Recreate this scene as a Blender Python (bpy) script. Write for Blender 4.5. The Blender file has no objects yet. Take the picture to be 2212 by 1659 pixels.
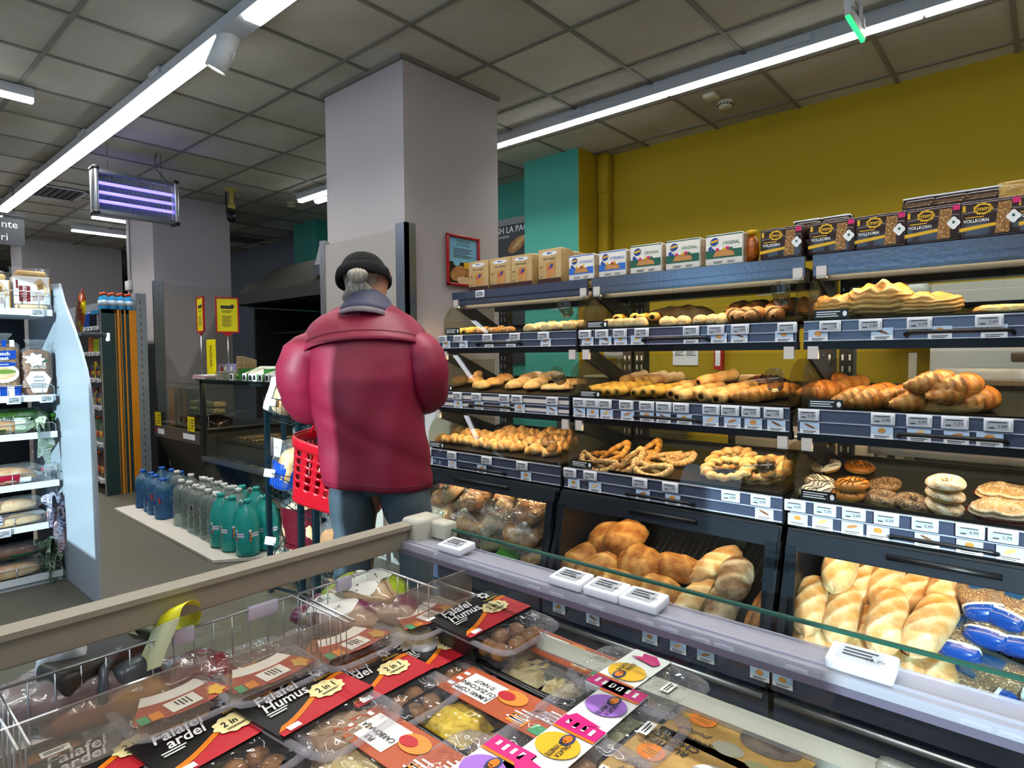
import bpy, bmesh, math, random
from mathutils import Vector, Matrix, Euler
random.seed(7)
SC = bpy.context.scene
COL = SC.collection

# ---------------------------------------------------------------- camera
F_PX, PITCH, YAW, ROLL = 1331.4, .04588, .71862, -.00707
CAM = Vector((0, 0, 1.28))
FW = Vector((-math.sin(YAW)*math.cos(PITCH), math.cos(YAW)*math.cos(PITCH), -math.sin(PITCH)))
R0 = Vector((math.cos(YAW), math.sin(YAW), 0))
U0 = R0.cross(FW)
RT = R0*math.cos(ROLL) + U0*math.sin(ROLL)
UP = RT.cross(FW)
cd = bpy.data.cameras.new('camera'); cam = bpy.data.objects.new('camera', cd); COL.objects.link(cam)
cd.sensor_fit = 'HORIZONTAL'; cd.sensor_width = 36; cd.lens = 36*F_PX/2212; cd.clip_start = .02; cd.clip_end = 100
cam.matrix_world = Matrix(((RT.x, UP.x, -FW.x, CAM.x), (RT.y, UP.y, -FW.y, CAM.y), (RT.z, UP.z, -FW.z, CAM.z), (0, 0, 0, 1)))
SC.camera = cam
def ray(u, v): return FW + RT*((u-1106)/F_PX) + UP*((829.5-v)/F_PX)
def onx(u, v, x): d = ray(u, v); return CAM + d*((x-CAM.x)/d.x)
def ony(u, v, y): d = ray(u, v); return CAM + d*((y-CAM.y)/d.y)
def onz(u, v, z): d = ray(u, v); return CAM + d*((z-CAM.z)/d.z)
def atd(u, v, t): return CAM + ray(u, v)*t

# ---------------------------------------------------------------- world, sun, exposure
SC.view_settings.view_transform = 'Standard'; SC.view_settings.look = 'None'
SC.view_settings.exposure = 0.0; SC.view_settings.gamma = 1; SC.view_settings.use_curve_mapping = False
w = bpy.data.worlds.new('world'); SC.world = w; w.use_nodes = True
bg = w.node_tree.nodes['Background']; bg.inputs[0].default_value = (.45, .68, 1, 1); bg.inputs[1].default_value = 2.6
SUNDIR = Vector((-.45, .85, -.22)).normalized()
sl = bpy.data.lights.new('sun', 'SUN'); sl.energy = 9; sl.angle = .009; sl.color = (.80, .91, 1)
sun = bpy.data.objects.new('sun', sl); COL.objects.link(sun); sun.rotation_euler = SUNDIR.to_track_quat('-Z', 'Y').to_euler()
SC.cycles.max_bounces = 7; SC.cycles.diffuse_bounces = 3; SC.cycles.glossy_bounces = 3
SC.cycles.transparent_max_bounces = 24; SC.cycles.transmission_bounces = 4
SC.cycles.caustics_reflective = False; SC.cycles.caustics_refractive = False
SC.cycles.sample_clamp_indirect = 4
LAMP = 11.0      # glow of the shop's linear lamp covers
LWATT = 9.0      # downward watts per metre of strip lamp

# ---------------------------------------------------------------- materials
def lin(c):
    if isinstance(c, str):
        c = tuple(int(c[i:i+2], 16)/255 for i in (0, 2, 4))
        c = tuple(x/12.92 if x <= .04045 else ((x+.055)/1.055)**2.4 for x in c)
    return (c[0], c[1], c[2], 1)
_m = {}
def mat(name, col='808080', rough=.5, metal=0, col2=None, scale=8, emit=0, bump=0, bscale=40, detail=3, coat=0, alpha=1, sss=0, stretch=None, lo=.35, hi=.65):
    """principled surface; col2 = second colour mixed in by noise"""
    if name in _m: return _m[name]
    m = bpy.data.materials.new(name); m.use_nodes = True; nt = m.node_tree; N = nt.nodes; L = nt.links
    b = N['Principled BSDF']; b.inputs['Base Color'].default_value = lin(col); b.inputs['Roughness'].default_value = rough
    b.inputs['Metallic'].default_value = metal; b.inputs['Coat Weight'].default_value = coat
    if sss: b.inputs['Subsurface Weight'].default_value = sss; b.inputs['Subsurface Radius'].default_value = (.02, .01, .005)
    tc = None
    if col2 or bump:
        tc = N.new('ShaderNodeTexCoord'); src = tc.outputs['Object']
        if stretch:
            mp = N.new('ShaderNodeMapping'); mp.inputs['Scale'].default_value = stretch; L.new(src, mp.inputs[0]); src = mp.outputs[0]
    if col2:
        n = N.new('ShaderNodeTexNoise'); n.inputs['Scale'].default_value = scale; n.inputs['Detail'].default_value = detail
        L.new(src, n.inputs['Vector'])
        r = N.new('ShaderNodeValToRGB'); r.color_ramp.elements[0].position = lo; r.color_ramp.elements[1].position = hi
        r.color_ramp.elements[0].color = lin(col); r.color_ramp.elements[1].color = lin(col2)
        L.new(n.outputs[0], r.inputs[0]); L.new(r.outputs[0], b.inputs['Base Color'])
    if bump:
        n = N.new('ShaderNodeTexNoise'); n.inputs['Scale'].default_value = bscale; n.inputs['Detail'].default_value = 3
        L.new(src, n.inputs['Vector'])
        bp = N.new('ShaderNodeBump'); bp.inputs['Strength'].default_value = bump; bp.inputs['Distance'].default_value = .01
        L.new(n.outputs[0], bp.inputs['Height']); L.new(bp.outputs[0], b.inputs['Normal'])
    if emit:
        b.inputs['Emission Color'].default_value = lin(col); b.inputs['Emission Strength'].default_value = emit
    if alpha < 1: b.inputs['Alpha'].default_value = alpha
    _m[name] = m; return m
def glass(name, tint='ffffff', haze=0, hazecol='c8d0d8', rough=0, spec=1.0, bump=0, bscale=30, edge=1.45):
    """thin clear pane or film: transparent + fresnel gloss (+ a little milky diffuse)"""
    if name in _m: return _m[name]
    m = bpy.data.materials.new(name); m.use_nodes = True; nt = m.node_tree; N = nt.nodes; L = nt.links
    N.remove(N['Principled BSDF']); out = N['Material Output']
    t = N.new('ShaderNodeBsdfTransparent'); t.inputs[0].default_value = lin(tint)
    g = N.new('ShaderNodeBsdfGlossy'); g.inputs['Roughness'].default_value = rough; g.inputs[0].default_value = (spec, spec, spec, 1)
    fr = N.new('ShaderNodeFresnel'); fr.inputs[0].default_value = edge
    mx = N.new('ShaderNodeMixShader'); last = t.outputs[0]
    if haze:
        d = N.new('ShaderNodeBsdfDiffuse'); d.inputs[0].default_value = lin(hazecol)
        mh = N.new('ShaderNodeMixShader'); mh.inputs[0].default_value = haze; L.new(last, mh.inputs[1]); L.new(d.outputs[0], mh.inputs[2]); last = mh.outputs[0]
    if bump:
        tc = N.new('ShaderNodeTexCoord'); n = N.new('ShaderNodeTexNoise'); n.inputs['Scale'].default_value = bscale; n.inputs['Detail'].default_value = 2
        L.new(tc.outputs['Object'], n.inputs['Vector'])
        bp = N.new('ShaderNodeBump'); bp.inputs['Strength'].default_value = bump; bp.inputs['Distance'].default_value = .02
        L.new(n.outputs[0], bp.inputs['Height']); L.new(bp.outputs[0], g.inputs['Normal']); L.new(bp.outputs[0], fr.inputs['Normal'])
    ge = N.new('ShaderNodeNewGeometry'); inv = N.new('ShaderNodeMath'); inv.operation = 'SUBTRACT'; inv.inputs[0].default_value = 1; L.new(ge.outputs['Backfacing'], inv.inputs[1])
    mf = N.new('ShaderNodeMath'); mf.operation = 'MULTIPLY'; L.new(fr.outputs[0], mf.inputs[0]); L.new(inv.outputs[0], mf.inputs[1])
    L.new(mf.outputs[0], mx.inputs[0]); L.new(last, mx.inputs[1]); L.new(g.outputs[0], mx.inputs[2]); L.new(mx.outputs[0], out.inputs[0])
    _m[name] = m; return m
def crust(name, dark, light, spots=None, rough=.55, bump=.7, nscale=20):
    """baked surface: mesh attribute «tone» picks between dark crust and pale crumb, broken up by noise"""
    if name in _m: return _m[name]
    m = bpy.data.materials.new(name); m.use_nodes = True; nt = m.node_tree; N = nt.nodes; L = nt.links; b = N['Principled BSDF']
    a = N.new('ShaderNodeAttribute'); a.attribute_name = 'tone'
    tc = N.new('ShaderNodeTexCoord'); n = N.new('ShaderNodeTexNoise'); n.inputs['Scale'].default_value = nscale; n.inputs['Detail'].default_value = 6
    L.new(tc.outputs['Object'], n.inputs['Vector'])
    ma = N.new('ShaderNodeMath'); ma.operation = 'MULTIPLY_ADD'; ma.inputs[1].default_value = 1.4; ma.inputs[2].default_value = -.7; L.new(n.outputs[0], ma.inputs[0])
    ad = N.new('ShaderNodeMath'); ad.operation = 'ADD'; ad.use_clamp = True; L.new(a.outputs['Fac'], ad.inputs[0]); L.new(ma.outputs[0], ad.inputs[1])
    mx = N.new('ShaderNodeMix'); mx.data_type = 'RGBA'; L.new(ad.outputs[0], mx.inputs[0]); mx.inputs[6].default_value = lin(dark); mx.inputs[7].default_value = lin(light)
    src = mx.outputs[2]
    if spots:
        v = N.new('ShaderNodeTexVoronoi'); v.inputs['Scale'].default_value = 160; L.new(tc.outputs['Object'], v.inputs['Vector'])
        r = N.new('ShaderNodeMath'); r.operation = 'LESS_THAN'; r.inputs[1].default_value = .3; L.new(v.outputs[0], r.inputs[0])
        m2 = N.new('ShaderNodeMix'); m2.data_type = 'RGBA'; L.new(r.outputs[0], m2.inputs[0]); L.new(src, m2.inputs[6]); m2.inputs[7].default_value = lin(spots); src = m2.outputs[2]
    L.new(src, b.inputs['Base Color']); b.inputs['Roughness'].default_value = rough
    n2 = N.new('ShaderNodeTexNoise'); n2.inputs['Scale'].default_value = 90; n2.inputs['Detail'].default_value = 3; L.new(tc.outputs['Object'], n2.inputs['Vector'])
    bp = N.new('ShaderNodeBump'); bp.inputs['Strength'].default_value = bump; bp.inputs['Distance'].default_value = .004; L.new(n2.outputs[0], bp.inputs['Height']); L.new(bp.outputs[0], b.inputs['Normal'])
    _m[name] = m; return m

# ---------------------------------------------------------------- mesh builder
_txt = {}
def text_geo(s, shear=0, bold=0):
    k = (s, shear, bold)
    if k in _txt: return _txt[k]
    c = bpy.data.curves.new('t', 'FONT'); c.body = s; c.size = 1; c.align_x = 'CENTER'; c.align_y = 'CENTER'; c.shear = shear
    c.offset = bold; c.resolution_u = 2; c.fill_mode = 'FRONT'
    o = bpy.data.objects.new('t', c); COL.objects.link(o); bpy.context.view_layer.update()
    me = bpy.data.meshes.new_from_object(o.evaluated_get(bpy.context.evaluated_depsgraph_get()))
    r = ([(v.co.x, v.co.y) for v in me.vertices], [tuple(p.vertices) for p in me.polygons])
    bpy.data.objects.remove(o); bpy.data.curves.remove(c); bpy.data.meshes.remove(me)
    _txt[k] = r; return r
class G:
    """collects geometry for ONE mesh object"""
    def __init__(s): s.v = []; s.f = []; s.m = []; s.sm = []; s.t = []; s.M = None
    def add(s, vs, fs, mi=0, smooth=False, tone=.5):
        n = len(s.v)
        if s.M is not None: vs = [s.M @ Vector(p) for p in vs]
        s.v += [tuple(p) for p in vs]; s.f += [tuple(n+i for i in f) for f in fs]
        s.m += [mi]*len(fs); s.sm += [smooth]*len(fs); s.t += (tone if isinstance(tone, list) else [tone]*len(vs)); return s
    def box(s, lo, hi, mi=0):
        (a, b, c), (d, e, f) = lo, hi
        return s.add([(a,b,c),(d,b,c),(d,e,c),(a,e,c),(a,b,f),(d,b,f),(d,e,f),(a,e,f)], [(3,2,1,0),(4,5,6,7),(0,1,5,4),(1,2,6,5),(2,3,7,6),(3,0,4,7)], mi)
    def rbox(s, lo, hi, r=.01, mi=0, seg=2, smooth=True):
        bm = bmesh.new(); bmesh.ops.create_cube(bm, size=1)
        for v in bm.verts: v.co = Vector([(lo[i]+hi[i])/2 + v.co[i]*(hi[i]-lo[i]) for i in range(3)])
        r = min(r, *[abs(hi[i]-lo[i])*.49 for i in range(3)])
        bmesh.ops.bevel(bm, geom=bm.edges[:], offset=r, segments=seg, profile=.5, affect='EDGES')
        bm.verts.index_update(); s.add([v.co[:] for v in bm.verts], [[v.index for v in f.verts] for f in bm.faces], mi, smooth); bm.free(); return s
    def bar(s, p, q, w, h, mi=0, up=(0, 0, 1)):
        """rectangular bar from p to q: width w sideways, h along up"""
        p = Vector(p); q = Vector(q); d = (q-p).normalized(); sd = d.cross(Vector(up))
        if sd.length < 1e-6: sd = d.cross(Vector((1, 0, 0)))
        sd.normalize(); u = sd.cross(d); a = sd*w/2; b = u*h/2
        return s.add([p-a-b, p+a-b, p+a+b, p-a+b, q-a-b, q+a-b, q+a+b, q-a+b], [(0,1,2,3),(7,6,5,4),(0,4,5,1),(1,5,6,2),(2,6,7,3),(3,7,4,0)], mi)
    def tube(s, pts, r, n=8, mi=0, closed=False, caps=True, tone=.5, smooth=True):
        pts = [Vector(p) for p in pts]; N = len(pts); R = r if isinstance(r, (list, tuple)) else [r]*N
        vs = []; prev = None
        for i, p in enumerate(pts):
            if closed: t = pts[(i+1) % N]-pts[i-1]
            else: t = pts[min(i+1, N-1)]-pts[max(i-1, 0)]
            t.normalize()
            if prev is None:
                a = t.cross(Vector((0, 0, 1)));  a = a if a.length > .05 else t.cross(Vector((1, 0, 0)))
            else: a = prev - t*prev.dot(t)
            a.normalize(); prev = a; b = t.cross(a)
            for k in range(n):
                g = 2*math.pi*k/n; vs.append(p + a*math.cos(g)*R[i] + b*math.sin(g)*R[i])
        fs = []
        for i in range(N if closed else N-1):
            j = (i+1) % N
            for k in range(n): fs.append((i*n+k, i*n+(k+1) % n, j*n+(k+1) % n, j*n+k))
        if caps and not closed: fs += [tuple(range(n))[::-1], tuple((N-1)*n+k for k in range(n))]
        return s.add(vs, fs, mi, smooth, tone)
    def lathe(s, prof, c=(0, 0, 0), n=20, mi=0, sx=1, sy=1, smooth=True, sq=0):
        """prof: (radius, z) pairs; sq>0 squares the section"""
        vs = []
        for r, z in prof:
            for k in range(n):
                g = 2*math.pi*k/n; cx, cy = math.cos(g), math.sin(g)
                if sq: q = (abs(cx)**sq+abs(cy)**sq)**(-1/sq); cx *= q; cy *= q
                vs.append((c[0]+r*cx*sx, c[1]+r*cy*sy, c[2]+z))
        fs = [(i*n+k, i*n+(k+1) % n, (i+1)*n+(k+1) % n, (i+1)*n+k) for i in range(len(prof)-1) for k in range(n)]
        if prof[0][0] > 1e-4: fs.append(tuple(range(n))[::-1])
        if prof[-1][0] > 1e-4: fs.append(tuple((len(prof)-1)*n+k for k in range(n)))
        return s.add(vs, fs, mi, smooth)
    def prism(s, poly, a, b, axis=2, mi=0, smooth=False):
        """extrude a 2D polygon from a to b along axis (0:x -> poly is (y,z), 1:y -> (x,z), 2:z -> (x,y))"""
        def P(p, t): return (t, p[0], p[1]) if axis == 0 else (p[0], t, p[1]) if axis == 1 else (p[0], p[1], t)
        n = len(poly); vs = [P(p, a) for p in poly]+[P(p, b) for p in poly]
        return s.add(vs, [tuple(range(n))[::-1], tuple(range(n, 2*n))]+[(i, (i+1) % n, n+(i+1) % n, n+i) for i in range(n)], mi, smooth)
    def grid(s, fn, nu, nv, mi=0, smooth=True, closeu=False, tone=None):
        vs = []; tt = []
        for i in range(nu):
            for j in range(nv):
                p = fn(i/(nu if closeu else nu-1), j/(nv-1)); vs.append(p)
                if tone: tt.append(tone(i/(nu-1), j/(nv-1)))
        fs = [(i*nv+j, ((i+1) % nu)*nv+j, ((i+1) % nu)*nv+j+1, i*nv+j+1) for i in range(nu if closeu else nu-1) for j in range(nv-1)]
        return s.add(vs, fs, mi, smooth, tt if tone else .5)
    # flat print on a face: frame = (origin, xdir, ydir); layers lift it by fractions of a millimetre
    def at(s, o, x, y, ys=1): s.o = Vector(o); s.x = Vector(x).normalized(); s.y = Vector(y).normalized(); s.n = s.x.cross(s.y); s.ys = ys; return s
    def P(s, a, b, l=0): return s.o+s.x*a+s.y*(b*s.ys)+s.n*(.0006*l)
    def rect(s, x, y, w, h, mi, l=1, rot=0):
        c, q = math.cos(rot), math.sin(rot)
        return s.add([s.P(x+c*a-q*b, y+q*a+c*b, l) for a, b in ((-w/2,-h/2),(w/2,-h/2),(w/2,h/2),(-w/2,h/2))], [(0,1,2,3)], mi)
    def ell(s, x, y, w, h, mi, l=1, rot=0, n=20, lobes=0, amp=.12):
        c, q = math.cos(rot), math.sin(rot); vs = []
        for k in range(n):
            g = 2*math.pi*k/n; f = 1+amp*math.cos(lobes*g) if lobes else 1; a = w/2*math.cos(g)*f; b = h/2*math.sin(g)*f; vs.append(s.P(x+c*a-q*b, y+q*a+c*b, l))
        return s.add(vs, [tuple(range(n))], mi)
    def pol(s, pts, mi, l=1): return s.add([s.P(a, b, l) for a, b in pts], [tuple(range(len(pts)))], mi)
    def text(s, t, x, y, size, mi, l=2, rot=0, shear=0, bold=0, wide=1):
        vs, fs = text_geo(t, shear, bold); c, q = math.cos(rot), math.sin(rot)
        return s.add([s.P(x+size*(c*a*wide-q*b), y+size*(q*a*wide+c*b), l) for a, b in vs], fs, mi)
    def lines(s, x, y, w, h, n, mi, l=2, rot=0):
        """rows of small print"""
        c, q = math.cos(rot), math.sin(rot)
        for k in range(n):
            d = h*(.5-(k+.5)/n); ww = w*(1, .85, .93, .7)[k % 4]; s.rect(x-q*d+c*(ww-w)/2, y+c*d+q*(ww-w)/2, ww, h/n*.42, mi, l, rot)
        return s
    def build(s, name, mats, parent=None, loc=None, rot=None):
        me = bpy.data.meshes.new(name); me.from_pydata(s.v, [], s.f)
        for m in (mats if isinstance(mats, (list, tuple)) else [mats]): me.materials.append(m)
        me.polygons.foreach_set('material_index', s.m); me.polygons.foreach_set('use_smooth', s.sm)
        at = me.attributes.new('tone', 'FLOAT', 'POINT'); at.data.foreach_set('value', s.t)
        me.update(); o = bpy.data.objects.new(name, me); COL.objects.link(o)
        if parent: o.parent = parent
        if loc is not None: o.location = loc
        if rot is not None: o.rotation_euler = rot
        return o
def solid(o, t=.0015):
    md = o.modifiers.new('thickness', 'SOLIDIFY'); md.thickness = t; return o
def tag(o, label=None, cat=None, group=None, kind=None):
    if label: o['label'] = label
    if cat: o['category'] = cat
    if group: o['group'] = group
    if kind: o['kind'] = kind
    return o
def thing(name, label, cat, loc=(0, 0, 0), rot=(0, 0, 0), group=None):
    o = bpy.data.objects.new(name, None); COL.objects.link(o); o.location = loc; o.rotation_euler = rot; o.empty_display_size = .05
    return tag(o, label, cat, group)
def struct(name, g, mats): return tag(g.build(name, mats), kind='structure')
def dup(src, loc=None, rot=None, label=None, group=None, scale=None):
    def cp(o, par):
        c = o.copy(); COL.objects.link(c)
        if par is not None: c.parent = par
        for ch in list(o.children): cp(ch, c)
        return c
    r = cp(src, None)
    if loc is not None: r.location = loc
    if rot is not None: r.rotation_euler = rot
    if scale is not None: r.scale = scale
    if label: r['label'] = label
    if group: r['group'] = group
    return r
_protos = []
class Proto:
    """hands out the source object first, then copies of it"""
    def __init__(s, objs): s.o = objs; s.used = [False]*len(objs); _protos.append(s)
    def get(s, i, loc, rot, label, group=None, scale=None):
        i %= len(s.o); o = s.o[i]
        if s.used[i]: return dup(o, loc, rot, label, group, scale)
        s.used[i] = True; o.location = loc; o.rotation_euler = rot
        if scale is not None: o.scale = scale
        tag(o, label, None, group); return o
ORD = ['first', 'second', 'third', 'fourth', 'fifth', 'sixth', 'seventh', 'eighth', 'ninth', 'tenth', 'eleventh', 'twelfth', 'thirteenth', 'fourteenth', 'fifteenth', 'sixteenth', 'seventeenth', 'eighteenth', 'nineteenth', 'twentieth']
def rnd(a, b): return random.uniform(a, b)
# ================================================================ the room
CH = 3.03
m_floor = mat('floor_terrazzo', '4a473d', .45, col2='656155', scale=170, detail=4, lo=.4, hi=.6)
m_grey = mat('wall_pale_grey', '9d989a', .75)
m_lilac = mat('pillar_pale', 'b5aeae', .65, bump=.04, bscale=300)
m_yel = mat('wall_yellow', 'aa8e00', .8)
m_teal = mat('wall_teal', '3a9284', .8)
m_bluegrey = mat('wall_blue_grey', '6c7482', .8)
m_steel = mat('brushed_steel', '9a9a98', .3, 1, bump=.05, bscale=200)
m_alu = mat('aluminium', 'b9bcc0', .35, 1)
m_white = mat('white_plastic', 'e6e6e2', .4)
m_black = mat('black_plastic', '0c0d0f', .4)
m_dark = mat('dark_grey_metal', '24272b', .42, .3)
m_red = mat('red_plastic', 'b01020', .35)

G_ = G(); G_.box((-15, -1.6, -.1), (4, 5.2, 0)); struct('floor', G_, m_floor)
# ceiling: lay-in tiles with per-tile tint
mc = bpy.data.materials.new('ceiling_tiles'); mc.use_nodes = True; nt = mc.node_tree; N = nt.nodes; L = nt.links; b = N['Principled BSDF']; b.inputs['Roughness'].default_value = .9
ge = N.new('ShaderNodeNewGeometry'); mp = N.new('ShaderNodeMapping'); mp.inputs['Location'].default_value = (.3333, .4333, 0); mp.inputs['Scale'].default_value = (1/.6, 1/.6, 0)
L.new(ge.outputs['Position'], mp.inputs[0]); fl = N.new('ShaderNodeVectorMath'); fl.operation = 'FLOOR'; L.new(mp.outputs[0], fl.inputs[0])
wn = N.new('ShaderNodeTexWhiteNoise'); L.new(fl.outputs[0], wn.inputs['Vector'])
r = N.new('ShaderNodeValToRGB'); e = r.color_ramp.elements; e[0].color = lin('aaa698'); e[1].color = lin('d2cfc4'); e[1].position = 1; e.new(.15).color = lin('aaa698'); e.new(.3).color = lin('bdb9ac'); e.new(.85).color = lin('bfbbae')
L.new(wn.outputs['Value'], r.inputs[0])
n = N.new('ShaderNodeTexNoise'); n.inputs['Scale'].default_value = 1.7; n.inputs['Detail'].default_value = 3; L.new(ge.outputs['Position'], n.inputs['Vector'])
r2 = N.new('ShaderNodeValToRGB'); r2.color_ramp.elements[0].position = .3; r2.color_ramp.elements[0].color = (.82, .8, .74, 1); r2.color_ramp.elements[1].position = .55; r2.color_ramp.elements[1].color = (1, 1, 1, 1); L.new(n.outputs[0], r2.inputs[0])
mu = N.new('ShaderNodeMix'); mu.data_type = 'RGBA'; mu.blend_type = 'MULTIPLY'; mu.inputs[0].default_value = 1; L.new(r.outputs[0], mu.inputs[6]); L.new(r2.outputs[0], mu.inputs[7]); L.new(mu.outputs[2], b.inputs['Base Color'])
n3 = N.new('ShaderNodeTexNoise'); n3.inputs['Scale'].default_value = 130; L.new(ge.outputs['Position'], n3.inputs['Vector']); bp = N.new('ShaderNodeBump'); bp.inputs['Strength'].default_value = .15; bp.inputs['Distance'].default_value = .01; L.new(n3.outputs[0], bp.inputs['Height']); L.new(bp.outputs[0], b.inputs['Normal'])
G_ = G(); G_.box((-15, -1.6, CH), (4, 5.2, CH+.1)); struct('ceiling', G_, mc)
# suspended grid of T bars
m_tbar = mat('ceiling_grid_bars', '77746a', .6)
g = G()
x = -2.59-.6*20
while x < 4:
    g.box((x-.012, -1.6, CH-.008), (x+.012, 4.76, CH)); x += .6
y = 2.16-.6*6
while y < 5.2:
    g.box((-15, y-.012, CH-.0085), (4, y+.012, CH-.0005)); y += .6
struct('trim_1', g, m_tbar)
# back wall: yellow part, teal part, blue-grey part far left
g = G(); g.box((-3.04, 4.72, 0), (4, 4.9, CH), 0); g.box((-7.63, 4.76, 0), (-3.04, 4.9, CH), 1); g.box((-15, 4.76, 0), (-7.63, 4.9, CH), 2)
struct('wall_back', g, [m_yel, m_teal, m_bluegrey])
g = G(); g.box((-3.64, 4.35, 0), (-3.045, 4.76, CH), 0); g.add([(-3.04, 4.35, 0), (-3.04, 4.72, 0), (-3.04, 4.72, CH), (-3.04, 4.35, CH)], [(0, 1, 2, 3)], 1); g.box((-3.0445, 4.351, 0), (-3.0405, 4.72, CH), 1)
struct('wall_pier_right', g, [m_teal, m_yel])
g = G(); g.box((-7.63, 4.33, 0), (-7.08, 4.76, CH)); struct('wall_pier_left', g, m_teal)
g = G(); g.rbox((-3.035, 4.62, 0), (-2.93, 4.72, 2.9), .02); g.rbox((-3.035, 4.61, 2.68), (-2.925, 4.72, CH), .02); struct('trim_2', g, m_yel)
g = G(); g.box((-15.1, -1.7, 0), (-15, 5.2, CH)); struct('wall_left', g, m_bluegrey)
g = G(); g.box((4, -1.7, 0), (4.1, 5.2, CH)); struct('wall_right', g, m_grey)
# unseen wall behind the camera, windows placed and cut to shape the sun patches
WY = -1.5
sun_openings = [(-3.6, -2.36, .85, 2.36), (-1.95, -.33, .75, 2.05), (1.0, 2.35, 1.2, 1.80), (2.7, 3.8, .9, 2.6)]
g = G(); xs = [-15.0]+[v for q in sun_openings for v in (q[0], q[1])]+[4.0]
for i in range(0, len(xs), 2): g.box((xs[i], WY-.1, 0), (xs[i+1], WY, CH))
for a, b_, c, d in sun_openings: g.box((a, WY-.1, 0), (b_, WY, c)); g.box((a, WY-.1, d), (b_, WY, CH))
struct('wall_front', g, m_grey)
m_pane = glass('window_glass', 'eef6f4')
for i, (a, b_, c, d) in enumerate(sun_openings):
    g = G(); f = .03
    for lo, hi in (((a, c), (b_, c+f)), ((a, d-f), (b_, d)), ((a, c), (a+f, d)), ((b_-f, c), (b_, d))): g.box((lo[0], WY-.07, lo[1]), (hi[0], WY-.03, hi[1]), 0)
    g.box((a, WY-.052, c), (b_, WY-.048, d), 1); struct('window_%d' % (i+1), g, [m_dark, m_pane])
    pl = bpy.data.lights.new('skylight_portal', 'AREA'); pl.shape = 'RECTANGLE'; pl.size = b_-a; pl.size_y = d-c; pl.cycles.is_portal = True
    po = bpy.data.objects.new('skylight_portal', pl); COL.objects.link(po); po.location = ((a+b_)/2, WY-.12, (c+d)/2); po.rotation_euler = (math.pi/2, 0, 0)
# pillars
def pillar(name, x0, x1, y0, y1): g = G(); g.box((x0, y0, 0), (x1, y1, CH)); return struct(name, g, m_lilac)
pillar('wall_pillar', -3.70, -2.885, 2.35, 3.165)
pillar('wall_pillar_middle', -8.0, -7.19, 2.464, 3.28)
pillar('wall_pillar_far', -12.0, -11.3, 2.117, 3.4)
# moulding where pillar meets ceiling
g = G()
for p, q in (((-3.72, 2.338), (-2.873, 2.338)), ((-2.873, 2.338), (-2.873, 3.17))): g.bar((p[0], p[1], CH-.012), (q[0], q[1], CH-.012), .025, .02)
struct('trim_3', g, m_tbar)
# protective panels on pillars
m_panel = mat('guard_panel', 'a9a29a', .4)
t = thing('guard_panel', 'grey guard board with steel edges on the front pillar, behind the person', 'panel', (-3.3, 2.33, 0))
g = G(); g.box((-.385, -.012, .12), (.375, .008, 2.03)); g.build('board', m_panel, t)
g = G(); g.box((.375, -.02, .1), (.465, .01, 2.06)); g.box((.455, -.02, .1), (.465, .06, 2.06)); g.build('steel_edge', mat('steel_edge', '8f9aa6', .3, 1), t)
g = G(); g.box((-.44, -.02, .1), (-.385, .01, 2.06)); g.build('steel_edge', m_alu, t)
t = thing('guard_panel', 'tall grey guard board with steel edge on the second pillar, behind the yellow sign', 'panel', (-7.185, 2.9, 0))
g = G(); g.box((0, -.36, .12), (.015, .37, 2.07)); g.build('board', m_panel, t)
g = G(); g.box((0, -.46, .1), (.02, -.36, 2.1)); g.build('steel_edge', mat('steel_edge', '8f9aa6', .3, 1), t)
g = G(); g.tube([(-7.92, 2.45, 3.03), (-7.92, 2.45, 2.15)], .012, 8); g.tube([(-7.89, 2.45, 3.03), (-7.89, 2.45, 2.15)], .012, 8); g.rbox((-7.97, 2.42, 2.05), (-7.85, 2.464, 2.16), .01)
tag(g.build('wall_socket', m_white), 'white wall socket box on conduit on second pillar', 'socket')

# ================================================================ lamps
m_lamp = mat('lamp_diffuser', 'f4f8ff', .5, emit=LAMP*1.0)
m_lbody = mat('lamp_body', 'c9ccd0', .4)
def linear_lamp(label, x0, x1, y, w, z=2.93, gaps=(), axis=0, bright=m_lamp, group=None):
    t = thing('linear_lamp', label, 'lamp', ((x0+x1)/2, y, z)); ox = (x0+x1)/2
    g = G(); g.box((x0-ox, -w*.55, .02), (x1-ox, w*.55, .075)); g.box((x0-ox, -w*.3, .075), (x1-ox, w*.3, .1)); hs = g.build('housing', m_lbody, t)
    x = x0+.4
    while x < x1: cl = G(); cl.box((x-ox-.08, -w*.7, .045), (x-ox+.08, w*.7, .08)); x += 1.5; cl.build('bracket', m_lbody, t)
    segs = []; a = x0
    for ga, gb in gaps: segs.append((a, ga)); a = gb
    segs.append((a, x1))
    for a, b_ in segs:
        n = max(1, round((b_-a)/1.45)); st = (b_-a)/n
        for k in range(n):
            g = G(); g.rbox((a+k*st-ox+.004, -w*.42, 0), (a+(k+1)*st-ox-.004, w*.42, .03), .008); g.build('diffuser', bright, t)
    for a, b_ in segs:
        al = bpy.data.lights.new('strip_light', 'AREA'); al.shape = 'RECTANGLE'; al.size = b_-a; al.size_y = w*.8; al.energy = LWATT*(b_-a); al.spread = 2.2; al.color = (1, .97, .91)
        ao = bpy.data.objects.new('strip_light', al); COL.objects.link(ao); ao.parent = t; ao.location = ((a+b_)/2-ox, 0, -.003)
    return t
linear_lamp('long bright ceiling strip lamp at upper left, with the white spotlight hanging in its gap', -13.5, 1.2, 1.515, .11, gaps=((-3.30, -3.02),))
linear_lamp('long ceiling strip lamp on the right, running above the yellow wall side', -6.0, 3.6, 3.68, .06, gaps=())
linear_lamp('long ceiling strip lamp behind the viewer over the chest cooler', -9, 3.6, -.6, .08)
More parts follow.
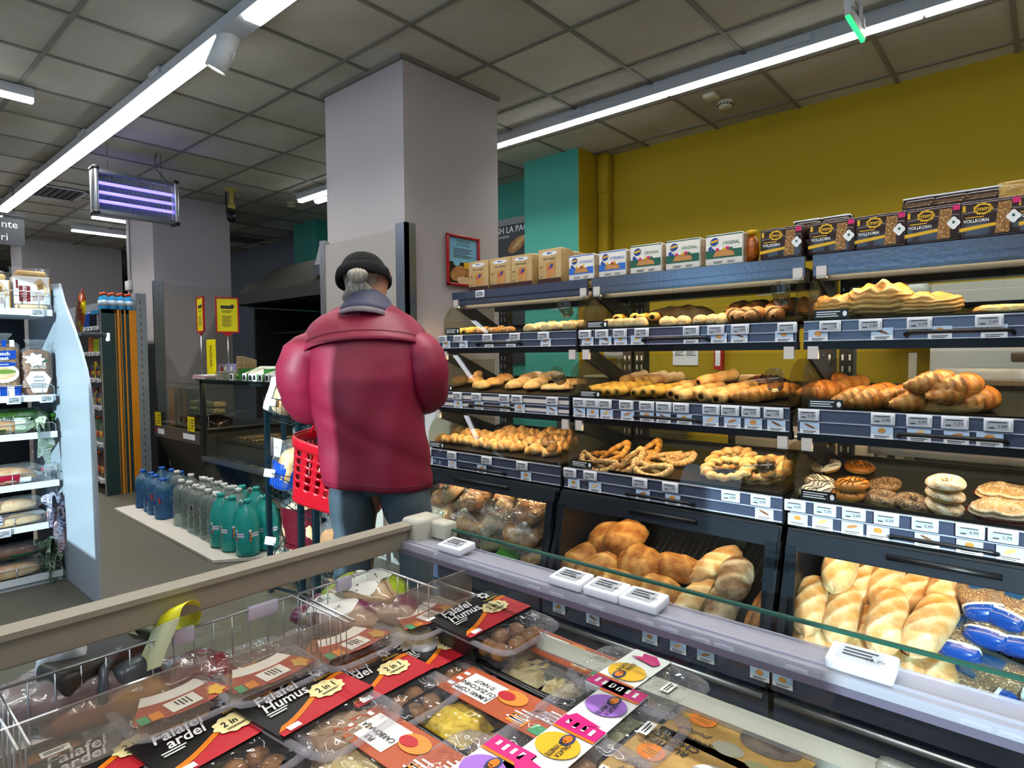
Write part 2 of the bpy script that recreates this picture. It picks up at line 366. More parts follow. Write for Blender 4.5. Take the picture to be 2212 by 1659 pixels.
def short_lamp(label, p, q, w=.07):
    t = thing('linear_lamp', label, 'lamp', (0, 0, 0)); p = Vector(p); q = Vector(q)
    g = G(); g.bar(p+Vector((0, 0, .05)), q+Vector((0, 0, .05)), w*1.2, .05); g.bar(p+Vector((0, 0, .09)), q+Vector((0, 0, .09)), w*.6, .04); g.build('housing', m_lbody, t)
    g = G(); g.bar(p+Vector((0, 0, .012)), q+Vector((0, 0, .012)), w*.7, .02); g.build('diffuser', m_lamp, t)
short_lamp('short strip lamp cut off at the far left edge below the tiles', (-5.0, .1, 2.93), (-5.0, 1.03, 2.93))
short_lamp('short lit strip lamp seen just left of the front pillar', (-6.09, 3.54, 2.93), (-4.6, 3.54, 2.93))
short_lamp('distant strip lamp, the lower one left of the second pillar', (-9.6, 2.33, 2.93), (-9.6, 3.6, 2.93))
short_lamp('distant strip lamp right under the insect killer', (-8.55, 2.28, 2.93), (-8.55, 3.4, 2.93))
# spotlight in the gap of the left strip lamp
t = thing('spotlight', 'white cylinder spotlight hanging from the upper left strip lamp', 'spotlight', tuple(atd(480, 112, 1)*0+ony(482, 112, 1.5)))
c = ony(482, 112, 1.5); ax = (ony(460, 165, 1.47)-ony(497, 78, 1.53)).normalized()
q = ax.to_track_quat('Z', 'Y'); t.rotation_mode = 'QUATERNION'; t.rotation_quaternion = q
g = G(); g.lathe([(.001, -.10), (.05, -.10), (.055, -.095), (.055, .1), (.047, .1), (.045, .092)], n=28); g.build('can', m_white, t)
g = G(); g.lathe([(.001, .088), (.046, .088), (.046, .093), (.001, .093)], n=28); g.build('lens', mat('spot_lens', 'fff6e8', .4, emit=10), t)
qi = q.inverted(); top = qi @ (Vector((c.x, c.y, 2.94))-c)
g = G(); g.tube([top, top*.75, (0.0, -.062, -.02), (0, -.062, .02)], .006, 6); s = G()
g.bar(top, (0.02, -.06, .0), .02, .008); g.build('yoke', m_white, t)
# insect killer
t = thing('insect_killer', 'hanging electric insect killer with three glowing violet tubes', 'insect killer', (-5.8, 1.87, 2.62), (0, 0, math.pi/2))
W, H = .30, .175
g = G(); g.box((-W, -.05, H-.03), (W, .05, H)); g.box((-W, -.05, -H), (W, .05, -H+.03)); g.build('housing', mat('insect_body', '6f757d', .4, .6), t)
for s_ in (-1, 1):
    g = G(); g.rbox((s_*W-.018, -.06, -H-.01), (s_*W+.018, .06, H+.01), .012); g.build('end_post', m_alu, t)
    for z in (-H-.012, H-.008):
        g = G(); g.rbox((s_*W-.022, -.065, z), (s_*W+.022, .065, z+.03), .008); g.build('end_cap', m_black, t)
m_uv = mat('violet_tube', '5a50ff', .4, emit=7)
for z in (.075, .0, -.07):
    g = G(); g.tube([(-W+.02, 0, z), (W-.02, 0, z)], .013, 10); g.build('tube', m_uv, t)
g = G()
for k in range(60):
    x = -W+.02+k*(2*W-.04)/59
    for y in (-.045, .045): g.tube([(x, y, -H+.02), (x, y, H-.02)], .0008, 4, smooth=False)
g.build('grid', m_alu, t)
g = G(); g.box((-W+.02, .0, -H+.02), (W-.02, .002, H-.02)); g.build('back_grid', glass('dim_blue_grid', '4a5f86', .35, '1d3a66'), t)
for x_ in (-.2, .2): g = G(); g.tube([(x_, 0, H), (x_, 0, .41)], .002, 5); g.build('suspension_wire', m_black, t)
g = G(); g.tube([(.27, 0, H), (.24, .02, H+.03), (.17, .03, H+.11), (.16, .02, H+.2), (.17, 0, .41)], .004, 6); g.build('cable', m_black, t)
# camera, smoke detectors, vents
t = thing('security_camera', 'black bullet camera on a yellowed ceiling mount beside the second pillar', 'camera', (-6.45, 2.97, 0))
m_cream = mat('yellowed_plastic', 'b5a24e', .5)
g = G(); g.lathe([(.05, 3.0), (.06, 3.03)], n=16); g.tube([(0, 0, 3.02), (0, 0, 2.86)], .022, 12); g.lathe([(.03, 2.82), (.04, 2.84), (.03, 2.88)], n=12); g.build('mount', m_cream, t)
g = G(); g.tube([(-.02, .0, 2.80), (.12, -.06, 2.70)], [.05, .045], 12); g.tube([(-.12, 0, 3.02), (-.13, 0, 2.9), (-.07, 0, 2.76), (0, 0, 2.76)], .008, 6); g.build('camera_body', m_black, t)
def smoke(label, p):
    t = thing('smoke_detector', label, 'smoke detector', (p.x, p.y, CH))
    g = G(); g.lathe([(.055, -.0), (.055, -.018), (.05, -.022), (.046, -.024), (.046, -.04), (.036, -.052), (.001, -.054)], n=24); g.build('body', mat('detector', 'bfb89e', .5), t)
    g = G()
    for k in range(14):
        a = k*math.pi/7; g.box((math.cos(a)*.047-.004, math.sin(a)*.047-.004, -.036), (math.cos(a)*.047+.004, math.sin(a)*.047+.004, -.027))
    g.build('vent_slots', m_black, t)
smoke('round smoke detector on the ceiling at right, beside the small square sensor', onz(1567, 218, CH))
smoke('round smoke detector beyond the front pillar, beside the short strip lamp', onz(630, 437, CH))
p = onz(1536, 203, CH); g = G(); g.rbox((p.x-.045, p.y-.045, CH-.035), (p.x+.045, p.y+.045, CH), .012); tag(g.build('ceiling_sensor', mat('detector', 'bfb89e', .5)), 'small square ceiling sensor beside the right smoke detector', 'sensor')
def vent(label, p):
    t = thing('air_vent', label, 'vent', (p.x, p.y, CH-.012)); g = G(); g.box((-.27, -.27, 0), (.27, .27, .004)); g.build('backing', mat('vent_dark', '1e2022', .8), t)
    g = G()
    for k in range(9): y = -.24+k*.06; g.bar((-.26, y, -.002), (.26, y, -.002), .03, .004, up=(0, .5, 1))
    g.build('slats', mat('vent_grey', '4a4c4c', .5), t)
    g = G()
    for lo, hi in (((-.29, -.29), (.29, -.26)), ((-.29, .26), (.29, .29)), ((-.29, -.29), (-.26, .29)), ((.26, -.29), (.29, .29))): g.box((lo[0], lo[1], -.006), (hi[0], hi[1], .002))
    g.build('frame', m_lbody, t)
vent('square air vent in the ceiling left of the insect killer', onz(105, 412, CH))
vent('far square air vent beyond the camera on the second pillar', onz(523, 515, CH))
# exit light with green LED strip hanging from the ceiling top right
p = ony(1848, 45, 3.3)
t = thing('exit_light', 'hanging white emergency light with a green glowing lower edge', 'emergency light', (p.x, p.y, 0))
za = ony(1848, 52, 3.3).z
g = G(); g.box((-.012, -.15, za-.02), (.012, .15, za+.03)); g.build('body', m_white, t)
g = G(); g.box((-.008, -.15, za-.028), (.008, .15, za-.0195)); g.build('light_edge', mat('green_led', '19e05a', .4, emit=4), t)
for y in (-.12, .10):
    g = G(); g.tube([(0, y, za+.03), (0, y, CH)], .008, 6); g.box((-.018, y-.02, za+.02), (.018, y+.02, za+.06)); g.build('hanger', m_white, t)
# dark hanging sign at far left
t = thing('aisle_sign', 'dark grey hanging aisle sign at the left edge with white lettering', 'sign', (-8, 1.25, 2.58))
g = G(); g.box((-.01, -.3, -.14), (.01, .28, .13)); g.at((.0105, 0, 0), (0, 1, 0), (0, 0, 1)); g.text('nte', .16, .065, .105, 1, 1); g.text('ri', .115, -.065, .105, 1, 1); g.build('board', [mat('sign_grey', '3b3f44', .5), mat('sign_print', 'd5d8da', .5)], t)
g = G(); g.box((-.02, -.3, .15), (.02, .31, .18)); g.tube([(0, -.2, .14), (0, -.2, .45)], .003, 5); g.tube([(0, .2, .14), (0, .2, .45)], .003, 5); g.build('hanger', m_dark, t)
# ================================================================ bread kinds
def nz(a, b, c, s=0):  # cheap smooth noise
    return (math.sin(a*2.3+s)*math.cos(b*1.7+s*1.3)+math.sin(a*4.1-b*3.3+c*2.2+s*2)*.5+math.cos(c*5.1+a*1.9+s)*.4)/1.9
def loafmesh(L, W, H, slashes=4, ang=.5, seed=0, flat=.55, sq=2.4, depth=.05, lift=1, n=40, m=24):
    """long loaf lying on z=0 along x; slashes show pale"""
    def parts(u, v):
        th = u*2*math.pi; t = v*2-1; e = abs(t)**3.0; r = max(0, 1-e)**.5 if abs(t) < .999 else 0
        x = t*L/2; cy, sz = math.cos(th), math.sin(th); q = (abs(cy)**sq+abs(sz)**sq)**(-1/sq)
        y = cy*q*W/2*r; z = sz*q*H/2*r; k = 1+.045*nz(t*2.6, cy*2, sz*2, seed); top = max(0, sz)
        gr = 0
        if slashes:
            ph = (t*slashes*.62+y/W*ang*3); fr = ph-math.floor(ph)-.5
            gr = math.exp(-(fr*6)**2)*top*(1-abs(t)**4)
        return x*k, y*k, (z if sz > 0 else z*flat)*k, gr, top
    g = G()
    def fn(u, v):
        x, y, z, gr, top = parts(u, v); z2 = z*(1+gr*depth*2.6*lift); return (x, y, z2+H/2*flat)
    def tn(u, v):
        x, y, z, gr, top = parts(u*(m-1)/m, v); return min(1, .16+.55*gr+.25*(1-top)+.1*nz(x*30, y*30, 0, seed))
    g.grid(fn, m, n, closeu=True, tone=tn); return g
def rollbraid(L=.10, W=.062, H=.05, tw=3, seed=0):
    g = G()
    def fn(u, v):
        th = u*2*math.pi; t = v*2-1; r = max(0, 1-abs(t)**2.6)**.5; gr = abs(math.sin(t*math.pi*tw/2+th*.5+.8*math.sin(th)))
        f = r*(.80+.24*gr); return (t*L/2, math.cos(th)*W/2*f, (math.sin(th)*.5+.5)*H*f+H*.1*(1-r))
    g.grid(fn, 20, 26, closeu=True, tone=lambda u, v: .25+.6*abs(math.sin((v*2-1)*math.pi*tw/2+u*19/20*math.pi+.8*math.sin(u*6.283)))-.2); return g
def bunmesh(R=.045, H=.05, seed=0, ell=1.15, crossed=0):
    g = G()
    def fn(u, v):
        th = u*2*math.pi; a = v*math.pi; k = 1+.05*nz(math.cos(th)*2, math.sin(th)*2, a, seed); s = math.sin(a)**.75
        z = -math.cos(a); z = z if z > 0 else z*.5
        return (math.cos(th)*R*ell*s*k, math.sin(th)*R*s*k, (z*.5+.3)*H*k)
    def tn(u, v):
        a = v*math.pi; z = -math.cos(a); return .2+.5*(1-max(0, z))*.6+(.5 if crossed and (abs(math.sin(u*6.283*crossed)) < .25 and z > .2) else 0)
    g.grid(fn, 22, 14, closeu=True, tone=tn); return g
def logmesh(L=.15, R=.026, seed=0, wraps=5, open_end=True):
    """rolled pastry log with helical seam, hollow ends"""
    g = G()
    def fn(u, v):
        th = u*2*math.pi; t = v*2-1
        if v < .06: t = -1; r = .45+.5*v/.06
        elif v > .94: t = 1; r = .45+.5*(1-v)/.06
        else: r = 1
        r *= .93+.10*abs(math.sin(t*wraps*1.1+th*.5))+.04*nz(t*5, th, 0, seed)
        return (t*L/2, math.cos(th)*R*r, math.sin(th)*R*r*.85+R*.85)
    g.grid(fn, 18, 34, closeu=True, tone=lambda u, v: (.1 if v < .05 or v > .95 else .35+.5*abs(math.sin((v*2-1)*wraps*1.1+u*3.1))*1-.25)); return g
def pretzelmesh(S=.085, r=.014, lump=.12, seed=0):
    g = G(); pts = []; R = []; tn = []
    N = 70
    for i in range(N):
        t = i/(N-1)*2*math.pi*.93+.22
        a = t-math.pi/2*0
        # closed heart-like loop whose tails cross
        x = math.sin(a)*(1.0); y = math.cos(a)*.72
        k = i/(N-1)
        if k < .22: q = k/.22; x = (-.55*(1-q)+math.sin(.22*2*math.pi*.93+.22)*q); y = (-.42*(1-q)+math.cos(.22*2*math.pi*.93+.22)*.72*q)+.25*math.sin(q*math.pi)*0
        if k > .78: q = (1-k)/.22; x = (.55*(1-q)-math.sin(.22*2*math.pi*.93+.22)*q); y = (-.42*(1-q)+math.cos(.22*2*math.pi*.93+.22)*.72*q)
        z = r*(1+.9*math.exp(-((k-.12)/.07)**2))
        pts.append((x*S, y*S, z)); R.append(r*(.75+.45*math.sin(k*math.pi))*(1+lump*math.sin(i*1.9+seed)))
    vs = [min(1, .35+.3*math.sin(i*1.9)) for i in range(N) for _ in range(10)]
    g.tube(pts, R, 10, tone=vs); return g
def ringmesh(R=.07, r=.022, lump=.2, seed=0, ex=1.3, lob=11):
    g = G()
    def fn(u, v):
        a = u*2*math.pi; b = v*2*math.pi; rr = r*(1+lump*math.sin(a*lob+b*.8+seed)+.08*nz(a*3, b, 0, seed))
        return ((R+rr*math.cos(b))*math.cos(a)*ex, (R+rr*math.cos(b))*math.sin(a), rr*math.sin(b)*.9+r*.9)
    g.grid(fn, 60, 12, closeu=True, tone=lambda u, v: .45+.4*math.sin(u*6.283*lob+v*5+seed)); return g
def croissantmesh(L=.15, R=.034, bend=.9, seg=8, seed=0):
    g = G()
    def fn(u, v):
        th = u*2*math.pi; t = v*2-1; a = t*bend; ridge = (abs(t)*seg/2) % 1
        r = R*(max(.03, math.cos(t*1.45))**.8)*(.86+.2*ridge)
        cx, cy = math.sin(a)*L/2/math.sin(bend), (1-math.cos(a))*L/2/math.sin(bend)
        nx, ny = -math.sin(a), math.cos(a)
        return (cx+nx*math.cos(th)*r, cy+ny*math.cos(th)*r, max(.001, math.sin(th)*r*.95+R*.8))
    g.grid(fn, 18, 44, closeu=True, tone=lambda u, v: .62-.62*((abs(v*2-1)*seg/2) % 1)); return g
def puffmesh(L=.17, W=.11, H=.06, seed=0, lay=7):
    """flaky layered pastry"""
    g = G()
    def fn(u, v):
        th = u*2*math.pi; a = v*math.pi; s = math.sin(a)**.55; z = (-math.cos(a)*.5+.5)
        q = (abs(math.cos(th))**3.2+abs(math.sin(th))**3.2)**(-1/3.2); k = 1+.035*math.sin(z*lay*6.283)+.06*nz(math.cos(th)*2, math.sin(th)*2, z, seed)
        return (math.cos(th)*q*L/2*s*k, math.sin(th)*q*W/2*s*k, z*H*(1+.22*nz(math.cos(th)*3*s, math.sin(th)*3*s, 1, seed)))
    g.grid(fn, 30, 30, closeu=True, tone=lambda u, v: .35+.35*math.sin((-math.cos(v*math.pi)*.5+.5)*lay*6.283)+(.2 if v < .5 else -.15)); return g
def donutthing(name, dough, top, drizzle=None, R=.034, r=.021, seed=0, nuts=None):
    t = thing(name, 'x', 'donut'); g = G()
    def ring(fac, lo, hi, off):
        def fn(u, v):
            a = u*2*math.pi; b = lo+(hi-lo)*v; rr = r*fac*(1+.03*math.sin(a*5+seed)); return ((R+rr*math.cos(b))*math.cos(a), (R+rr*math.cos(b))*math.sin(a), rr*math.sin(b)*.85+r*.85)
        return fn
    g.grid(ring(1, 0, 2*math.pi, 0), 32, 14, closeu=True, tone=lambda u, v: .5); g.build('dough', dough, t)
    g = G(); g.grid(ring(1.05, -.05, math.pi+.05, 0), 32, 10, closeu=True, tone=lambda u, v: .5+.4*math.sin(u*40+v*9)); g.build('icing', top, t)
    if drizzle:
        g = G()
        for k in range(7):
            x0 = -.05+k*.0166; pts = []
            for j in range(15):
                y = -.052+j*.0075; d = math.hypot(x0, y); h = r*r*1.05-(d-R)**2
                pts.append((x0+.004*math.sin(j), y, (math.sqrt(h) if h > 0 else 0)*.9+r*.85+.0015))
            pts = [p for p in pts if abs(math.hypot(p[0], p[1])-R) < r*.96]
            if len(pts) > 2:
                seg = [pts[0]]
                for p in pts[1:]:
                    if (Vector(p)-Vector(seg[-1])).length > .02:
                        if len(seg) > 1: g.tube(seg, .0016, 5)
                        seg = []
                    seg.append(p)
                if len(seg) > 1: g.tube(seg, .0016, 5)
        g.build('drizzle', drizzle, t)
    return t
c_gold = crust('crust_golden', 'c98436', 'f4d698'); c_pale = crust('crust_pale', 'cc9a5c', 'f0deb8'); c_brown = crust('crust_brown', '8e5420', 'd69a56')
c_dark = crust('crust_dark', '5a3216', '9a6434', rough=.6); c_flour = crust('crust_floury', '6e4422', 'e2d0b4', rough=.8); c_white = crust('crust_white_loaf', 'c8873e', 'f6e4bd')
c_yel = crust('crust_yellow', 'a8761c', 'e9c764'); c_seed = crust('crust_seeded', '6a4118', 'a87434', spots='e0bd7a'); c_crois = crust('crust_croissant', 'a85a1a', 'eeb45c', rough=.35)
c_pret = crust('crust_pretzel', '98601a', 'e0aa4e', rough=.4); c_spret = crust('crust_sesame', '7a4a18', 'c99a54', spots='f0dcae'); c_pale2 = crust('crust_pale_pretzel', 'a87238', 'e4c184', spots='f4e6c4')
c_choc = mat('chocolate', '2a140a', .3); c_icew = mat('icing_white', 'ece6dd', .4); c_iceo = mat('icing_caramel', 'b9721f', .3); c_icec = crust('icing_choc_crumb', '3a2114', '8a6a4c', spots='cbb79a'); c_icen = crust('icing_nut', 'b58f62', 'f4ead8', spots='fff8e8')
c_dough = mat('donut_dough', 'e0b468', .6, col2='c48f42', scale=60)
def single(name, g, m, cat): return tag(g.build(name, m), 'x', cat)

# ================================================================ bakery rack
m_rail = mat('rail_slate', '444c62', .28, .2, coat=.6); m_rail2 = mat('rail_light', 'b4b9c8', .35); m_rack = mat('rack_black', '16181b', .38, .3)
m_zinc = mat('shelf_edge_zinc', '7f8897', .22, .9, bump=.05, bscale=60); m_tray = mat('tray_black', '1a1714', .35, .2)
m_gl = glass('case_glass', 'f2f6f4'); m_acr = glass('acrylic_smoke', 'e6e3d8', .03, 'b8b8a8'); m_gedge = mat('glass_edge_green', '1c4d40', .2)
m_tagw = mat('tag_white', 'e4e6ec', .4); m_tags = mat('tag_screen', 'a9adb4', .35); m_tagd = mat('tag_ink', '2a2c30', .5); m_card = mat('card_paper', 'eceef2', .6); m_cardb = mat('card_sky', 'b4cce6', .6)
m_clip = mat('clip_white', 'd8cfc8', .5)
m_led = mat('led_warm', 'ffd9a8', .4, emit=90)
TAGS = []
def tagmesh(price, w=.072, h=.041):
    g = G(); g.rbox((-w/2, -.007, -h/2), (w/2, 0, h/2), .003); g.at((0, -.0071, 0), (1, 0, 0), (0, 0, 1))
    g.rect(-.003, 0, w*.74, h*.62, 1, 1); g.text(price, w*.14, -h*.08, h*.3, 2, 2, wide=1.1); g.rect(-w*.22, -h*.2, w*.2, h*.09, 2, 2); g.rect(-w*.02, h*.22, w*.6, h*.07, 2, 2); g.rect(w*.44, 0, w*.03, h*.5, 1, 2)
    return g
for pr in ('4,99', '2,89', '3,49', '1,79', '6,59'): TAGS.append(pr)
_tm = {}
def put_tag(parent, x, y, z, k, tilt=0, w=.072, h=.041):
    pr = TAGS[k % 5]; key = (pr, w)
    if key not in _tm:
        o = tagmesh(pr, w, h).build('price_tag', [m_tagw, m_tags, m_tagd], parent); _tm[key] = o
    else: o = _tm[key].copy(); COL.objects.link(o); o.parent = parent
    o.location = (x, y, z); o.rotation_euler = (tilt, 0, 0); return o
_cm = {}
def put_card(parent, x, y, z, k):
    if k % 5 not in _cm:
        g = G(); w, h = .066, .042; g.box((-w/2, -.001, -h/2), (w/2, 0, h/2)); g.at((0, -.0011, 0), (1, 0, 0), (0, 0, 1)); g.rect(0, h*.2, w, h*.58, 1, 1)
        g.ell(0, h*.18, w*(.55, .4, .6, .35, .5)[k % 5], h*(.25, .45, .2, .4, .3)[k % 5], 2, 2, rot=(.3, 0, -.4, 0, .5)[k % 5]); g.rect(0, -h*.26, w*.7, h*.06, 3, 1); g.rect(-w*.06, -h*.39, w*.55, h*.05, 3, 1)
        o = g.build('product_card', [m_card, m_cardb, (c_brown, c_crois, c_dark, c_pret, c_gold)[k % 5], m_tagd], parent); _cm[k % 5] = o
    else: o = _cm[k % 5].copy(); COL.objects.link(o); o.parent = parent
    o.location = (x, y, z); return o
TK = .13   # trays rise towards the back
RX = [-2.70, -1.71, -.70]; RW = [.975, .99, .99]
LV = [None, dict(y=2.46, r0=1.325, r1=1.40, t=1.405), dict(y=2.40, r0=.99, r1=1.08, t=1.08), dict(y=2.33, r0=.665, r1=.758, t=.76)]
tagx = {(0, 1): [963, 996, 1059, 1118, 1180], (0, 2): [949, 993, 1034, 1094, 1122, 1198], (0, 3): [926, 980, 1055, 1132],
 (1, 1): [1269, 1305, 1344, 1391, 1497, 1550, 1602, 1703], (1, 2): [1257, 1283, 1312, 1358, 1402, 1439, 1476, 1541, 1582, 1627, 1676], (1, 3): [1236, 1280, 1388, 1454, 1585, 1650],
 (2, 1): [1795, 1881, 1986, 2135], (2, 2): [1752, 1912, 1990, 2067, 2161], (2, 3): [1725, 1790, 1853, 1924, 2008, 2106, 2178]}
cardx = {(0, 1): [970, 1007, 1062, 1109, 1184], (0, 2): [951, 994, 1039, 1095, 1127, 1197], (0, 3): [929, 980, 1044, 1140],
 (1, 1): [1274, 1312, 1345, 1381, 1496, 1556, 1600, 1696], (1, 2): [1256, 1285, 1315, 1360, 1402, 1438, 1483, 1540, 1587, 1632, 1682], (1, 3): [1244, 1290, 1394, 1459, 1658],
 (2, 1): [1769, 1906, 2030, 2146], (2, 2): [1754, 1910, 1990, 2071, 2143], (2, 3): [1731, 1785, 1850, 1906, 2013, 2106, 2195]}
handx = {(0, 1): (1039, 1130), (0, 2): (1022, 1113), (0, 3): (1001, 1094), (1, 1): (1396, 1533), (1, 2): (1379, 1519), (1, 3): (1362, 1504), (2, 1): (1958, 2188), (2, 2): (1948, 2181), (2, 3): (1936, 2168)}
botx = {0: ([991, 1024, 1045, 1067, 1154], []), 1: ([1205, 1289, 1394, 1447, 1515, 1565], [1207, 1280, 1403, 1464, 1524, 1641]), 2: ([1722, 2113, 2199], [1691])}
BY = 3.0
rack_lab = ['left black bakery rack unit, bagged bread in its bin, beside the pillar', 'middle black bakery rack unit with pretzels and round loaves', 'right black bakery rack unit with croissants, donuts and white loaves']
for ui in range(3):
    x0, W = RX[ui], RW[ui]; t = thing('bakery_rack', rack_lab[ui], 'rack', (x0, 0, 0), group='bakery rack units')
    for xx in (.03, W-.03):
        g = G(); g.box((xx-.028, BY-.03, 0), (xx+.028, BY+.03, 1.66))
        for k in range(30):
            for s_ in (-.014, .014): g.box((xx+s_-.004, BY-.0312, .1+k*.05), (xx+s_+.004, BY-.0305, .125+k*.05), 1)
        g.build('back_post', [m_rack, m_alu], t)
    g = G(); g.box((0, 2.56, 1.60), (W, BY, 1.612)); g.box((0, 2.6, 1.56), (W, 2.64, 1.6)); g.box((0.02, 2.9, 1.56), (W-.02, 2.98, 1.6)); ts = g.build('top_shelf', m_rack, t)
    g = G(); g.box((.005, 2.545, 1.612), (W-.005, 2.56, 1.655)); g.box((.005, 2.552, 1.575), (W-.005, 2.56, 1.613)); g.build('front_edge', m_zinc if ui else m_rail, ts)
    g = G(); g.box((.05, 2.575, 1.588), (W-.05, 2.59, 1.598)); g.build('led_or_fill_strip', m_led, ts)
    for li in (1, 2, 3):
        q = LV[li]; yf = q['y']; up = (1.60, LV[1]['r0']-.03, LV[2]['r0']-.03)[li-1]; upy = (2.555, 2.46, 2.40)[li-1]
        g = G(); g.prism([(yf+.005, q['t']-.035), (yf+.005, q['t']-.022), (BY-.03, q['t']+.045), (BY-.03, q['t']+.03)], 0, W, 0); g.box((0, yf-.0, q['r0']-.03), (W, yf+.03, q['r0'])); g.box((0.0, yf+.01, q['r0']-.03), (W, yf+.02, q['t']-.02)); g.build; sh = g.build('tray_shelf', m_rack, t)
        if li < 3: g = G(); g.box((.05, yf+.034, q['r0']-.028), (W-.05, yf+.044, q['r0']-.022)); g.build('led_or_fill_strip', m_led, sh)
        g = G(); g.M = Matrix.Translation((0, yf+.03, q['t']-.013)) @ Matrix.Rotation(math.atan(TK), 4, 'X'); dd = BY-.08-yf
        g.box((.02, 0, 0), (W-.02, dd, .004)); g.box((.02, 0, 0), (W-.02, .006, .016)); g.box((.02, dd-.006, 0), (W-.02, dd, .022)); g.box((.02, 0, 0), (.026, dd, .018)); g.box((W-.026, 0, 0), (W-.02, dd, .018)); g.build('baking_tray', m_tray, sh)
        mid = (q['r0']+q['r1'])/2
        g = G(); g.box((.004, yf-.012, q['r0']), (W-.004, yf, q['r1'])); g.box((.004, yf-.016, q['r0']), (W-.004, yf-.01, q['r0']+.004), 1); g.box((.004, yf-.016, mid-.003), (W-.004, yf-.01, mid), 1); g.box((.004, yf-.016, q['r1']-.004), (W-.004, yf-.01, q['r1']), 1)
        if (ui, li) == (0, 2): g.box((.004, yf-.0125, mid+.008), (W-.004, yf-.0115, mid+.028), 2); g.box((.004, yf-.0125, q['r0']+.012), (W-.004, yf-.0115, q['r0']+.028), 2)
        g.build('price_rail', [m_rail, m_rail2, m_clip], sh)
        for k, u in enumerate(tagx[(ui, li)]):
            x = ony(u, 800, yf).x-x0
            if x < W-.02: put_tag(sh, x, yf-.017, q['r1']-.022, k*3+li+ui)
        for k, u in enumerate(cardx[(ui, li)]):
            x = ony(u, 800, yf).x-x0
            if x < W-.02: put_card(sh, x, yf-.0175, q['r0']+.021, k+li)
        ha, hb = [ony(u, 800, yf).x-x0 for u in handx[(ui, li)]]; hz = q['r0']+.024
        g = G(); g.tube([(ha, yf-.005, hz-.012), (ha, yf-.035, hz-.006), (ha+.012, yf-.045, hz), (hb-.012, yf-.045, hz), (hb, yf-.035, hz-.006), (hb, yf-.005, hz-.012)], .007, 8); g.build('handle', m_black, sh)
        # glass: low fixed pane + tilted door hung from the shelf above
        g = G(); g.prism([(yf-.004, q['r1']-.002), (yf, q['r1']-.002), (yf+.022, q['t']+.075), (yf+.018, q['t']+.075)], .008, W-.008, 0); g.build('low_pane', m_gl, sh)
        g = G(); a = Vector((0, yf+.004, q['t']+.078)); c_ = Vector((0, upy-.002, up-.01)); n_ = Vector((0, .004, 0))
        g.add([a+Vector((.01, 0, 0)), a+Vector((W-.01, 0, 0)), c_+Vector((W-.01, 0, 0)), c_+Vector((.01, 0, 0)), a+n_+Vector((.01, 0, 0)), a+n_+Vector((W-.01, 0, 0)), c_+n_+Vector((W-.01, 0, 0)), c_+n_+Vector((.01, 0, 0))], [(0,1,2,3),(7,6,5,4),(0,4,5,1),(1,5,6,2),(2,6,7,3),(3,7,4,0)])
        g.build('glass_door', m_gl, sh)
        for xx in (.03, W-.035):
            g = G(); g.box((xx-.012, upy-.012, up-.035), (xx+.024, upy+.004, up+.012)); g.build('hinge_clip', m_clip, sh)
        # diagonal support and clear end plate with rounded front
        g = G(); g.bar((.02, upy+.02, up), (.02, BY-.06, q['t']+.02), .012, .075); g.build('diagonal_brace', m_rack, sh)
        for xx in (.014, W-.014):
            g = G(); pts = [(yf+.01, q['t'])]+[(yf+.01+.12*(1-math.cos(k*math.pi/12)), q['t']+.06+.12*math.sin(k*math.pi/12)) for k in range(7)]+[(BY-.1, q['t']+.18), (BY-.1, q['t'])]
            g.prism(pts, xx-.002, xx+.002, 0); g.build('end_plate', m_acr, sh)
        g = G(); g.box((.035, yf+.002, q['t']+.002), (.15, yf+.005, q['t']+.035)); g.at((.0925, yf+.0018, q['t']+.0185), (1, 0, 0), (0, 0, 1)); g.lines(-.01, 0, .08, .024, 3, 1, 1); g.ell(.045, 0, .014, .02, 1, 1); g.build('notice_strip', [m_black, m_card], sh)
        # tongs/dispenser in clear tube at the right end
        if li < 3 or ui < 2:
            g = G(); g.lathe([(.03, 0), (.034, .07), (.033, .07), (.029, .002)], n=16); o = g.build('tongs_holder', m_acr, sh, (W-.06, yf+.0, q['t']+.08), (.9, 0, .2))
            g = G(); g.bar((W-.14, yf-.03, q['t']+.10), (W-.05, yf+.01, q['t']+.11), .012, .003); g.build('tongs', m_alu, sh)
    # bread bin
    bn = G(); sl = [(2.17, .24), (2.31, .655), (2.335, .655), (BY, .655), (BY, 0), (2.2, 0), (2.17, .12)]
    for xx in (0, W-.025): bn.prism(sl, xx, xx+.025, 0)
    bn.prism([(2.285, .60), (2.31, .655), (2.36, .655), (2.33, .60)], .0, W, 0); bn.box((.02, BY-.02, 0), (W-.02, BY, .64)); b = bn.build('bread_bin', m_rack, t); g = G(); g.box((.06, 2.345, .64), (W-.06, 2.375, .648)); g.build('led_or_fill_strip', mat('bin_fill_glow', 'ffd9a8', .4, emit=50), b)  # glowing strip added out of sight under the bin top to brighten the loaves
    g = G(); g.prism([(2.275, .585), (2.298, .65), (2.288, .65), (2.265, .585)], .006, W-.006, 0); g.prism([(2.216, .25), (2.272, .6), (2.262, .6), (2.206, .25)], .006, .045, 0); g.prism([(2.216, .25), (2.272, .6), (2.262, .6), (2.206, .25)], W-.045, W-.006, 0)
    g.build('door_frame', mat('bin_frame', '141c25', .35, .3), b)
    ha, hb = {0: (.3, .68), 1: [ony(u, 1110, 2.27).x-x0 for u in (1360, 1504)], 2: [ony(u, 1190, 2.27).x-x0 for u in (1916, 2168)]}[ui]
    g = G(); g.tube([(ha, 2.274, .622), (hb, 2.274, .622)], .01, 8); g.build('handle', m_black, b)
    g = G(); g.prism([(2.212, .26), (2.262, .59), (2.258, .59), (2.208, .26)], .04, W-.04, 0); g.build('glass_door', m_gl, b)
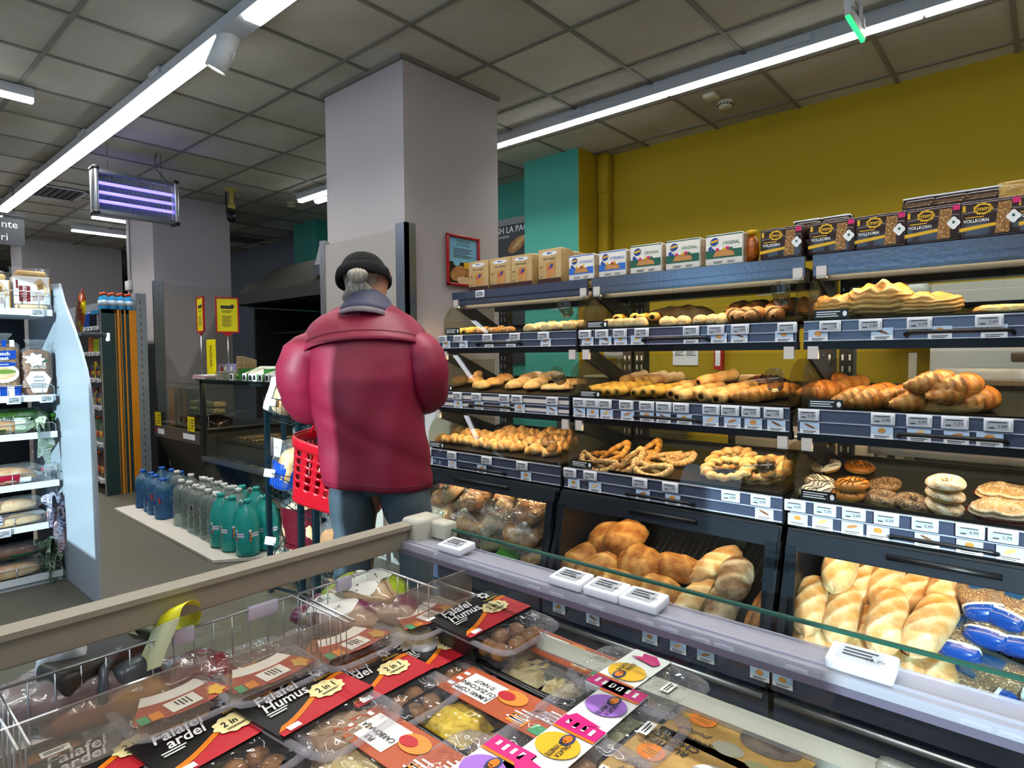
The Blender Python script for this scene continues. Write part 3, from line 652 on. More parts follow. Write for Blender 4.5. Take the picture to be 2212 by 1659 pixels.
    g = G(); g.prism([(2.19, .20), (2.19, .205), (2.80, .50), (2.80, .495)], .03, W-.03, 0)
    for k in range(30): xx = .05+k*(W-.1)/29; g.tube([(xx, 2.20, .213), (xx, 2.79, .498), (xx, 2.9, .64)], .003, 5)
    g.build('wire_floor', m_rack, b)
    if ui == 1:
        for u in (1500, 1640):
            xx = onz(u, 1300, .35).x-x0; g = G(); g.prism([(2.2, .21), (2.2, .30), (2.8, .60), (2.8, .5)], xx-.002, xx+.002, 0); g.build('divider', m_acr, b)
    g = G(); g.box((0, 2.15, .12), (W, 2.17, .245)); g.box((0.01, 2.145, .235), (W-.01, 2.152, .245), 1); g.box((0.01, 2.145, .185), (W-.01, 2.152, .19), 1); g.box((0, 2.18, 0), (W, 2.3, .13)); br = g.build('base_rail', [m_rail, m_rail2], b)
    g = G(); g.tube([(.01, 2.155, .085), (W-.01, 2.155, .085)], .012, 10); g.build('kick_strip', m_alu, br)
    for k, u in enumerate(botx[ui][0]):
        x = ony(u, 1400, 2.14).x-x0
        if x < W: put_tag(br, x, 2.139, .215, k+ui)
    for k, u in enumerate(botx[ui][1]):
        x = ony(u, 1400, 2.14).x-x0; put_card(br, x, 2.143, .165, k+1)
# ---------------------------------------------------------------- pieces on the trays
def pxs(z, ox, oy, pts): return [(ox+p[0]/z, oy+p[1]/z)+tuple(p[2:]) for p in pts]
def jig(a=.25): return rnd(-a, a)
place_w = ['left bakery unit', 'middle bakery unit', 'right bakery unit']; tier_w = [None, 'top tray', 'middle tray', 'lowest tray']
def numbered(items, noun, where, front=None):
    """items sorted left to right; yields label"""
    return [f'{noun}, {ORD[i]} from left {where}' for i in range(len(items))]
TA = math.atan(TK)
def tz(y, z): return z+TK*(y-(1.3 < z and 2.49 or z > .9 and 2.43 or 2.36))
def row(protos, us, y, z, noun, where, group, cat=None, rot=0, jit=.25, dz=None, kinds=None, vs=None, dy=.0, sc=1.12):
    us = sorted(us); labs = numbered(us, noun, where)
    for i, u in enumerate(us):
        yy = y+(dy*((i % 2)-.5)); x = ony(u, 750, yy).x
        protos.get(i if kinds is None else kinds[i], (x, yy, tz(yy, z)), (Matrix.Rotation(TA+jig(.06), 3, 'X') @ Matrix.Rotation(rot+jig(jit), 3, 'Z')).to_euler(), labs[i], group, (sc, sc, sc))
def spread(protos, pts, z, noun, where, group, rot=0, jit=.3, h=0, sc=1.12, prop=0):
    """pts: pixel centres on a tray whose front edge is at height z (+h half height)"""
    pts = sorted(pts, key=lambda p: p[0]); labs = numbered(pts, noun, where); li = 1 if z > 1.3 else 2 if z > .9 else 3; y0 = LV[li]['y']+.03
    for i, p in enumerate(pts):
        lift = p[2] if len(p) > 2 else 0; n = Vector((0, -TK, 1)); p0 = Vector((0, y0, z+h+lift)); d = ray(p[0], p[1]); q = CAM+d*((p0-CAM).dot(n)/d.dot(n))
        q.y = min(max(q.y, y0+.06), BY-.12)
        R_ = Matrix.Rotation(TA+prop+jig(.06), 3, 'X') @ Matrix.Rotation(rot+jig(jit), 3, 'Z')
        protos.get(i, (q.x, q.y, tz(q.y, z)+lift+prop*.04), R_.to_euler(), labs[i], group, (sc, sc, sc))
T1, T2, T3 = LV[1]['t']-.008, LV[2]['t']-.008, LV[3]['t']-.008
# left unit
P_ = Proto([single('breadstick', logmesh(.17, .02, i, 7), c_yel, 'pastry') for i in range(2)])
row(P_, [990, 1005, 1019], 2.56, T1, 'twisted golden breadstick', 'on the left unit top tray', 'breadsticks on the top tray', rot=1.9, jit=.15)
P_ = Proto([single('seeded_roll', loafmesh(.13, .05, .042, 0, seed=i), c_seed, 'roll') for i in range(2)])
row(P_, [1036, 1052, 1068, 1083, 1100], 2.6, T1, 'brown seeded roll', 'on the left unit top tray', 'seeded rolls on the top tray', rot=2.1, dy=.1)
P_ = Proto([single('bread_bun', bunmesh(.031, .052, i, 1.1, 1), c_pale, 'bun') for i in range(3)])
row(P_, [1146, 1164, 1183, 1204, 1229], 2.54, T1, 'pale round bun in the front', 'on the left unit top tray', 'pale buns on the top tray', dy=.05)
row(P_, [1172, 1194, 1218, 1238, 1254], 2.64, T1, 'pale round bun in the back row', 'on the left unit top tray', 'pale buns on the top tray', dy=.05)
P_ = Proto([single('bread_bun', bunmesh(.047, .06, i+5, 1.1), c_gold, 'bun') for i in range(3)])
spread(P_, [(996, 822), (1027, 821), (1024, 808, .03), (1041, 832), (1069, 826), (1091, 817)], T2, 'smooth golden bun', 'on the left unit middle tray', 'golden buns on the middle tray', h=.025)
P_ = Proto([single('oval_loaf', loafmesh(.17, .085, .06, 3, seed=i), c_pale, 'bread') for i in range(3)])
spread(P_, [(1123, 828), (1149, 815), (1158, 830), (1195, 812)], T2, 'pale oval loaf', 'on the left unit middle tray', 'oval loaves on the middle tray', rot=1.5, h=.025)
P_ = Proto([single('flatbread', loafmesh(.16, .085, .04, 7, .9, seed=i, depth=.09), c_pale, 'bread') for i in range(2)])
spread(P_, [(1203, 835), (1238, 824)], T2, 'scored flat loaf', 'on the left unit middle tray', 'scored flat loaves', rot=.2, h=.02)
P_ = Proto([single('braided_roll', rollbraid(.10, .064, .05, 2+i % 2, i), c_gold, 'roll') for i in range(4)])
braids = pxs(3.6075, 900, 780, [(212, 610), (300, 612), (350, 622), (405, 628), (340, 558), (405, 568), (470, 575), (530, 580), (510, 645), (590, 603), (600, 658), (665, 672), (715, 668), (660, 578), (655, 612), (730, 545), (748, 590), (735, 632), (822, 552), (835, 600), (805, 672), (895, 637), (905, 572), (920, 697), (985, 597), (1010, 652), (1050, 557), (1100, 612), (1060, 708), (1130, 672), (1160, 565), (1200, 630)])
braids.sort(key=lambda p: -p[1]); rows_ = {k: braids[k*8:k*8+8] for k in range(4)}
for k, pts in rows_.items(): spread(P_, pts, T3, 'braided roll', f'in the {["front", "second", "third", "rear"][k]} row, left unit lowest tray', 'braided rolls on the lowest tray', rot=.5, jit=.5, h=.02)
# middle unit
P_ = Proto([single('bread_bun', bunmesh(.033, .055, i+9, 1.1), c_pale, 'bun') for i in range(2)])
row(P_, [1318, 1337, 1360, 1383], 2.53, T1, 'pale bun behind the pink glare', 'on the middle unit top tray', 'buns on the middle unit top tray')
P_ = Proto([single('pastry_stick', logmesh(.19, .022, i, 6), c_yel, 'pastry') for i in range(2)])
row(P_, [1345, 1372, 1399, 1420], 2.68, T1+.02, 'golden pastry stick', 'on the middle unit top tray', 'pastry sticks on the middle unit top tray', rot=1.9)
P_ = Proto([single('long_loaf', loafmesh(.30, .10, .09, 3, seed=3), c_gold, 'bread')])
row(P_, [1468], 2.75, T1, 'large golden loaf', 'lying at the back, middle unit top tray', None, rot=.1, jit=.05)
P_ = Proto([single('pale_roll', loafmesh(.15, .06, .05, 2, seed=i+2), c_pale, 'roll') for i in range(2)])
row(P_, [1445, 1477, 1514, 1541, 1561], 2.56, T1, 'pale long roll', 'on the middle unit top tray', 'pale long rolls', rot=2.1)
P_ = Proto([single('brown_roll', croissantmesh(.16, .036, .6, 4, i), c_brown, 'roll') for i in range(2)])
row(P_, [1588, 1610, 1634, 1672], 2.56, T1, 'brown crescent roll', 'front row, middle unit top tray', 'brown crescent rolls', rot=1.9, kinds=[0, 1, 0, 1])
row(P_, [1600, 1640, 1685, 1710], 2.74, T1+.02, 'brown crescent roll', 'back row, middle unit top tray', 'brown crescent rolls', rot=1.4)
def z5(p): return pxs(4.096, 1200, 760, p)
P_ = Proto([single('spinach_roll', logmesh(.17, .025, i, 5), c_yel, 'pastry') for i in range(2)])
spread(P_, z5([(430, 325), (505, 335), (580, 335), (655, 330), (735, 315)]), T2, 'yellow rolled pastry', 'of the left group, middle unit middle tray', 'yellow rolled pastries', rot=1.35, jit=.1, h=.02)
spread(P_, z5([(830, 350), (905, 350), (975, 345), (1050, 330)]), T2, 'pale rolled pastry, centre group', 'on the middle unit middle tray', 'yellow rolled pastries', rot=1.35, jit=.12, h=.02)
P_ = Proto([single('filled_roll', logmesh(.19, .028, i+4, 4), c_gold, 'pastry') for i in range(2)])
spread(P_, z5([(720, 232), (860, 240), (950, 240), (1020, 235)]), T2, 'golden rolled pastry in the back', 'middle unit middle tray', 'rolled pastries at the back', rot=1.2, jit=.15, h=.02)
spread(P_, z5([(1150, 350), (1240, 375), (1350, 355), (1440, 385), (1560, 385), (1650, 330)]), T2, 'golden filled pastry in the front', 'middle unit middle tray', 'filled pastries at the front', rot=1.2, jit=.25, h=.02)
spread(P_, z5([(1250, 300), (1370, 280), (1440, 245, .04), (1500, 285)]), T2, 'golden filled pastry in the rear', 'middle unit middle tray', 'filled pastries at the rear', rot=1.1, jit=.15, h=.02)
P_ = Proto([single('curved_pastry', croissantmesh(.22, .03, 1.1, 3, 1), c_gold, 'pastry')])
spread(P_, z5([(1720, 240)]), T2, 'arched golden pastry', 'on the middle unit middle tray', None, h=.02, jit=0)
P_ = Proto([single('croissant', croissantmesh(.16, .038, .7, 8, 2), crust('crust_choc', '3a1608', '8a4a1c', rough=.3), 'pastry')])
spread(P_, z5([(1870, 285)]), T2, 'dark chocolate croissant', 'on the middle unit middle tray', None, h=.03, rot=.4)
P_ = Proto([single('croissant', croissantmesh(.15, .034, .7, 8, i), c_crois, 'pastry') for i in range(2)])
spread(P_, z5([(1740, 385), (1830, 370), (1930, 345), (2010, 345)]), T2, 'orange brown croissant', 'on the middle unit middle tray', 'croissants of the middle unit', h=.03, rot=.5)
P_ = Proto([single('pretzel', pretzelmesh(.088, .0125, .1, i), (c_spret, c_pret)[i % 2], 'pretzel') for i in range(2)])
spread(P_, z5([(490, 862), (760, 875), (400, 952), (610, 962)]), T3, 'dark golden pretzel', 'on the middle unit lowest tray', 'dark pretzels', rot=.3, jit=.5, h=.035, prop=.75)
P_ = Proto([single('pretzel', pretzelmesh((.09, .105, .06)[i], .0135, .06, i+3), c_pale2, 'pretzel') for i in range(3)])
spread(P_, z5([(870, 995), (1120, 925), (935, 895)]), T3, 'pale pretzel', 'on the middle unit lowest tray', 'pale pretzels', rot=.2, jit=.5, h=.035, prop=.75, sc=1.0)
P_ = Proto([single('braided_ring', ringmesh(.06, .019, .2, i, 1.45), c_gold, 'pastry') for i in range(3)])
spread(P_, z5([(1560, 1000), (1520, 1060, .02), (1555, 965, .02), (1850, 1085), (1850, 1050, .02)]), T3, 'knotted pastry ring', 'on the middle unit lowest tray', 'knotted pastry rings', rot=.2, h=.02, prop=.45, sc=.92)
# right unit
P_ = Proto([single('puff_pastry', puffmesh(.16, .12, .08, i, 6), c_crois, 'pastry') for i in range(1)])
P_.get(0, (ony(1765, 700, 2.75).x, 2.75, tz(2.75, T1)), (TA, 0, .3), 'smaller folded puff pastry half hidden at the left end of the right unit top tray')
P2 = Proto([single('puff_pastry', puffmesh(*a, i, 6), crust('crust_puff', 'b87a30', 'efc078'), 'pastry') for i, a in enumerate([(.18, .14, .085), (.21, .16, .115), (.22, .13, .075)])])
for i, (u, l) in enumerate([(1817, 'folded golden puff pastry, leftmost of three on the right unit top tray'), (1903, 'tall golden puff pastry, middle of three on the right unit top tray'), (1998, 'wide layered puff pastry, rightmost of three on the right unit top tray')]):
    P2.get(i, (ony(u, 700, 2.60).x, 2.60, tz(2.60, T1)), (TA, 0, .1), l, 'large puff pastries')
P_ = Proto([single('mini_bow_pastry', ringmesh(.022, .014, .1, i, 1.5, 3), c_gold, 'pastry') for i in range(2)])
row(P_, [2150, 2168, 2188, 2206], 2.55, T1, 'small golden bow pastry', 'on the right unit top tray', 'small bow pastries')
for k, u in enumerate((1943, 2052, 2125)):
    x = ony(u, 650, 2.49).x-RX[2]
def z6(p): return pxs(3.686, 1690, 750, p)
P_ = Proto([single('croissant', croissantmesh(.17, .042, .75, 9, i), c_crois, 'pastry') for i in range(3)])
spread(P_, z6([(320, 355), (410, 290), (600, 420), (720, 410), (800, 385), (925, 405), (1085, 430), (1590, 420)]), T2, 'glossy croissant', 'on the right unit middle tray', 'croissants of the right unit', rot=1.1, jit=.4, h=.035)
spread(P_, z6([(1160, 350, .03), (1225, 300, .06), (1380, 375, .03), (1430, 320, .05)]), T2, 'croissant piled in the upper heap', 'on the right unit middle tray', 'heaped croissants', rot=.9, jit=.5, h=.035)
P_ = Proto([single('filled_roll', logmesh(.15, .036, 9, 4), c_crois, 'pastry')])
spread(P_, z6([(530, 310)]), T2, 'rolled pastry with open pale end', 'on the right unit middle tray', None, h=.03, rot=.9)
P_ = Proto([single('puff_slice', puffmesh(.17, .10, .05, 8, 9), crust('crust_puff', 'b87a30', 'efc078'), 'pastry')])
spread(P_, z6([(1330, 455)]), T2, 'flat layered puff slice', 'on the right unit middle tray', None, h=.025)
d_w = Proto([donutthing('donut', c_dough, c_icew, c_choc, seed=1)]); d_o = Proto([donutthing('donut', c_dough, c_iceo, c_choc, seed=2)]); d_c = Proto([donutthing('donut', c_dough, c_icec, seed=3)]); d_n = Proto([donutthing('donut', c_dough, c_icen, seed=4)])
for pr, pts, nm in ((d_w, [(360, 1000), (300, 1075), (250, 1120)], 'white iced donut with dark stripes,'), (d_o, [(610, 1015), (525, 1085, .035), (505, 1160)], 'caramel donut with dark stripes,'), (d_c, [(820, 1110), (785, 1190), (1015, 1225)], 'dark crumb topped donut,'), (d_n, [(1262, 1255), (1262, 1175, .038), (1262, 1100, .076)], 'nut crusted donut of the stack,')):
    pts = z6(pts); srt = sorted(pts, key=lambda p: -p[1])
    for i, p in enumerate(srt):
        lf = p[2] if len(p) > 2 else 0; q = onz(p[0], p[1], T3+.04+lf)
        pr.get(0, (q.x, max(q.y, 2.43), tz(max(q.y, 2.43), T3)+lf), (TA+.12+jig(.1), 0, jig(1)), f'{nm} {["lowest and nearest", "middle", "farthest or topmost"][i]} of three, right unit lowest tray', 'donuts, '+nm[:-1])
def tart(label, p, z):
    q = onz(p[0], p[1], z+.03); t = thing('tart', label, 'pastry', (q.x, max(q.y, 2.43), tz(max(q.y, 2.43), z)), (TA+.1, 0, .1))
    g = G()
    def fn(u, v):
        a = u*2*math.pi; r = (.045+.018*v)*(1+.03*math.sin(a*26)*v); return (math.cos(a)*r*1.45, math.sin(a)*r, v*.022)
    g.grid(fn, 104, 4, closeu=True); g.build('paper_case', mat('paper_red', 'a3121e', .5), t)
    g = puffmesh(.165, .11, .045, 3, 3); o = g.build('tart_top', c_icen, t, (0, 0, .008))
tart('nearer cream tart in a red paper case at the right end of the lowest tray', z6([(1750, 1320)])[0], T3)
tart('farther cream tart in a red paper case at the right end of the lowest tray', z6([(1790, 1235)])[0], T3+.0)
# bins: breads leaning on the sloping wire floor (y 2.19 z .21 -> y 2.80 z .50)
SL = math.atan2(.50-.205, .61); SN = Vector((0, -math.sin(SL), math.cos(SL)))
def onslope(u, v, h): # point where the view ray meets the plane lifted h above the floor
    d = ray(u, v); p0 = Vector((0, 2.19, .212))+SN*h; t_ = (p0-CAM).dot(SN)/d.dot(SN); return CAM+d*t_
def lean(pr, k, u, v, h, ang, label, group, tilt=0):
    """long axis up the slope, turned by ang in the slope plane; h = lift of its underside"""
    p = onslope(u, v, h+.04)-SN*.04
    M_ = Matrix.Rotation(SL, 3, 'X') @ Matrix.Rotation(math.pi/2+ang, 3, 'Z') @ Matrix.Rotation(tilt, 3, 'Y')
    return pr.get(k, p, M_.to_euler(), label, group)
def z7(x, y): return 1180+x/3.95, 1050+y/3.95
c_rd = crust('crust_round_loaf', '9c5a1a', 'eebb70', bump=1.0, nscale=26)
rounds = Proto([single('round_loaf', loafmesh(.225, .185, .12, 2, .3, seed=i+1, sq=2.1), c_rd, 'bread') for i in range(3)])
for i, (x, y, h, a, l) in enumerate([(300, 600, 0, -.55, 'long golden round loaf at the far left of the middle bin'), (520, 450, .01, .3, 'crusty round loaf at the back, behind another, in the middle bin'), (670, 440, .05, -.2, 'crusty round loaf topmost at the back left of the middle bin'), (430, 690, .02, -.7, 'cracked brown loaf left, below the two rear loaves of the middle bin'), (610, 860, 0, 1.4, 'brown loaf low in front left, seen through the cooler glass, middle bin'), (800, 650, .02, 1.2, 'square brown loaf in the centre left of the middle bin'), (1125, 690, .02, 1.5, 'square brown loaf in the centre of the middle bin'), (950, 920, .0, 1.3, 'wide brown loaf low in the centre of the middle bin')]):
    o = lean(rounds, i, *z7(x, y), h, a, l, 'round brown loaves in the middle bin')
    if i == 0: o.scale = (1.1, .72, .9)
longs = Proto([single('long_loaf', loafmesh(.27, .115, .095, 4, .5, seed=11), c_pale, 'bread'), single('long_loaf', loafmesh(.22, .135, .11, 2, .2, seed=12), c_flour, 'bread'), single('long_loaf', loafmesh(.24, .125, .10, 1, .2, seed=13), c_flour, 'bread'), single('long_loaf', loafmesh(.26, .085, .08, 0, seed=14), c_brown, 'bread')])
for i, x, y, h, a, l in [(0, 1440, 660, .03, -.45, 'pale long loaf leaning at the back right of the middle bin'), (0, 1270, 950, 0, -.3, 'pale brown long loaf in front, beside the middle bin divider'), (1, 1610, 780, .04, .1, 'flour dusted dark loaf lit by the sun in the middle bin'), (2, 1500, 1010, 0, .1, 'dark floury loaf in front, right of the pale one, middle bin'), (3, 1840, 1040, 0, -.05, 'ridged brown loaf standing at the far right of the middle bin')]:
    lean(longs, i, *z7(x, y), h, a, l, None)
whites = Proto([single('white_loaf', loafmesh(.29, .115, .105, 3, .6, seed=i+20, depth=.07), c_white, 'bread') for i in range(4)])
def z8(x, y): return 1680+x/3.77, 1100+y/3.77
wl = [(270, 770, .05, .1, 'leftmost, sunlit, in front'), (510, 440, .10, .05, 'topmost at the back left, its top in shade'), (700, 600, .03, -.1, 'rough, second at the back, behind two others'), (530, 840, .05, .05, 'second from the left in front'), (890, 590, .05, .05, 'with pale slashes, middle of the back row'), (890, 900, .09, .0, 'large, in the middle of the front row'), (1140, 640, .03, -.3, 'rough, leaning right in the back row'), (1420, 600, .06, -.2, 'rightmost at the back, rounded top'), (1240, 930, .09, -.25, 'knobbly, longest, rightmost of the front row'), (740, 1010, .0, .0, 'low, squeezed between the front loaves'), (260, 1050, .0, 1.1, 'lowest left, almost hidden'), (470, 1120, .0, .3, 'low, under the second front loaf'), (740, 1150, .0, .7, 'low, below the middle of the bin'), (1010, 1220, .0, .8, 'low, under the large front loaf'), (1280, 1290, .0, .2, 'lowest right, beside the blue bags')]
for i, (x, y, h, a, l) in enumerate(wl): lean(whites, i, *z8(x, y), h, a, 'white slashed loaf '+l+', right bin', 'white loaves in the right bin')
# ================================================================ packs on the rack tops (print on the front face, which looks to -y)
def pack(name, w, h, d, base, side, prints, mats, soft=.006, wrinkle=0):
    """upright pack, origin at the middle of its bottom; prints(g) draws on the front face"""
    t = thing(name, 'x', 'package')
    g = G(); g.rbox((-w/2, 0, 0), (w/2, d, h), soft, 0, 2); g.build('wrapper', [base], t)
    g = G(); g.at((0, -.0004, h/2), (1, 0, 0), (0, 0, 1)); prints(g, w, h); g.build('front_print', mats, t)
    if side: g = G(); g.box((w/2-.0005, .006, .008), (w/2+.0006, d-.006, h-.008)); g.build('side_panel', side, t)
    return t
k_tan = mat('pack_tan', 'cfae78', .35, col2='c09c62', scale=20, bump=.3, bscale=25, coat=.3); k_brn = mat('print_brown', '3c1a16', .4); k_blu = mat('print_blue', '1c3f94', .4); k_whi = mat('print_white', 'f2f2ee', .4); k_ora = mat('print_orange', 'd98a34', .4)
k_gre = mat('print_green', '1d5f48', .4); k_red = mat('print_red', 'b8202c', .4); k_ltb = mat('print_light_blue', '2f6fcb', .4); k_yel = mat('print_yellow', 'e8b41c', .4); k_cream = mat('pack_cream', 'e9e4d8', .35, bump=.15, bscale=20, coat=.3); k_side = mat('pack_side_beige', 'a8876c', .4, col2='c9b49c', scale=30)
k_choc = mat('pack_dark_brown', '33201a', .22, bump=.3, bscale=14, coat=.6); k_ink = mat('print_ink', '2b2724', .5); k_toast = crust('print_toast', 'a5612a', 'e0a55c'); k_pnk = mat('print_pink', 'd8246e', .4)
def pr_fette(g, w, h):
    g.rect(0, -h*.43, w, h*.14, 1, 1); g.ell(0, h*.36, w*.62, h*.13, 2, 1, lobes=2, amp=.1); g.text('Mulino', .0, h*.37, h*.075, 3, 2, shear=.3, bold=.02); g.text('Fette Integrali', 0, h*.21, h*.105, 0, 2, wide=.78)
    g.rbox; g.pol([(-w*.17+w*.05, -h*.34), (w*.2, -h*.34), (w*.23, -h*.3), (w*.26, h*.06), (w*.2, h*.1), (-w*.08, h*.1), (-w*.14, h*.05), (-w*.15, -h*.3)], 4, 2); g.ell(w*.08, -h*.03, w*.12, h*.08, 3, 4); g.ell(w*.12, h*.02, w*.1, h*.06, 3, 5); g.ell(w*.02, -h*.07, w*.1, h*.07, 5, 4); g.lines(-w*.35, -h*.02, w*.14, h*.05, 2, 0, 1); g.lines(-w*.35, -h*.3, w*.14, h*.05, 2, 0, 1)
def pr_crisp(col, word):
    def f(g, w, h):
        g.rect(0, h*.455, w*.98, h*.03, col, 1); g.rect(0, -h*.14, w*.96, h*.26, col, 1); g.ell(-w*.25, h*.26, w*.24, h*.24, 3, 2, rot=.5); g.ell(-w*.36, h*.06, w*.12, h*.1, 3, 2, rot=.9); g.ell(-w*.3, -h*.0, w*.1, h*.08, 3, 2, rot=.7); g.rect(-w*.25, h*.27, w*.2, h*.07, 6, 3, rot=.2)
        g.text(word, w*.2, h*.19, h*.15, col if col != 7 else 8, 2, wide=.8); g.pol([(-w*.28, -h*.22), (w*.3, -h*.22), (w*.22, h*.0), (-w*.18, h*.0)], 4, 3)
        for k in range(5): g.ell(-w*.16+k*w*.09, h*.0+.004*(k % 2), w*.1, h*.1, (5, 2, 6, 5, 7)[k] if col != 7 else (6, 2, 5, 6, 2)[k], 4+k)
        g.lines(-w*.15, -h*.4, w*.25, h*.08, 2, 0, 1); g.lines(w*.2, -h*.4, w*.2, h*.08, 2, 0, 1)
    return f
def pr_emma(g, w, h):
    g.pol([(-w*.49, -h*.30), (w*.12, -h*.2), (w*.12, -h*.12), (-w*.49, -h*.2)], 6, 1); g.ell(-w*.12, h*.26, w*.3, h*.3, 6, 1, lobes=9, amp=.06, n=54); g.ell(-w*.12, h*.26, w*.24, h*.2, 9, 2); g.text('Emma', -w*.12, h*.26, h*.17, 6, 3, shear=.3, bold=.02); g.text('VOLLKORN', -w*.22, -h*.04, h*.12, 2, 2, bold=.02, wide=.85); g.lines(-w*.25, h*.06, w*.3, h*.06, 1, 6, 1)
    g.pol([(w*.08, -h*.42), (w*.3, -h*.4), (w*.33, h*.38), (w*.12, h*.38)], 10, 2); g.ell(w*.36, -h*.02, w*.2, h*.3, 2, 3, lobes=4, amp=.15); g.ell(w*.36, 0, w*.05, h*.08, 7, 4); g.rect(w*.4, h*.38, w*.12, h*.14, 5, 2); g.rect(-w*.42, h*.3, w*.05, h*.16, 6, 1)
PM = [k_ink, k_brn, k_whi, k_blu, k_toast, k_pnk, k_yel, k_gre, k_gre, k_choc, c_seed]
Z0 = 1.656
P_ = Proto([pack('rusk_pack', .152, .170, .095, k_tan, None, pr_fette, PM)])
for i, (u, l) in enumerate([(1033, 'leftmost tan rusk pack on the left rack top, in front of the red frame'), (1080, 'second tan rusk pack from the left on the rack top'), (1126, 'third tan rusk pack from the left on the rack top'), (1187, 'rightmost and largest front tan rusk pack on the rack top')]):
    P_.get(0, (ony(u, 600, 2.56).x, 2.56, Z0), (0, 0, jig(.03)), l, 'rusk packs', (1.0, 1, 1.0+(.05 if i == 3 else 0)))
for i, y in enumerate((2.665, 2.765)): P_.get(0, (ony(1190, 600, 2.56).x+.0, y, Z0), (0, 0, 0), ['tan rusk pack standing directly behind the rightmost front one', 'rearmost tan rusk pack behind the rightmost front one'][i], 'rusk packs')
def white(col): m = list(PM); m[7] = k_ltb if col == 'b' else k_gre; return m
P_ = Proto([pack('crispbread_pack', .152, .125, .075, k_cream, k_side, pr_crisp(7, 'INTEGRALE'), [k_ink, k_brn, k_whi, k_blu, k_toast, k_red, k_yel, k_ltb, k_ltb])])
for u, l in ((1255, 'blue striped crispbread pack, left one next to the rusks'), (1322, 'blue striped crispbread pack, right one of the two')): P_.get(0, (ony(u, 600, 2.56).x, 2.56, Z0), (0, 0, 0), l, 'crispbread packs')
P_ = Proto([pack('crispbread_pack', .162, .132, .075, k_cream, k_side, pr_crisp(8, 'ORIGINAL'), PM)])
for u, l in ((1394, 'green striped crispbread pack, left of three'), (1474, 'green striped crispbread pack, middle of three'), (1563, 'green striped crispbread pack, right of three beside the orange bag')): P_.get(0, (ony(u, 560, 2.56).x, 2.56, Z0), (0, 0, 0), l, 'crispbread packs')
t = thing('orange_bag', 'crumpled orange snack bag squeezed between crispbread and brown packs', 'bag', (ony(1622, 560, 2.62).x, 2.63, Z0)); g = G(); g.lathe([(.001, 0), (.03, .0), (.036, .05), (.03, .10), (.012, .12)], n=16, sx=.9, sy=.9); g.build('film', mat('orange_film', 'c96a10', .25, col2='7a3a08', scale=30, bump=.8, bscale=30), t); g = G(); g.lathe([(.012, .12), (.025, .14)], n=9); g.build('crimped_end', k_yel, t)
P_ = Proto([pack('wholegrain_pack', .165, .125, .085, k_choc, None, pr_emma, PM, .01), pack('wholegrain_pack', .165, .125, .085, k_choc, None, pr_emma, PM, .01)])
for i, (u, l) in enumerate([(1687, 'brown wholegrain bread pack, leftmost, partly over the unit joint'), (1796, 'brown wholegrain bread pack, second from left'), (1901, 'brown wholegrain bread pack with torn grey film, third from left'), (2014, 'brown wholegrain bread pack, fourth from left'), (2138, 'brown wholegrain bread pack, fifth from left'), (2262, 'brown wholegrain bread pack cut by the right picture edge')]):
    P_.get(0, (ony(u, 500, 2.56).x, 2.56, Z0), (0, 0, jig(.03)), l, 'wholegrain packs')
g = G(); g.rbox((-.055, 0, 0), (.055, .07, .075), .012); g2 = pack('wholegrain_pack', .115, .085, .09, k_choc, None, lambda g, w, h: (g.rect(0, h*.4, w*.9, h*.06, 2, 1), g.lines(0, h*.1, w*.8, h*.2, 2, 10, 1)), PM, .02)
P_ = Proto([g2])
for u, z, l in [(1744, .10, 'upper brown pack lying behind, left of two above the second pack'), (1806, .10, 'upper brown pack lying behind, right of two above the second pack'), (1985, .125, 'upper brown pack at left above the fourth pack'), (2052, .125, 'upper brown pack at centre above the fourth and fifth packs'), (2122, .125, 'upper brown pack above the fifth pack')]:
    P_.get(0, (ony(u, 500, 2.66).x, 2.655, Z0+z-.02), (0, 0, jig(.05)), l, 'upper wholegrain packs')
# boards the upper packs rest on: a lower layer of the same packs behind
for i, u in enumerate((1744, 1820, 1985, 2060, 2140)):
    o = dup(g2, (ony(u, 500, 2.66).x, 2.655, Z0), (0, 0, 0), f'brown pack in the rear layer, {ORD[i]} from left, mostly hidden by the front packs', 'rear wholegrain packs')
t = thing('bread_pack', 'yellowish film wrapped bread pack at the top right picture edge', 'package', (ony(2195, 450, 2.66).x, 2.655, Z0+.105)); g = G(); g.rbox((-.06, 0, 0), (.06, .08, .09), .02); g.build('wrapper', mat('amber_film', 'a07a2c', .25, col2='d0a858', scale=25, bump=.6, bscale=20), t)
dup(g2, (ony(2215, 450, 2.66).x+.02, 2.655, Z0), (0, 0, 0), 'brown pack in the rear layer under the yellowish wrapped pack', 'rear wholegrain packs')
# small price tag on left rack top edge
r_ = bpy.data.objects['bakery_rack']; put_tag(r_, ony(1037, 633, 2.54).x-RX[0], 2.544, 1.633, 1)
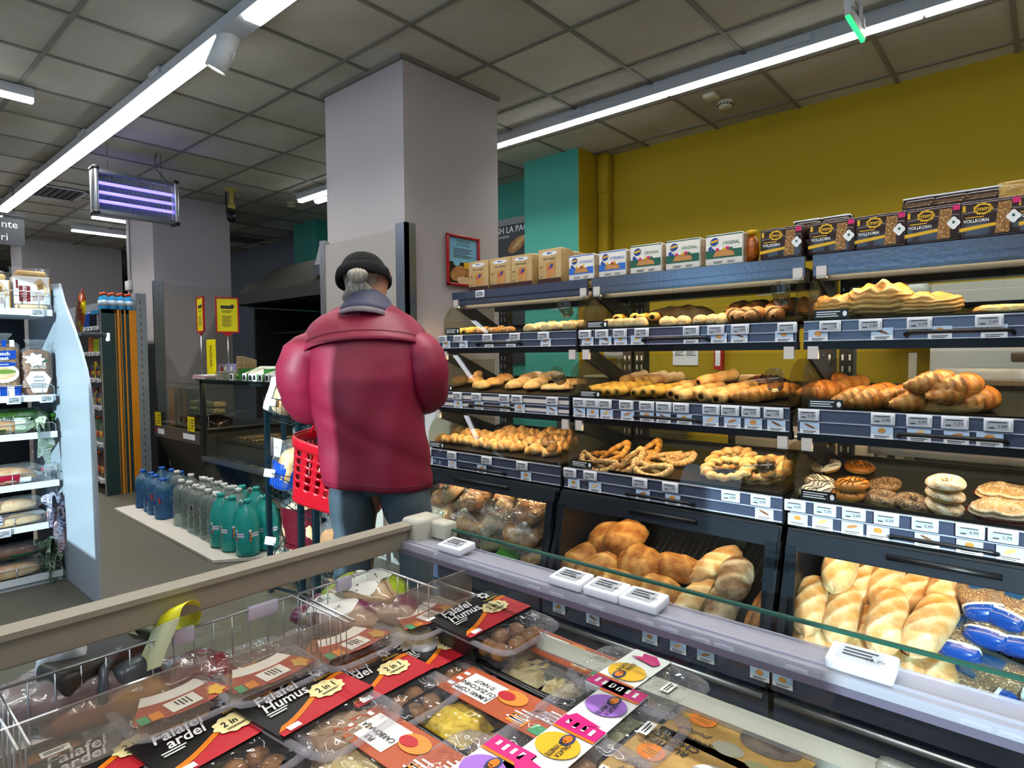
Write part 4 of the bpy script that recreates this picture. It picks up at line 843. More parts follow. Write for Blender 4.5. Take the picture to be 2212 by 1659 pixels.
# red framed poster on the pillar
t = thing('poster_frame', 'red framed bakery poster on the front pillar, above the rack left end', 'poster', (-2.88, 0, 0))
ya, yb = onx(964, 560, -2.875).y, onx(1034, 560, -2.875).y; zt, zb = onx(1000, 510, -2.875).z, onx(1000, 619, -2.875).z; yc, zc, w, h = (ya+yb)/2, (zt+zb)/2, yb-ya, zt-zb
g = G(); f = .018
for lo, hi in (((ya, zb), (yb, zb+f)), ((ya, zt-f), (yb, zt)), ((ya, zb), (ya+f, zt)), ((yb-f, zb), (yb, zt))): g.rbox((0, lo[0], lo[1]), (.02, hi[0], hi[1]), .005)
g.build('frame', m_red, t)
g = G(); g.at((.006, yc, zc), (0, 1, 0), (0, 0, 1)); g.rect(0, 0, w-.02, h-.02, 0, 0); g.rect(0, h*.22, w-.03, h*.5, 1, 1); g.text('COACEM ATAT', 0, h*.38, h*.07, 2, 2, wide=.8); g.text('CAT E NEVOIE.', 0, h*.31, h*.07, 2, 2, wide=.8); g.lines(0, h*.15, w*.6, h*.2, 6, 2, 2)
g.rect(w*.2, -h*.08, w*.35, h*.13, 3, 2); g.ell(-w*.2, -h*.05, w*.2, h*.12, 1, 3); g.ell(-w*.15, -h*.25, w*.5, h*.28, 4, 3, rot=.4); g.ell(w*.2, -h*.22, w*.3, h*.2, 4, 4, rot=1); g.ell(.0, -h*.38, w*.4, h*.15, 5, 5); g.ell(w*.22, -h*.4, w*.3, h*.12, 5, 6)
g.build('print', [mat('poster_black', '1a1613', .3), mat('poster_sky', '86c4e2', .25), k_ink, k_yel, c_brown, c_pale], t)
# dark poster on the teal wall
t = thing('wall_poster', 'dark poster with white lettering and a bread picture on the teal wall', 'poster', (0, 4.755, 0))
a, b_ = ony(1035, 540, 4.75), ony(1145, 540, 4.75); zt, zb = ony(1100, 488, 4.75).z, 1.2
g = G(); g.box((a.x-.3, -.015, zb), (b_.x+.1, 0, zt)); g.at((0, -.0155, 0), (1, 0, 0), (0, 0, 1)); c = ony(1105, 497, 4.75)
c2 = ony(1092, 499, 4.75); g.text('FRESH LA PACHET', c2.x+.11, c2.z, .088, 1, 2, bold=.015); c3 = ony(1085, 513, 4.75); g.text('in zilele ocupate.', c3.x-.04, c3.z, .045, 1, 2); c4 = ony(1118, 528, 4.75); g.ell(c4.x, c4.z, .26, .12, 2, 2, rot=.5); g.ell(c4.x+.03, c4.z+.02, .2, .05, 3, 3, rot=.6); g.build('print', [mat('poster_slate', '2b2f36', .5), m_card, c_brown, c_gold], t)
g = G(); g.box((a.x-.3, -.03, zt), (b_.x+.1, .0, zt+.07)); g.build('rail', mat('poster_rail', '7d8486', .5), t)
# things on/near the yellow wall, seen through the rack
a, b_ = ony(1452, 752, 4.7), ony(1506, 789, 4.7); g = G(); g.box((a.x, 4.712, b_.z), (b_.x, 4.72, 1.42)); g.at(((a.x+b_.x)/2, 4.7115, (b_.z+1.42)/2), (1, 0, 0), (0, 0, 1)); g.lines(-.05, .02, .08, .12, 9, 1, 1); g.lines(.05, .02, .08, .12, 9, 1, 1)
tag(g.build('notice_sheet', [m_card, k_ink]), 'printed white notice sheet on the yellow wall behind the middle rack', 'notice')
x1 = ony(1555, 780, 4.7).x; g = G(); g.box((x1-.03, 4.66, 1.16), (x1+.03, 4.72, 1.5), 0); g.at((x1, 4.6595, 1.33), (1, 0, 0), (0, 0, 1)); g.rect(0, 0, .04, .28, 1, 1); tag(g.build('red_sign_holder', [m_red, m_card]), 'narrow red edged sign holder on the yellow wall beside the notice', 'sign')
m_appl = mat('appliance_white', 'b9bab2', .4)
a, b_ = ony(1888, 617, 4.5), ony(2015, 650, 4.5); g = G(); g.rbox((a.x, 4.35, 1.38), (b_.x, 4.715, a.z), .06, 0, 3); tag(g.build('wall_dispenser', m_appl), 'rounded white dispenser box on the yellow wall behind the right rack', 'dispenser')
a = ony(2018, 617, 4.4); g = G(); g.box((a.x, 4.3, 0), (1.2, 4.715, a.z), 0); g.box((a.x+.15, 4.29, 1.42), (a.x+.35, 4.3, 1.47), 1); tag(g.build('white_cabinet', [m_appl, m_black]), 'tall white cabinet against the yellow wall, right of the dispenser', 'cabinet')
a = ony(2000, 800, 3.9); t = thing('work_counter', 'grey work counter with slicer parts behind the right rack', 'counter', (a.x, 3.6, 0))
g = G(); g.box((0, 0, 0), (1.8, .6, 1.12)); g.build('body', mat('counter_grey', '5c5d58', .5), t); g = G(); g.box((-.02, -.02, 1.12), (1.8, .62, 1.15)); g.build('worktop', mat('counter_top', '7d6a52', .5), t); g = G(); g.box((-.03, -.03, .4), (0.0, .0, 1.28)); g.build('edge_post', m_appl, t)
t = thing('bread_slicer', 'bread slicing machine with brown parts on the work counter', 'slicer', (a.x+.45, 3.9, 1.151)); g = G(); g.box((-.4, -.1, 0), (.5, .2, .05)); g.build('bed', m_alu, t); g = G(); g.rbox((.05, -.1, .05), (.32, .15, .2), .03); g.rbox((-.1, -.04, .08), (.1, .02, .13), .01); g.build('blade_guard', mat('slicer_brown', '4e3d28', .5), t)
a = ony(1325, 770, 4.3); t = thing('kitchen_scale', 'white counter scale with a brown display behind the middle rack', 'scale', (a.x, 4.3, 1.0)); g = G(); g.rbox((-.2, -.15, 0), (.2, .15, .12), .02); g.tube([(0, .1, .1), (0, .1, .3)], .02); g.rbox((-.13, .05, .26), (.13, .12, .42), .02); g.build('body', m_appl, t); g = G(); g.box((-.09, .045, .31), (.09, .0495, .38)); g.build('display', mat('amber_display', 'a8754a', .4), t)
g = G(); g.box((a.x-.35, 4.0, 0), (a.x+.5, 4.6, .999)); tag(g.build('back_counter', mat('counter_steel', '6e6f6b', .35, .8)), 'steel side counter carrying the scale behind the rack', 'counter')
t = thing('oven', 'dark bakery oven with steel trims seen through the middle rack', 'oven', (-1.5, 3.75, 0)); g = G(); g.box((0, 0, 0), (.85, .6, .95)); g.build('body', m_dark, t); g = G(); g.box((.05, -.01, .6), (.8, 0, .86)); g.build('door', m_steel, t); g = G(); g.tube([(.1, -.03, .8), (.75, -.03, .8)], .01); g.build('handle', m_alu, t)
t = thing('prep_table', 'steel preparation table seen through the right rack', 'table', (-.55, 3.7, 0)); g = G(); g.box((0, 0, .84), (1.4, .6, .88)); g.build('top', m_steel, t)
for x in (.03, 1.35):
    for y in (.03, .55): g = G(); g.box((x, y, 0), (x+.04, y+.04, .84)); g.build('leg', m_alu, t)
bpy.data.objects['prep_table'].location = (-.6, 3.06, 0); bpy.data.objects['prep_table'].scale = (1, .85, 1)
# ================================================================ the shopper
def skinbody(verts, edges, radii, root, sub=2):
    me = bpy.data.meshes.new('b'); me.from_pydata(verts, edges, []); o = bpy.data.objects.new('b', me); COL.objects.link(o)
    md = o.modifiers.new('s', 'SKIN'); sv = me.skin_vertices[0].data
    for i, r in enumerate(radii): sv[i].radius = (r, r) if not isinstance(r, tuple) else r; sv[i].use_root = (i == root)
    s2 = o.modifiers.new('u', 'SUBSURF'); s2.levels = sub; s2.render_levels = sub
    bpy.context.view_layer.update(); m2 = bpy.data.meshes.new_from_object(o.evaluated_get(bpy.context.evaluated_depsgraph_get())); bpy.data.objects.remove(o)
    for p in m2.polygons: p.use_smooth = True
    return m2
# local frame: +x = the person's right hand side as seen from behind (picture right), +y = facing direction, z up
pc = atd(795, 757, 2.15); pc.z = 0
per = thing('person', 'person seen from behind in a maroon jacket, black knit cap and grey blue trousers', 'person', (pc.x, pc.y, 0), (0, 0, YAW))
PS = 2.15/F_PX
def L(u, v, y=0): # picture offsets to local coordinates at depth y in front of the body plane
    k = (2.15+y)/F_PX; return ((u-1106)*k-(pc-CAM).dot(R0)+0, y, 1.28-(v-757)*k)
m_skin = mat('skin', 'c08a70', .5, sss=.15, bump=.1, bscale=120)
V = []; E_ = []; R_ = []
def jt(p, r, par=None):
    V.append(p); R_.append(r)
    if par is not None: E_.append((par, len(V)-1))
    return len(V)-1
pel = jt((0.045, .03, .86), .08); sp = jt((0.03, .02, 1.08), .085, pel); ch = jt((.01, 0.03, 1.26), .085, sp); nk = jt((0.0, .07, 1.42), .045, ch); hd0 = jt((-.006, .12, 1.52), .052, nk); hd = jt((-.01, .135, 1.575), .074, hd0); hd2 = jt((-.012, .14, 1.625), .064, hd)
for s_ in (-1, 1):
    hp = jt((s_*.085+.045, .03, .80), .062, pel); kn = jt((s_*.10+.045, .04, .46), .048, hp); an = jt((s_*.10+.045, .03, .10), .036, kn); hl = jt((s_*.10+.045, .03, .05), .034, an); to = jt((s_*.11+.045, .15, .035), .028, hl)
    sh = jt((s_*.15, .04, 1.33), .042, ch); el = jt((s_*.22, .02, 1.13), .038, sh); wr = jt((s_*.13, .24, 1.09 if s_ < 0 else 1.15), .028, el)
    pm = jt((s_*.10, .31, 1.09 if s_ < 0 else 1.16), (.036, .018), wr)
    z = 1.09 if s_ < 0 else 1.16
    for k in range(4):
        a = jt((s_*(.125-.02*k), .35, z-.0), .0095, pm); b_ = jt((s_*(.122-.02*k), .385+.006*(k in (1, 2)), z-.022), .0088, a); jt((s_*(.118-.02*k), .39, z-.045), .008, b_)
    a = jt((s_*.062, .29, z-.01), .011, pm); jt((s_*.05, .325, z-.022), .0095, a)
bm_ = skinbody(V, E_, R_, pel)
# face on the front of the head
body = bpy.data.objects.new('body', bm_); COL.objects.link(body); body.parent = per; bm_.materials.append(m_skin)
hc = Vector((-.012, .14, 1.592)); hr = -.12  # head turned towards the racks
def hp_(x, y, z): c, s = math.cos(hr), math.sin(hr); return (hc.x+c*x-s*y, hc.y+s*x+c*y, hc.z+z)
g = G(); g.tube([hp_(0, .066, .015), hp_(0, .084, -.012), hp_(0, .068, -.022)], [.009, .013, .012], 8); g.build('nose', m_skin, per)
for s_ in (-1, 1):
    g = G(); g.lathe([(.001, -.011), (.008, -.008), (.011, 0), (.008, .008), (.001, .011)], hp_(s_*.027, .062, .012), 12); g.build('eye', mat('eye', '3a2a20', .2), per)
    g = G(); e0 = [hp_(s_*.058, .0, .004), hp_(s_*.063, -.006, -.016), hp_(s_*.058, .004, -.036)]; g.tube(e0, [.010, .013, .008], 8); g.build('ear', m_skin, per)
g = G(); g.tube([hp_(-.02, .058, -.042), hp_(0, .066, -.044), hp_(.02, .058, -.042)], .005, 6); g.build('mouth', mat('lips', '8d4a45', .5), per)
# jacket: torso shell + sleeves from the picture outline
m_jk = mat('jacket_maroon', '8e1338', .55, col2='7e1030', scale=6, bump=.5, bscale=9)
m_seam = mat('jacket_seam', '4a0c1e', .6)
prof = [(1038, 697, 921, .140), (1000, 691, 921, .143), (952, 683, 920, .142), (907, 675, 914, .148), (860, 668, 911, .152), (810, 663, 912, .156), (770, 658, 914, .158), (735, 645, 922, .155), (705, 652, 915, .146), (685, 664, 900, .135), (668, 682, 882, .118), (652, 706, 856, .10), (638, 738, 834, .085)]
def torso(a, zf):
    """a = angle, zf = index along the profile from hem to neck"""
    i = min(int(zf), len(prof)-2); w_ = zf-i; A = prof[i]; B = prof[i+1]; v, ul, ur, dep = [A[k]*(1-w_)+B[k]*w_ for k in range(4)]
    l = L(ul, v)[0]; r = L(ur, v)[0]; z = L(0, v)[2]; cx, hw = (l+r)/2, (r-l)/2; fy = .03+max(0, z-1.2)*.28
    c, s = math.cos(a), math.sin(a); q = (abs(c)**2.4+abs(s)**2.4)**(-1/2.4)
    k1 = min(1, max(0, (1.34-z)*4))
    fold = (.005*math.sin(a*5+z*9)+.004*math.sin(a*9-z*14)+.006*math.sin(z*16+a*2)*math.exp(-((z-1.0)/.2)**2))*k1
    fold -= .007*math.exp(-((z-.98+.12*(c-.3))/.02)**2)*k1
    return Vector((cx+c*q*(hw+fold), fy+s*q*(dep+fold), z-(.012*c if zf < 1.5 else 0)))
g = G(); g.grid(lambda u, v: tuple(torso(u*2*math.pi, v*(len(prof)-1))), 64, 50, closeu=True); jk = g.build('jacket', m_jk, per); solid(jk, .005)
def zidx(z):
    v = 757-(z-1.28)*F_PX/2.15
    for i in range(len(prof)-1):
        if prof[i][0] >= v >= prof[i+1][0]: return i+(prof[i][0]-v)/(prof[i][0]-prof[i+1][0])
    return len(prof)-1.001
# storm flap across the shoulder blades, its lower edge standing off the back
def flap(u, v, off=None):
    a = math.pi*(1.06+.90*u); x = u*2-1; low = 1.338-.045*x*x-.03*(x < 0)*x*x+.012*x-.03*abs(x)**5; top = 1.462-.075*x*x; z = top+(low-top)*v
    p = torso(a, zidx(z)); n = Vector((math.cos(a), math.sin(a)*1.3, 0)).normalized(); return p+n*((.0015+.0145*v**3*(1-x**6)) if off is None else off+.003+.013*v**2)
g = G(); g.grid(lambda u, v: tuple(flap(u, v)), 44, 10); fo = solid(g.build('back_flap', m_jk, jk), .003)
g = G(); g.tube([flap(.02+.96*k/39, .74, .0025) for k in range(40)], .001, 4); g.build('flap_seam', m_seam, jk)
g = G(); g.at(flap(.42, .30, .003), (1, 0, 0), (0, .35, 1)); g.rect(0, 0, .075, .020, 0, 1); solid(g.build('hanging_loop', mat('jacket_loop', '7a1230', .6), jk), .003)
g = G(); g.tube([torso(2*math.pi*k/60, .28)+Vector((math.cos(2*math.pi*k/60), math.sin(2*math.pi*k/60), 0))*.0015 for k in range(60)], .001, 4, closed=True); g.build('hem_seam', m_seam, jk)
# collar
m_col = mat('collar_slate', '4a4a5e', .7); m_lin = mat('collar_lining', '6e6266', .7)
g = G()
def coll(u, v):
    a = -math.pi*1.12+u*math.pi*1.24; r = .116-.036*v; k = max(0, -math.sin(a)); return (-.018+math.cos(a)*r*1.0, .085+.035*v+math.sin(a)*r*1.02, 1.435+.068*v-.03*(1-k)+.02*k)
g.grid(coll, 26, 5); solid(g.build('collar', m_col, per), .006)
g = G(); g.grid(lambda u, v: tuple(Vector(coll(u, .35*v-.22))+Vector((0, -.004, -.004))), 26, 3); solid(g.build('collar_edge', m_lin, per), .003)
# sleeves
def sleeve(pts, rad, name='sleeve'):
    g = G(); P3 = [Vector(p) for p in pts]; ns_ = 30; path = []; rr = []
    for i in range(ns_):
        f = i/(ns_-1)*(len(P3)-1); k = min(int(f), len(P3)-2); w_ = f-k; p0, p1, p2, p3 = P3[max(k-1, 0)], P3[k], P3[k+1], P3[min(k+2, len(P3)-1)]
        path.append(.5*((2*p1)+(p2-p0)*w_+(2*p0-5*p1+4*p2-p3)*w_*w_+(3*p1-p0-3*p2+p3)*w_**3)); ra = rad[k]*(1-w_)+rad[k+1]*w_
        rr.append(ra*(1+.035*math.sin(i*1.1)+.03*math.sin(i*2.7)))
    g.tube(path, rr, 20); return g.build(name, m_jk, jk)
sleeve([(-.10, .045, 1.335), (-.15, .035, 1.30), L(655, 755, .0), L(645, 815, .0), L(665, 862, .05), (-.165, .15, 1.085), (-.13, .23, 1.085)], [.06, .068, .074, .074, .068, .056, .05])
sleeve([(.105, .045, 1.335), (.155, .035, 1.30), L(918, 755, .0), L(926, 805, .0), L(925, 838, .05), (.17, .15, 1.12), (.14, .23, 1.15)], [.06, .066, .070, .070, .066, .055, .05])
# cuffs
for s_ in (-1, 1):
    z = 1.085 if s_ < 0 else 1.15; g = G(); g.tube([(s_*.132, .222, z), (s_*.13, .236, z)], .053, 16); g.build('cuff', m_seam, jk)
# trousers
m_tr = mat('trousers_grey_blue', '46545f', .8, col2='3b4852', scale=8, bump=.25, bscale=30)
g = G(); legs = [([(1020, 704, 806), (1060, 702, 808), (1100, 707, 802), (1139, 709, 797), (1180, 710, 795), (1242, 711, 792)]), ([(1020, 808, 908), (1060, 812, 922), (1100, 824, 927), (1139, 839, 927), (1180, 850, 927), (1260, 858, 927)])]
for lg in legs:
    vs = []; rows = []
    for v, ul, ur in lg: l = L(ul, v)[0]; r = L(ur, v)[0]; rows.append((L(0, v)[2], (l+r)/2, (r-l)/2))
    z0, cx, hw = rows[-1]; s_ = -1 if cx < .03 else 1
    rows += [(.30, cx+s_*.0, hw*.93), (.15, cx, hw*.95), (.05, cx, hw*1.0)]; ns = 32
    for i, (z, cx, hw) in enumerate(rows):
        hw = min(hw, .115)
        for k in range(ns):
            a = 2*math.pi*k/ns; f = .004*math.sin(a*3+z*22)+.003*math.sin(a*7-z*31); vs.append((cx+math.cos(a)*(hw+f), .03+math.sin(a)*(.085+f+.02*(z > .7)), z))
    g.add(vs, [(i*ns+k, (i+1)*ns+k, (i+1)*ns+(k+1) % ns, i*ns+(k+1) % ns) for i in range(len(rows)-1) for k in range(ns)], 0, True)
g.lathe([(.10, .80), (.115, .84), (.115, .95)], (.03, .03, 0), 24, sx=1.05, sy=.9); g.build('trousers', m_tr, per)
for s_ in (-1, 1):
    g = G(); x = s_*.10+.045; g.rbox((x-.045, -.06, 0), (x+.045, .22, .07), .03, 0, 3); g.rbox((x-.048, -.065, 0), (x+.048, .225, .02), .008, 1); g.build('shoe', [m_black, m_dark], per)
# knit cap and hair
m_cap = mat('cap_black_knit', '050506', 1, bump=.8, bscale=160, stretch=(1, 1, .35)); m_hair = mat('hair_grey_blond', '9a8c74', .55, col2='d8d0c0', scale=60, stretch=(4, 4, .5), bump=.6, bscale=150)
cu, cv = L(787, 598, .11)[0], L(783, 582, .11)[2]
g = G()
def capf(u, v):
    a = u*2*math.pi; b_ = v*math.pi*.5; s = math.cos(b_)**.62; x = math.cos(a)*.088*s; y = math.sin(a)*.10*s; z = math.sin(b_)*.098-.02
    tilt = -.30; y2 = y*math.cos(tilt)-z*math.sin(tilt); z2 = y*math.sin(tilt)+z*math.cos(tilt); roll = -.10; x2 = x*math.cos(roll)+z2*math.sin(roll); z3 = -x*math.sin(roll)+z2*math.cos(roll)
    return (cu+x2, .125+y2, cv+z3)
g.grid(capf, 40, 14, closeu=True); c1 = g.build('knit_cap', m_cap, per); solid(c1, .006)
g = G()
def brim(u, v):
    a = u*2*math.pi; p = Vector(capf(u, 0)); q = Vector(capf(u, .22)); d = p-q; c = Vector((cu, .125, p.z)); o = (p-c); o.z = 0; o.normalize()
    return tuple(q*(1-v)+(p+d*.35)*v+o*(.004+.004*math.sin(u*2*math.pi*46)*.6+.004*math.sin(v*math.pi)))
g.grid(brim, 138, 5, closeu=True); solid(g.build('cap_brim', m_cap, c1), .004)
hx, hz = L(775, 590, .03)[0], L(775, 583, .03)[2]
g = G()  # bun + strands sweeping into it
g.grid(lambda u, v: (hx+.004+math.cos(u*6.283)*.036*abs(math.sin(v*3.1416))**.8*(1+.1*math.sin(u*19)), .022+.0-math.sin(u*6.283)*.0+(-math.cos(v*3.1416)*.022), hz+math.sin(u*6.283)*.027*abs(math.sin(v*3.1416))**.8), 26, 12, closeu=True)
for k in range(26):
    a = -2.9+k*.235; x = hx+.065*math.cos(a); z = hz-.045+.022*math.sin(a)-.012; g.tube([(x+.004, .075, z-.018), ((x+hx)/2, .036, (z+hz)/2-.010), (hx+.008*math.cos(a), .024, hz-.004)], [.008, .0075, .005], 6)
g.grid(lambda u, v: (cu+math.cos(u*6.283)*.076*(.75+.25*v), .128+math.sin(u*6.283)*.088*(.7+.3*v), cv-.085+.085*v), 30, 5, closeu=True)
g.build('hair', m_hair, per)
# ---------------------------------------------------------------- red shopping basket on the forearm
bk = thing('shopping_basket', 'red plastic shopping basket hanging from the person\'s left forearm', 'basket', (0, 0, 0))
C0 = atd(745, 1025, 2.36); bk.location = C0; bk.rotation_euler = Euler((0, .27, YAW-.12)); bk.rotation_euler.x = .02
g = G(); w2, d2, H = .19, .15, .24
def wall(u, v, inset=0):
    a = u*2*math.pi; c, s = math.cos(a), math.sin(a); q = (abs(c)**5+abs(s)**5)**(-1/5); k = .80+.20*v; return (c*q*(w2*k-inset), s*q*(d2*k-inset), -H/2+H*v)
# walls as a lattice of strips with square holes
m_bk = mat('basket_red', 'b5081e', .3, coat=.4)
NU, NVs = 120, 24
vs = []; fs = []
for i in range(NU):
    for j in range(NVs+1): vs.append(wall(i/NU, j/NVs))
for i in range(NU):
    for j in range(NVs):
        hole = 6 <= j <= 19 and (j-6) % 3 in (0, 1) and i % 4 in (0, 1)
        if not hole: n2 = (i+1) % NU; fs.append((i*(NVs+1)+j, n2*(NVs+1)+j, n2*(NVs+1)+j+1, i*(NVs+1)+j+1))
g.add(vs, fs, 0, True); g.prism([(wall(k/40, 0)[0], wall(k/40, 0)[1]) for k in range(40)], -H/2, -H/2+.003); solid(g.build('body', m_bk, bk), .003)
g = G(); g.grid(lambda u, v: tuple(Vector(wall(u, 1-.16*v))*1+Vector((math.cos(u*6.283)*.007*math.sin(v*3.14)**.5, math.sin(u*6.283)*.007, .004))), 60, 5, closeu=True); solid(g.build('rim', m_bk, bk), .004)
for s_ in (-1, 1):
    g = G(); g.tube([(s_*w2*.9, 0, H/2), (s_*w2*.8, .0, H/2+.07), (s_*w2*.3, 0, H/2+.15), (0, 0, H/2+.16)], .006, 8); g.build('handle', m_bk, bk)
# ---------------------------------------------------------------- wire bread stand left of the shopper
m_wire = mat('wire_dark_teal', '0f2a34', .35, .5)
A_ = onz(592, 1245, 0); B_ = onz(652, 1330, 0); 
sx, sy = -3.42, 1.70
st = thing('bread_stand', 'dark wire display stand holding bagged bread, beside the teal bottles', 'stand', (0, 0, 0))
pA = ony(576, 900, 1.62); pB = ony(645, 900, 1.50); pC = ony(612, 900, 1.90); zt = ony(576, 858, 1.62).z
pM = pB; pB = pA+(pM-pA)*1.38; pD = pB+(pC-pA)
for k, p in enumerate((pA, pM, pB, pC, pD)):
    g = G(); g.box((p.x-.012, p.y-.012, .0), (p.x+.012, p.y+.012, zt+(0 if k < 3 else -.05))); g.build('post', m_wire, st)
def wbasket(zb, h):
    g = G(); cs = [pA, pB, pD, pC]
    for zz in (zb, zb+h): g.tube([(c.x, c.y, zz) for c in cs], .003, 5, closed=True)
    for e in range(4):
        a, b_ = cs[e], cs[(e+1) % 4]; n = 8
        for k in range(n): p = a.lerp(b_, k/n); g.tube([(p.x, p.y, zb), (p.x, p.y, zb+h)], .0016, 4)
    for k in range(1, 9):
        p, q = pA.lerp(pB, k/9), pC.lerp(pD, k/9); g.tube([(p.x, p.y, zb), (q.x, q.y, zb)], .0016, 4)
    for k in range(1, 5):
        p, q = pA.lerp(pC, k/5), pB.lerp(pD, k/5); g.tube([(p.x, p.y, zb), (q.x, q.y, zb)], .0016, 4)
    g.build('wire_basket', m_wire, st)
zs = [ony(576, v, 1.62).z for v in (903, 1065, 1205)]; hs = [ony(576, v, 1.62).z for v in (858, 1017, 1165)]
for zb, zh in zip(zs, hs): wbasket(zb, zh-zb)
g = G(); g.tube([(pA.x, pA.y, .03), (pD.x+.1, pD.y, .03)], .008, 6); g.tube([(pB.x, pB.y, .03), (pC.x, pC.y, .03)], .008, 6); g.build('foot_bar', m_wire, st)
for k, (u, v) in enumerate(((585, 868), (583, 1022), (585, 1168))):
    p = ony(u, v, 1.60); o = G(); o.rbox((-.03, -.01, -.022), (.03, 0, .022), .006, 0); o.at((0, -.0102, 0), (1, 0, 0), (0, 0, 1)); o.rect(0, 0, .036, .026, 1, 1); o.build('price_tag', [m_tagw, m_tags], st, (p.x, p.y, p.z), (-.1, .15, .7))
# bagged loaf: bread + clear film + printed bands + twisted tail
m_film = glass('clear_film', 'fbfbfb', .07, 'e6ecf2', .08, 1, .7, 26); m_tie = mat('tie_red', 'b3202a', .5)
def bagged(name, L_, W_, H_, bread, band=None, bandmat=None, tail=.09, seed=0, tailmat=None, text=None, sliced=True, bend=0):
    """lying along +x, tail at +x"""
    t = thing(name, 'x', 'bagged bread'); g = loafmesh(L_, W_, H_, 0 if sliced else 3, seed=seed, sq=2.8, n=34, m=22)
    if sliced:
        for k in range(1, int(L_/.016)): x = -L_/2+k*.016+.002*math.sin(k*3); g.v
    g.build('bread', bread, t)
    def film(u, v, k=1.05):
        x = -L_/2*1.05+v*(L_*1.1+.03); f = v; r = 1
        if v < .08: r = (v/.08)**.5
        if v > .84: r = max(.12, 1-((v-.84)/.16)**1.0*.88)
        a = u*2*math.pi; q = (abs(math.cos(a))**2.8+abs(math.sin(a))**2.8)**(-1/2.8); w_ = 1+.03*math.sin(a*7+v*11+seed)+.02*math.sin(a*13-v*23)
        return (x, math.cos(a)*q*W_/2*k*r*w_, (math.sin(a)*q*.5*H_*(.9)*k*r*w_+H_*.46))
    g = G(); g.grid(film, 30, 30, closeu=True); f_ = g.build('film', m_film, t)
    tm = tailmat or m_film; g = G(); xe = L_/2*1.05+.02
    def tl(u, v):
        a = u*2*math.pi; r = .012+(.055*v**.8)*(1+.25*math.sin(a*5+seed)); 
        if bend: # gathered film swinging round to the side
            ph = min(1, v*2.2)*1.35; cx, cy = tail*math.sin(ph)*.8, -tail*(1-math.cos(ph))*.8-bend*max(0, v-.25)*1.2; r2 = r*(1+.9*v); tx, ty = math.cos(ph), -math.sin(ph)
            return (xe+cx+ty*-math.cos(a)*r2*.35, cy+tx*math.cos(a)*r2, math.sin(a)*r2*.9+H_*.46-.10*v*v+.012*math.sin(a*7+v*9+seed))
        return (xe+v*tail, math.cos(a)*r*(1+.2*math.sin(v*7+seed)), math.sin(a)*r*.5+H_*.46-.3*v*v*tail+.01*math.sin(a*9+v*5))
    g.grid(tl, 36, 12, closeu=True); g.build('bag_tail', tm, f_)
    g = G(); g.tube([(xe-.004, 0, H_*.46), (xe+.004, 0, H_*.46)], .0135, 10); g.build('tie', m_tie if seed % 2 else m_tagw, f_)
    if band:
        for bi, (v0, v1, mt, a0, a1) in enumerate(band):
            g = G(); g.grid(lambda u, v: film(a0+(a1-a0)*u, v0+(v1-v0)*v, 1.075), 16, 10); lb = g.build('label', mt, f_)
            if text and bi == 0:
                g = G(); p = Vector(film((a0+a1)/2, (v0+v1)/2, 1.10)); q = Vector(film((a0+a1)/2+.04, (v0+v1)/2, 1.10))-p; g.at(p, (1, 0, 0), q*(1 if q.z > 0 else -1)); g.text(text[0], 0, 0, text[1], 0, 3, rot=text[2] if len(text) > 2 else 0, bold=.02); g.build('lettering', text[3] if len(text) > 3 else k_whi, lb)
    return t
def stand_up(t, loc, rz, tilt=0): t.location = loc; t.rotation_euler = Euler((0, -math.pi/2+tilt, rz)); return t
m_bluew = mat('wrap_blue', '1347a8', .25, coat=.4); m_mar = mat('wrap_maroon', '5a1020', .25, coat=.4); m_whw = mat('wrap_white', 'dfe3ea', .3, col2='f6f6f6', scale=20, coat=.3, bump=.3); m_grn = mat('wrap_dark_green', '155a45', .25, coat=.4)
items = []
def setb(t, label, loc, rot, group=None): t.location = loc; t.rotation_euler = rot; tag(t, label, None, group); return t
mid = lambda a, b_, c, d, z: Vector(((a.x+b_.x+c.x+d.x)/4, (a.y+b_.y+c.y+d.y)/4, z))
cx_ = mid(pA, pB, pC, pD, 0)
b1 = bagged('bread_bag', .19, .19, .14, c_white, [(.1, .9, m_whw, 0, .5), (.2, .35, k_red, .02, .48)], seed=1, tail=.05); setb(b1, 'white wrapped bread bag on the top tier of the wire stand', (pA.x+.09, pA.y+.11, zs[0]+.09), (0, -1.2, .4))
b1 = bagged('bread_bag', .18, .16, .13, c_white, [(.1, .9, m_whw, 0, .5)], seed=2, tail=.05); setb(b1, 'second white wrapped bread bag on the top tier, partly behind the jacket', (pM.x+.04, pM.y+.14, zs[0]+.09), (0, -1.2, .8))
b1 = bagged('bread_bag', .25, .21, .15, c_white, [(.05, .55, m_bluew, 0, .99), (.3, .42, k_ora, .1, .4)], seed=3, tail=.08); setb(b1, 'tall blue and clear wrapped loaf on the middle tier of the wire stand', (pA.x+.12, pA.y+.13, zs[1]+.12), (0, -1.25, .3))
b1 = bagged('bread_bag', .20, .17, .12, c_pale, [(.1, .6, m_bluew, 0, .99)], seed=4, tail=.06); setb(b1, 'smaller blue wrapped loaf behind the post on the middle tier', (pM.x+.02, pM.y+.14, zs[1]+.10), (0, -1.3, .5))
b1 = bagged('bread_bag', .30, .20, .14, c_pale, [(.15, .8, m_mar, .55, .95), (.1, .45, k_ink, .15, .42), (.22, .34, k_tan, .12, .45)], seed=5, tail=.04); setb(b1, 'maroon and clear wrapped loaf on the lowest tier, left', (pA.x+.10, pA.y+.09, zs[2]+.15), (0, -1.45, -1.2))
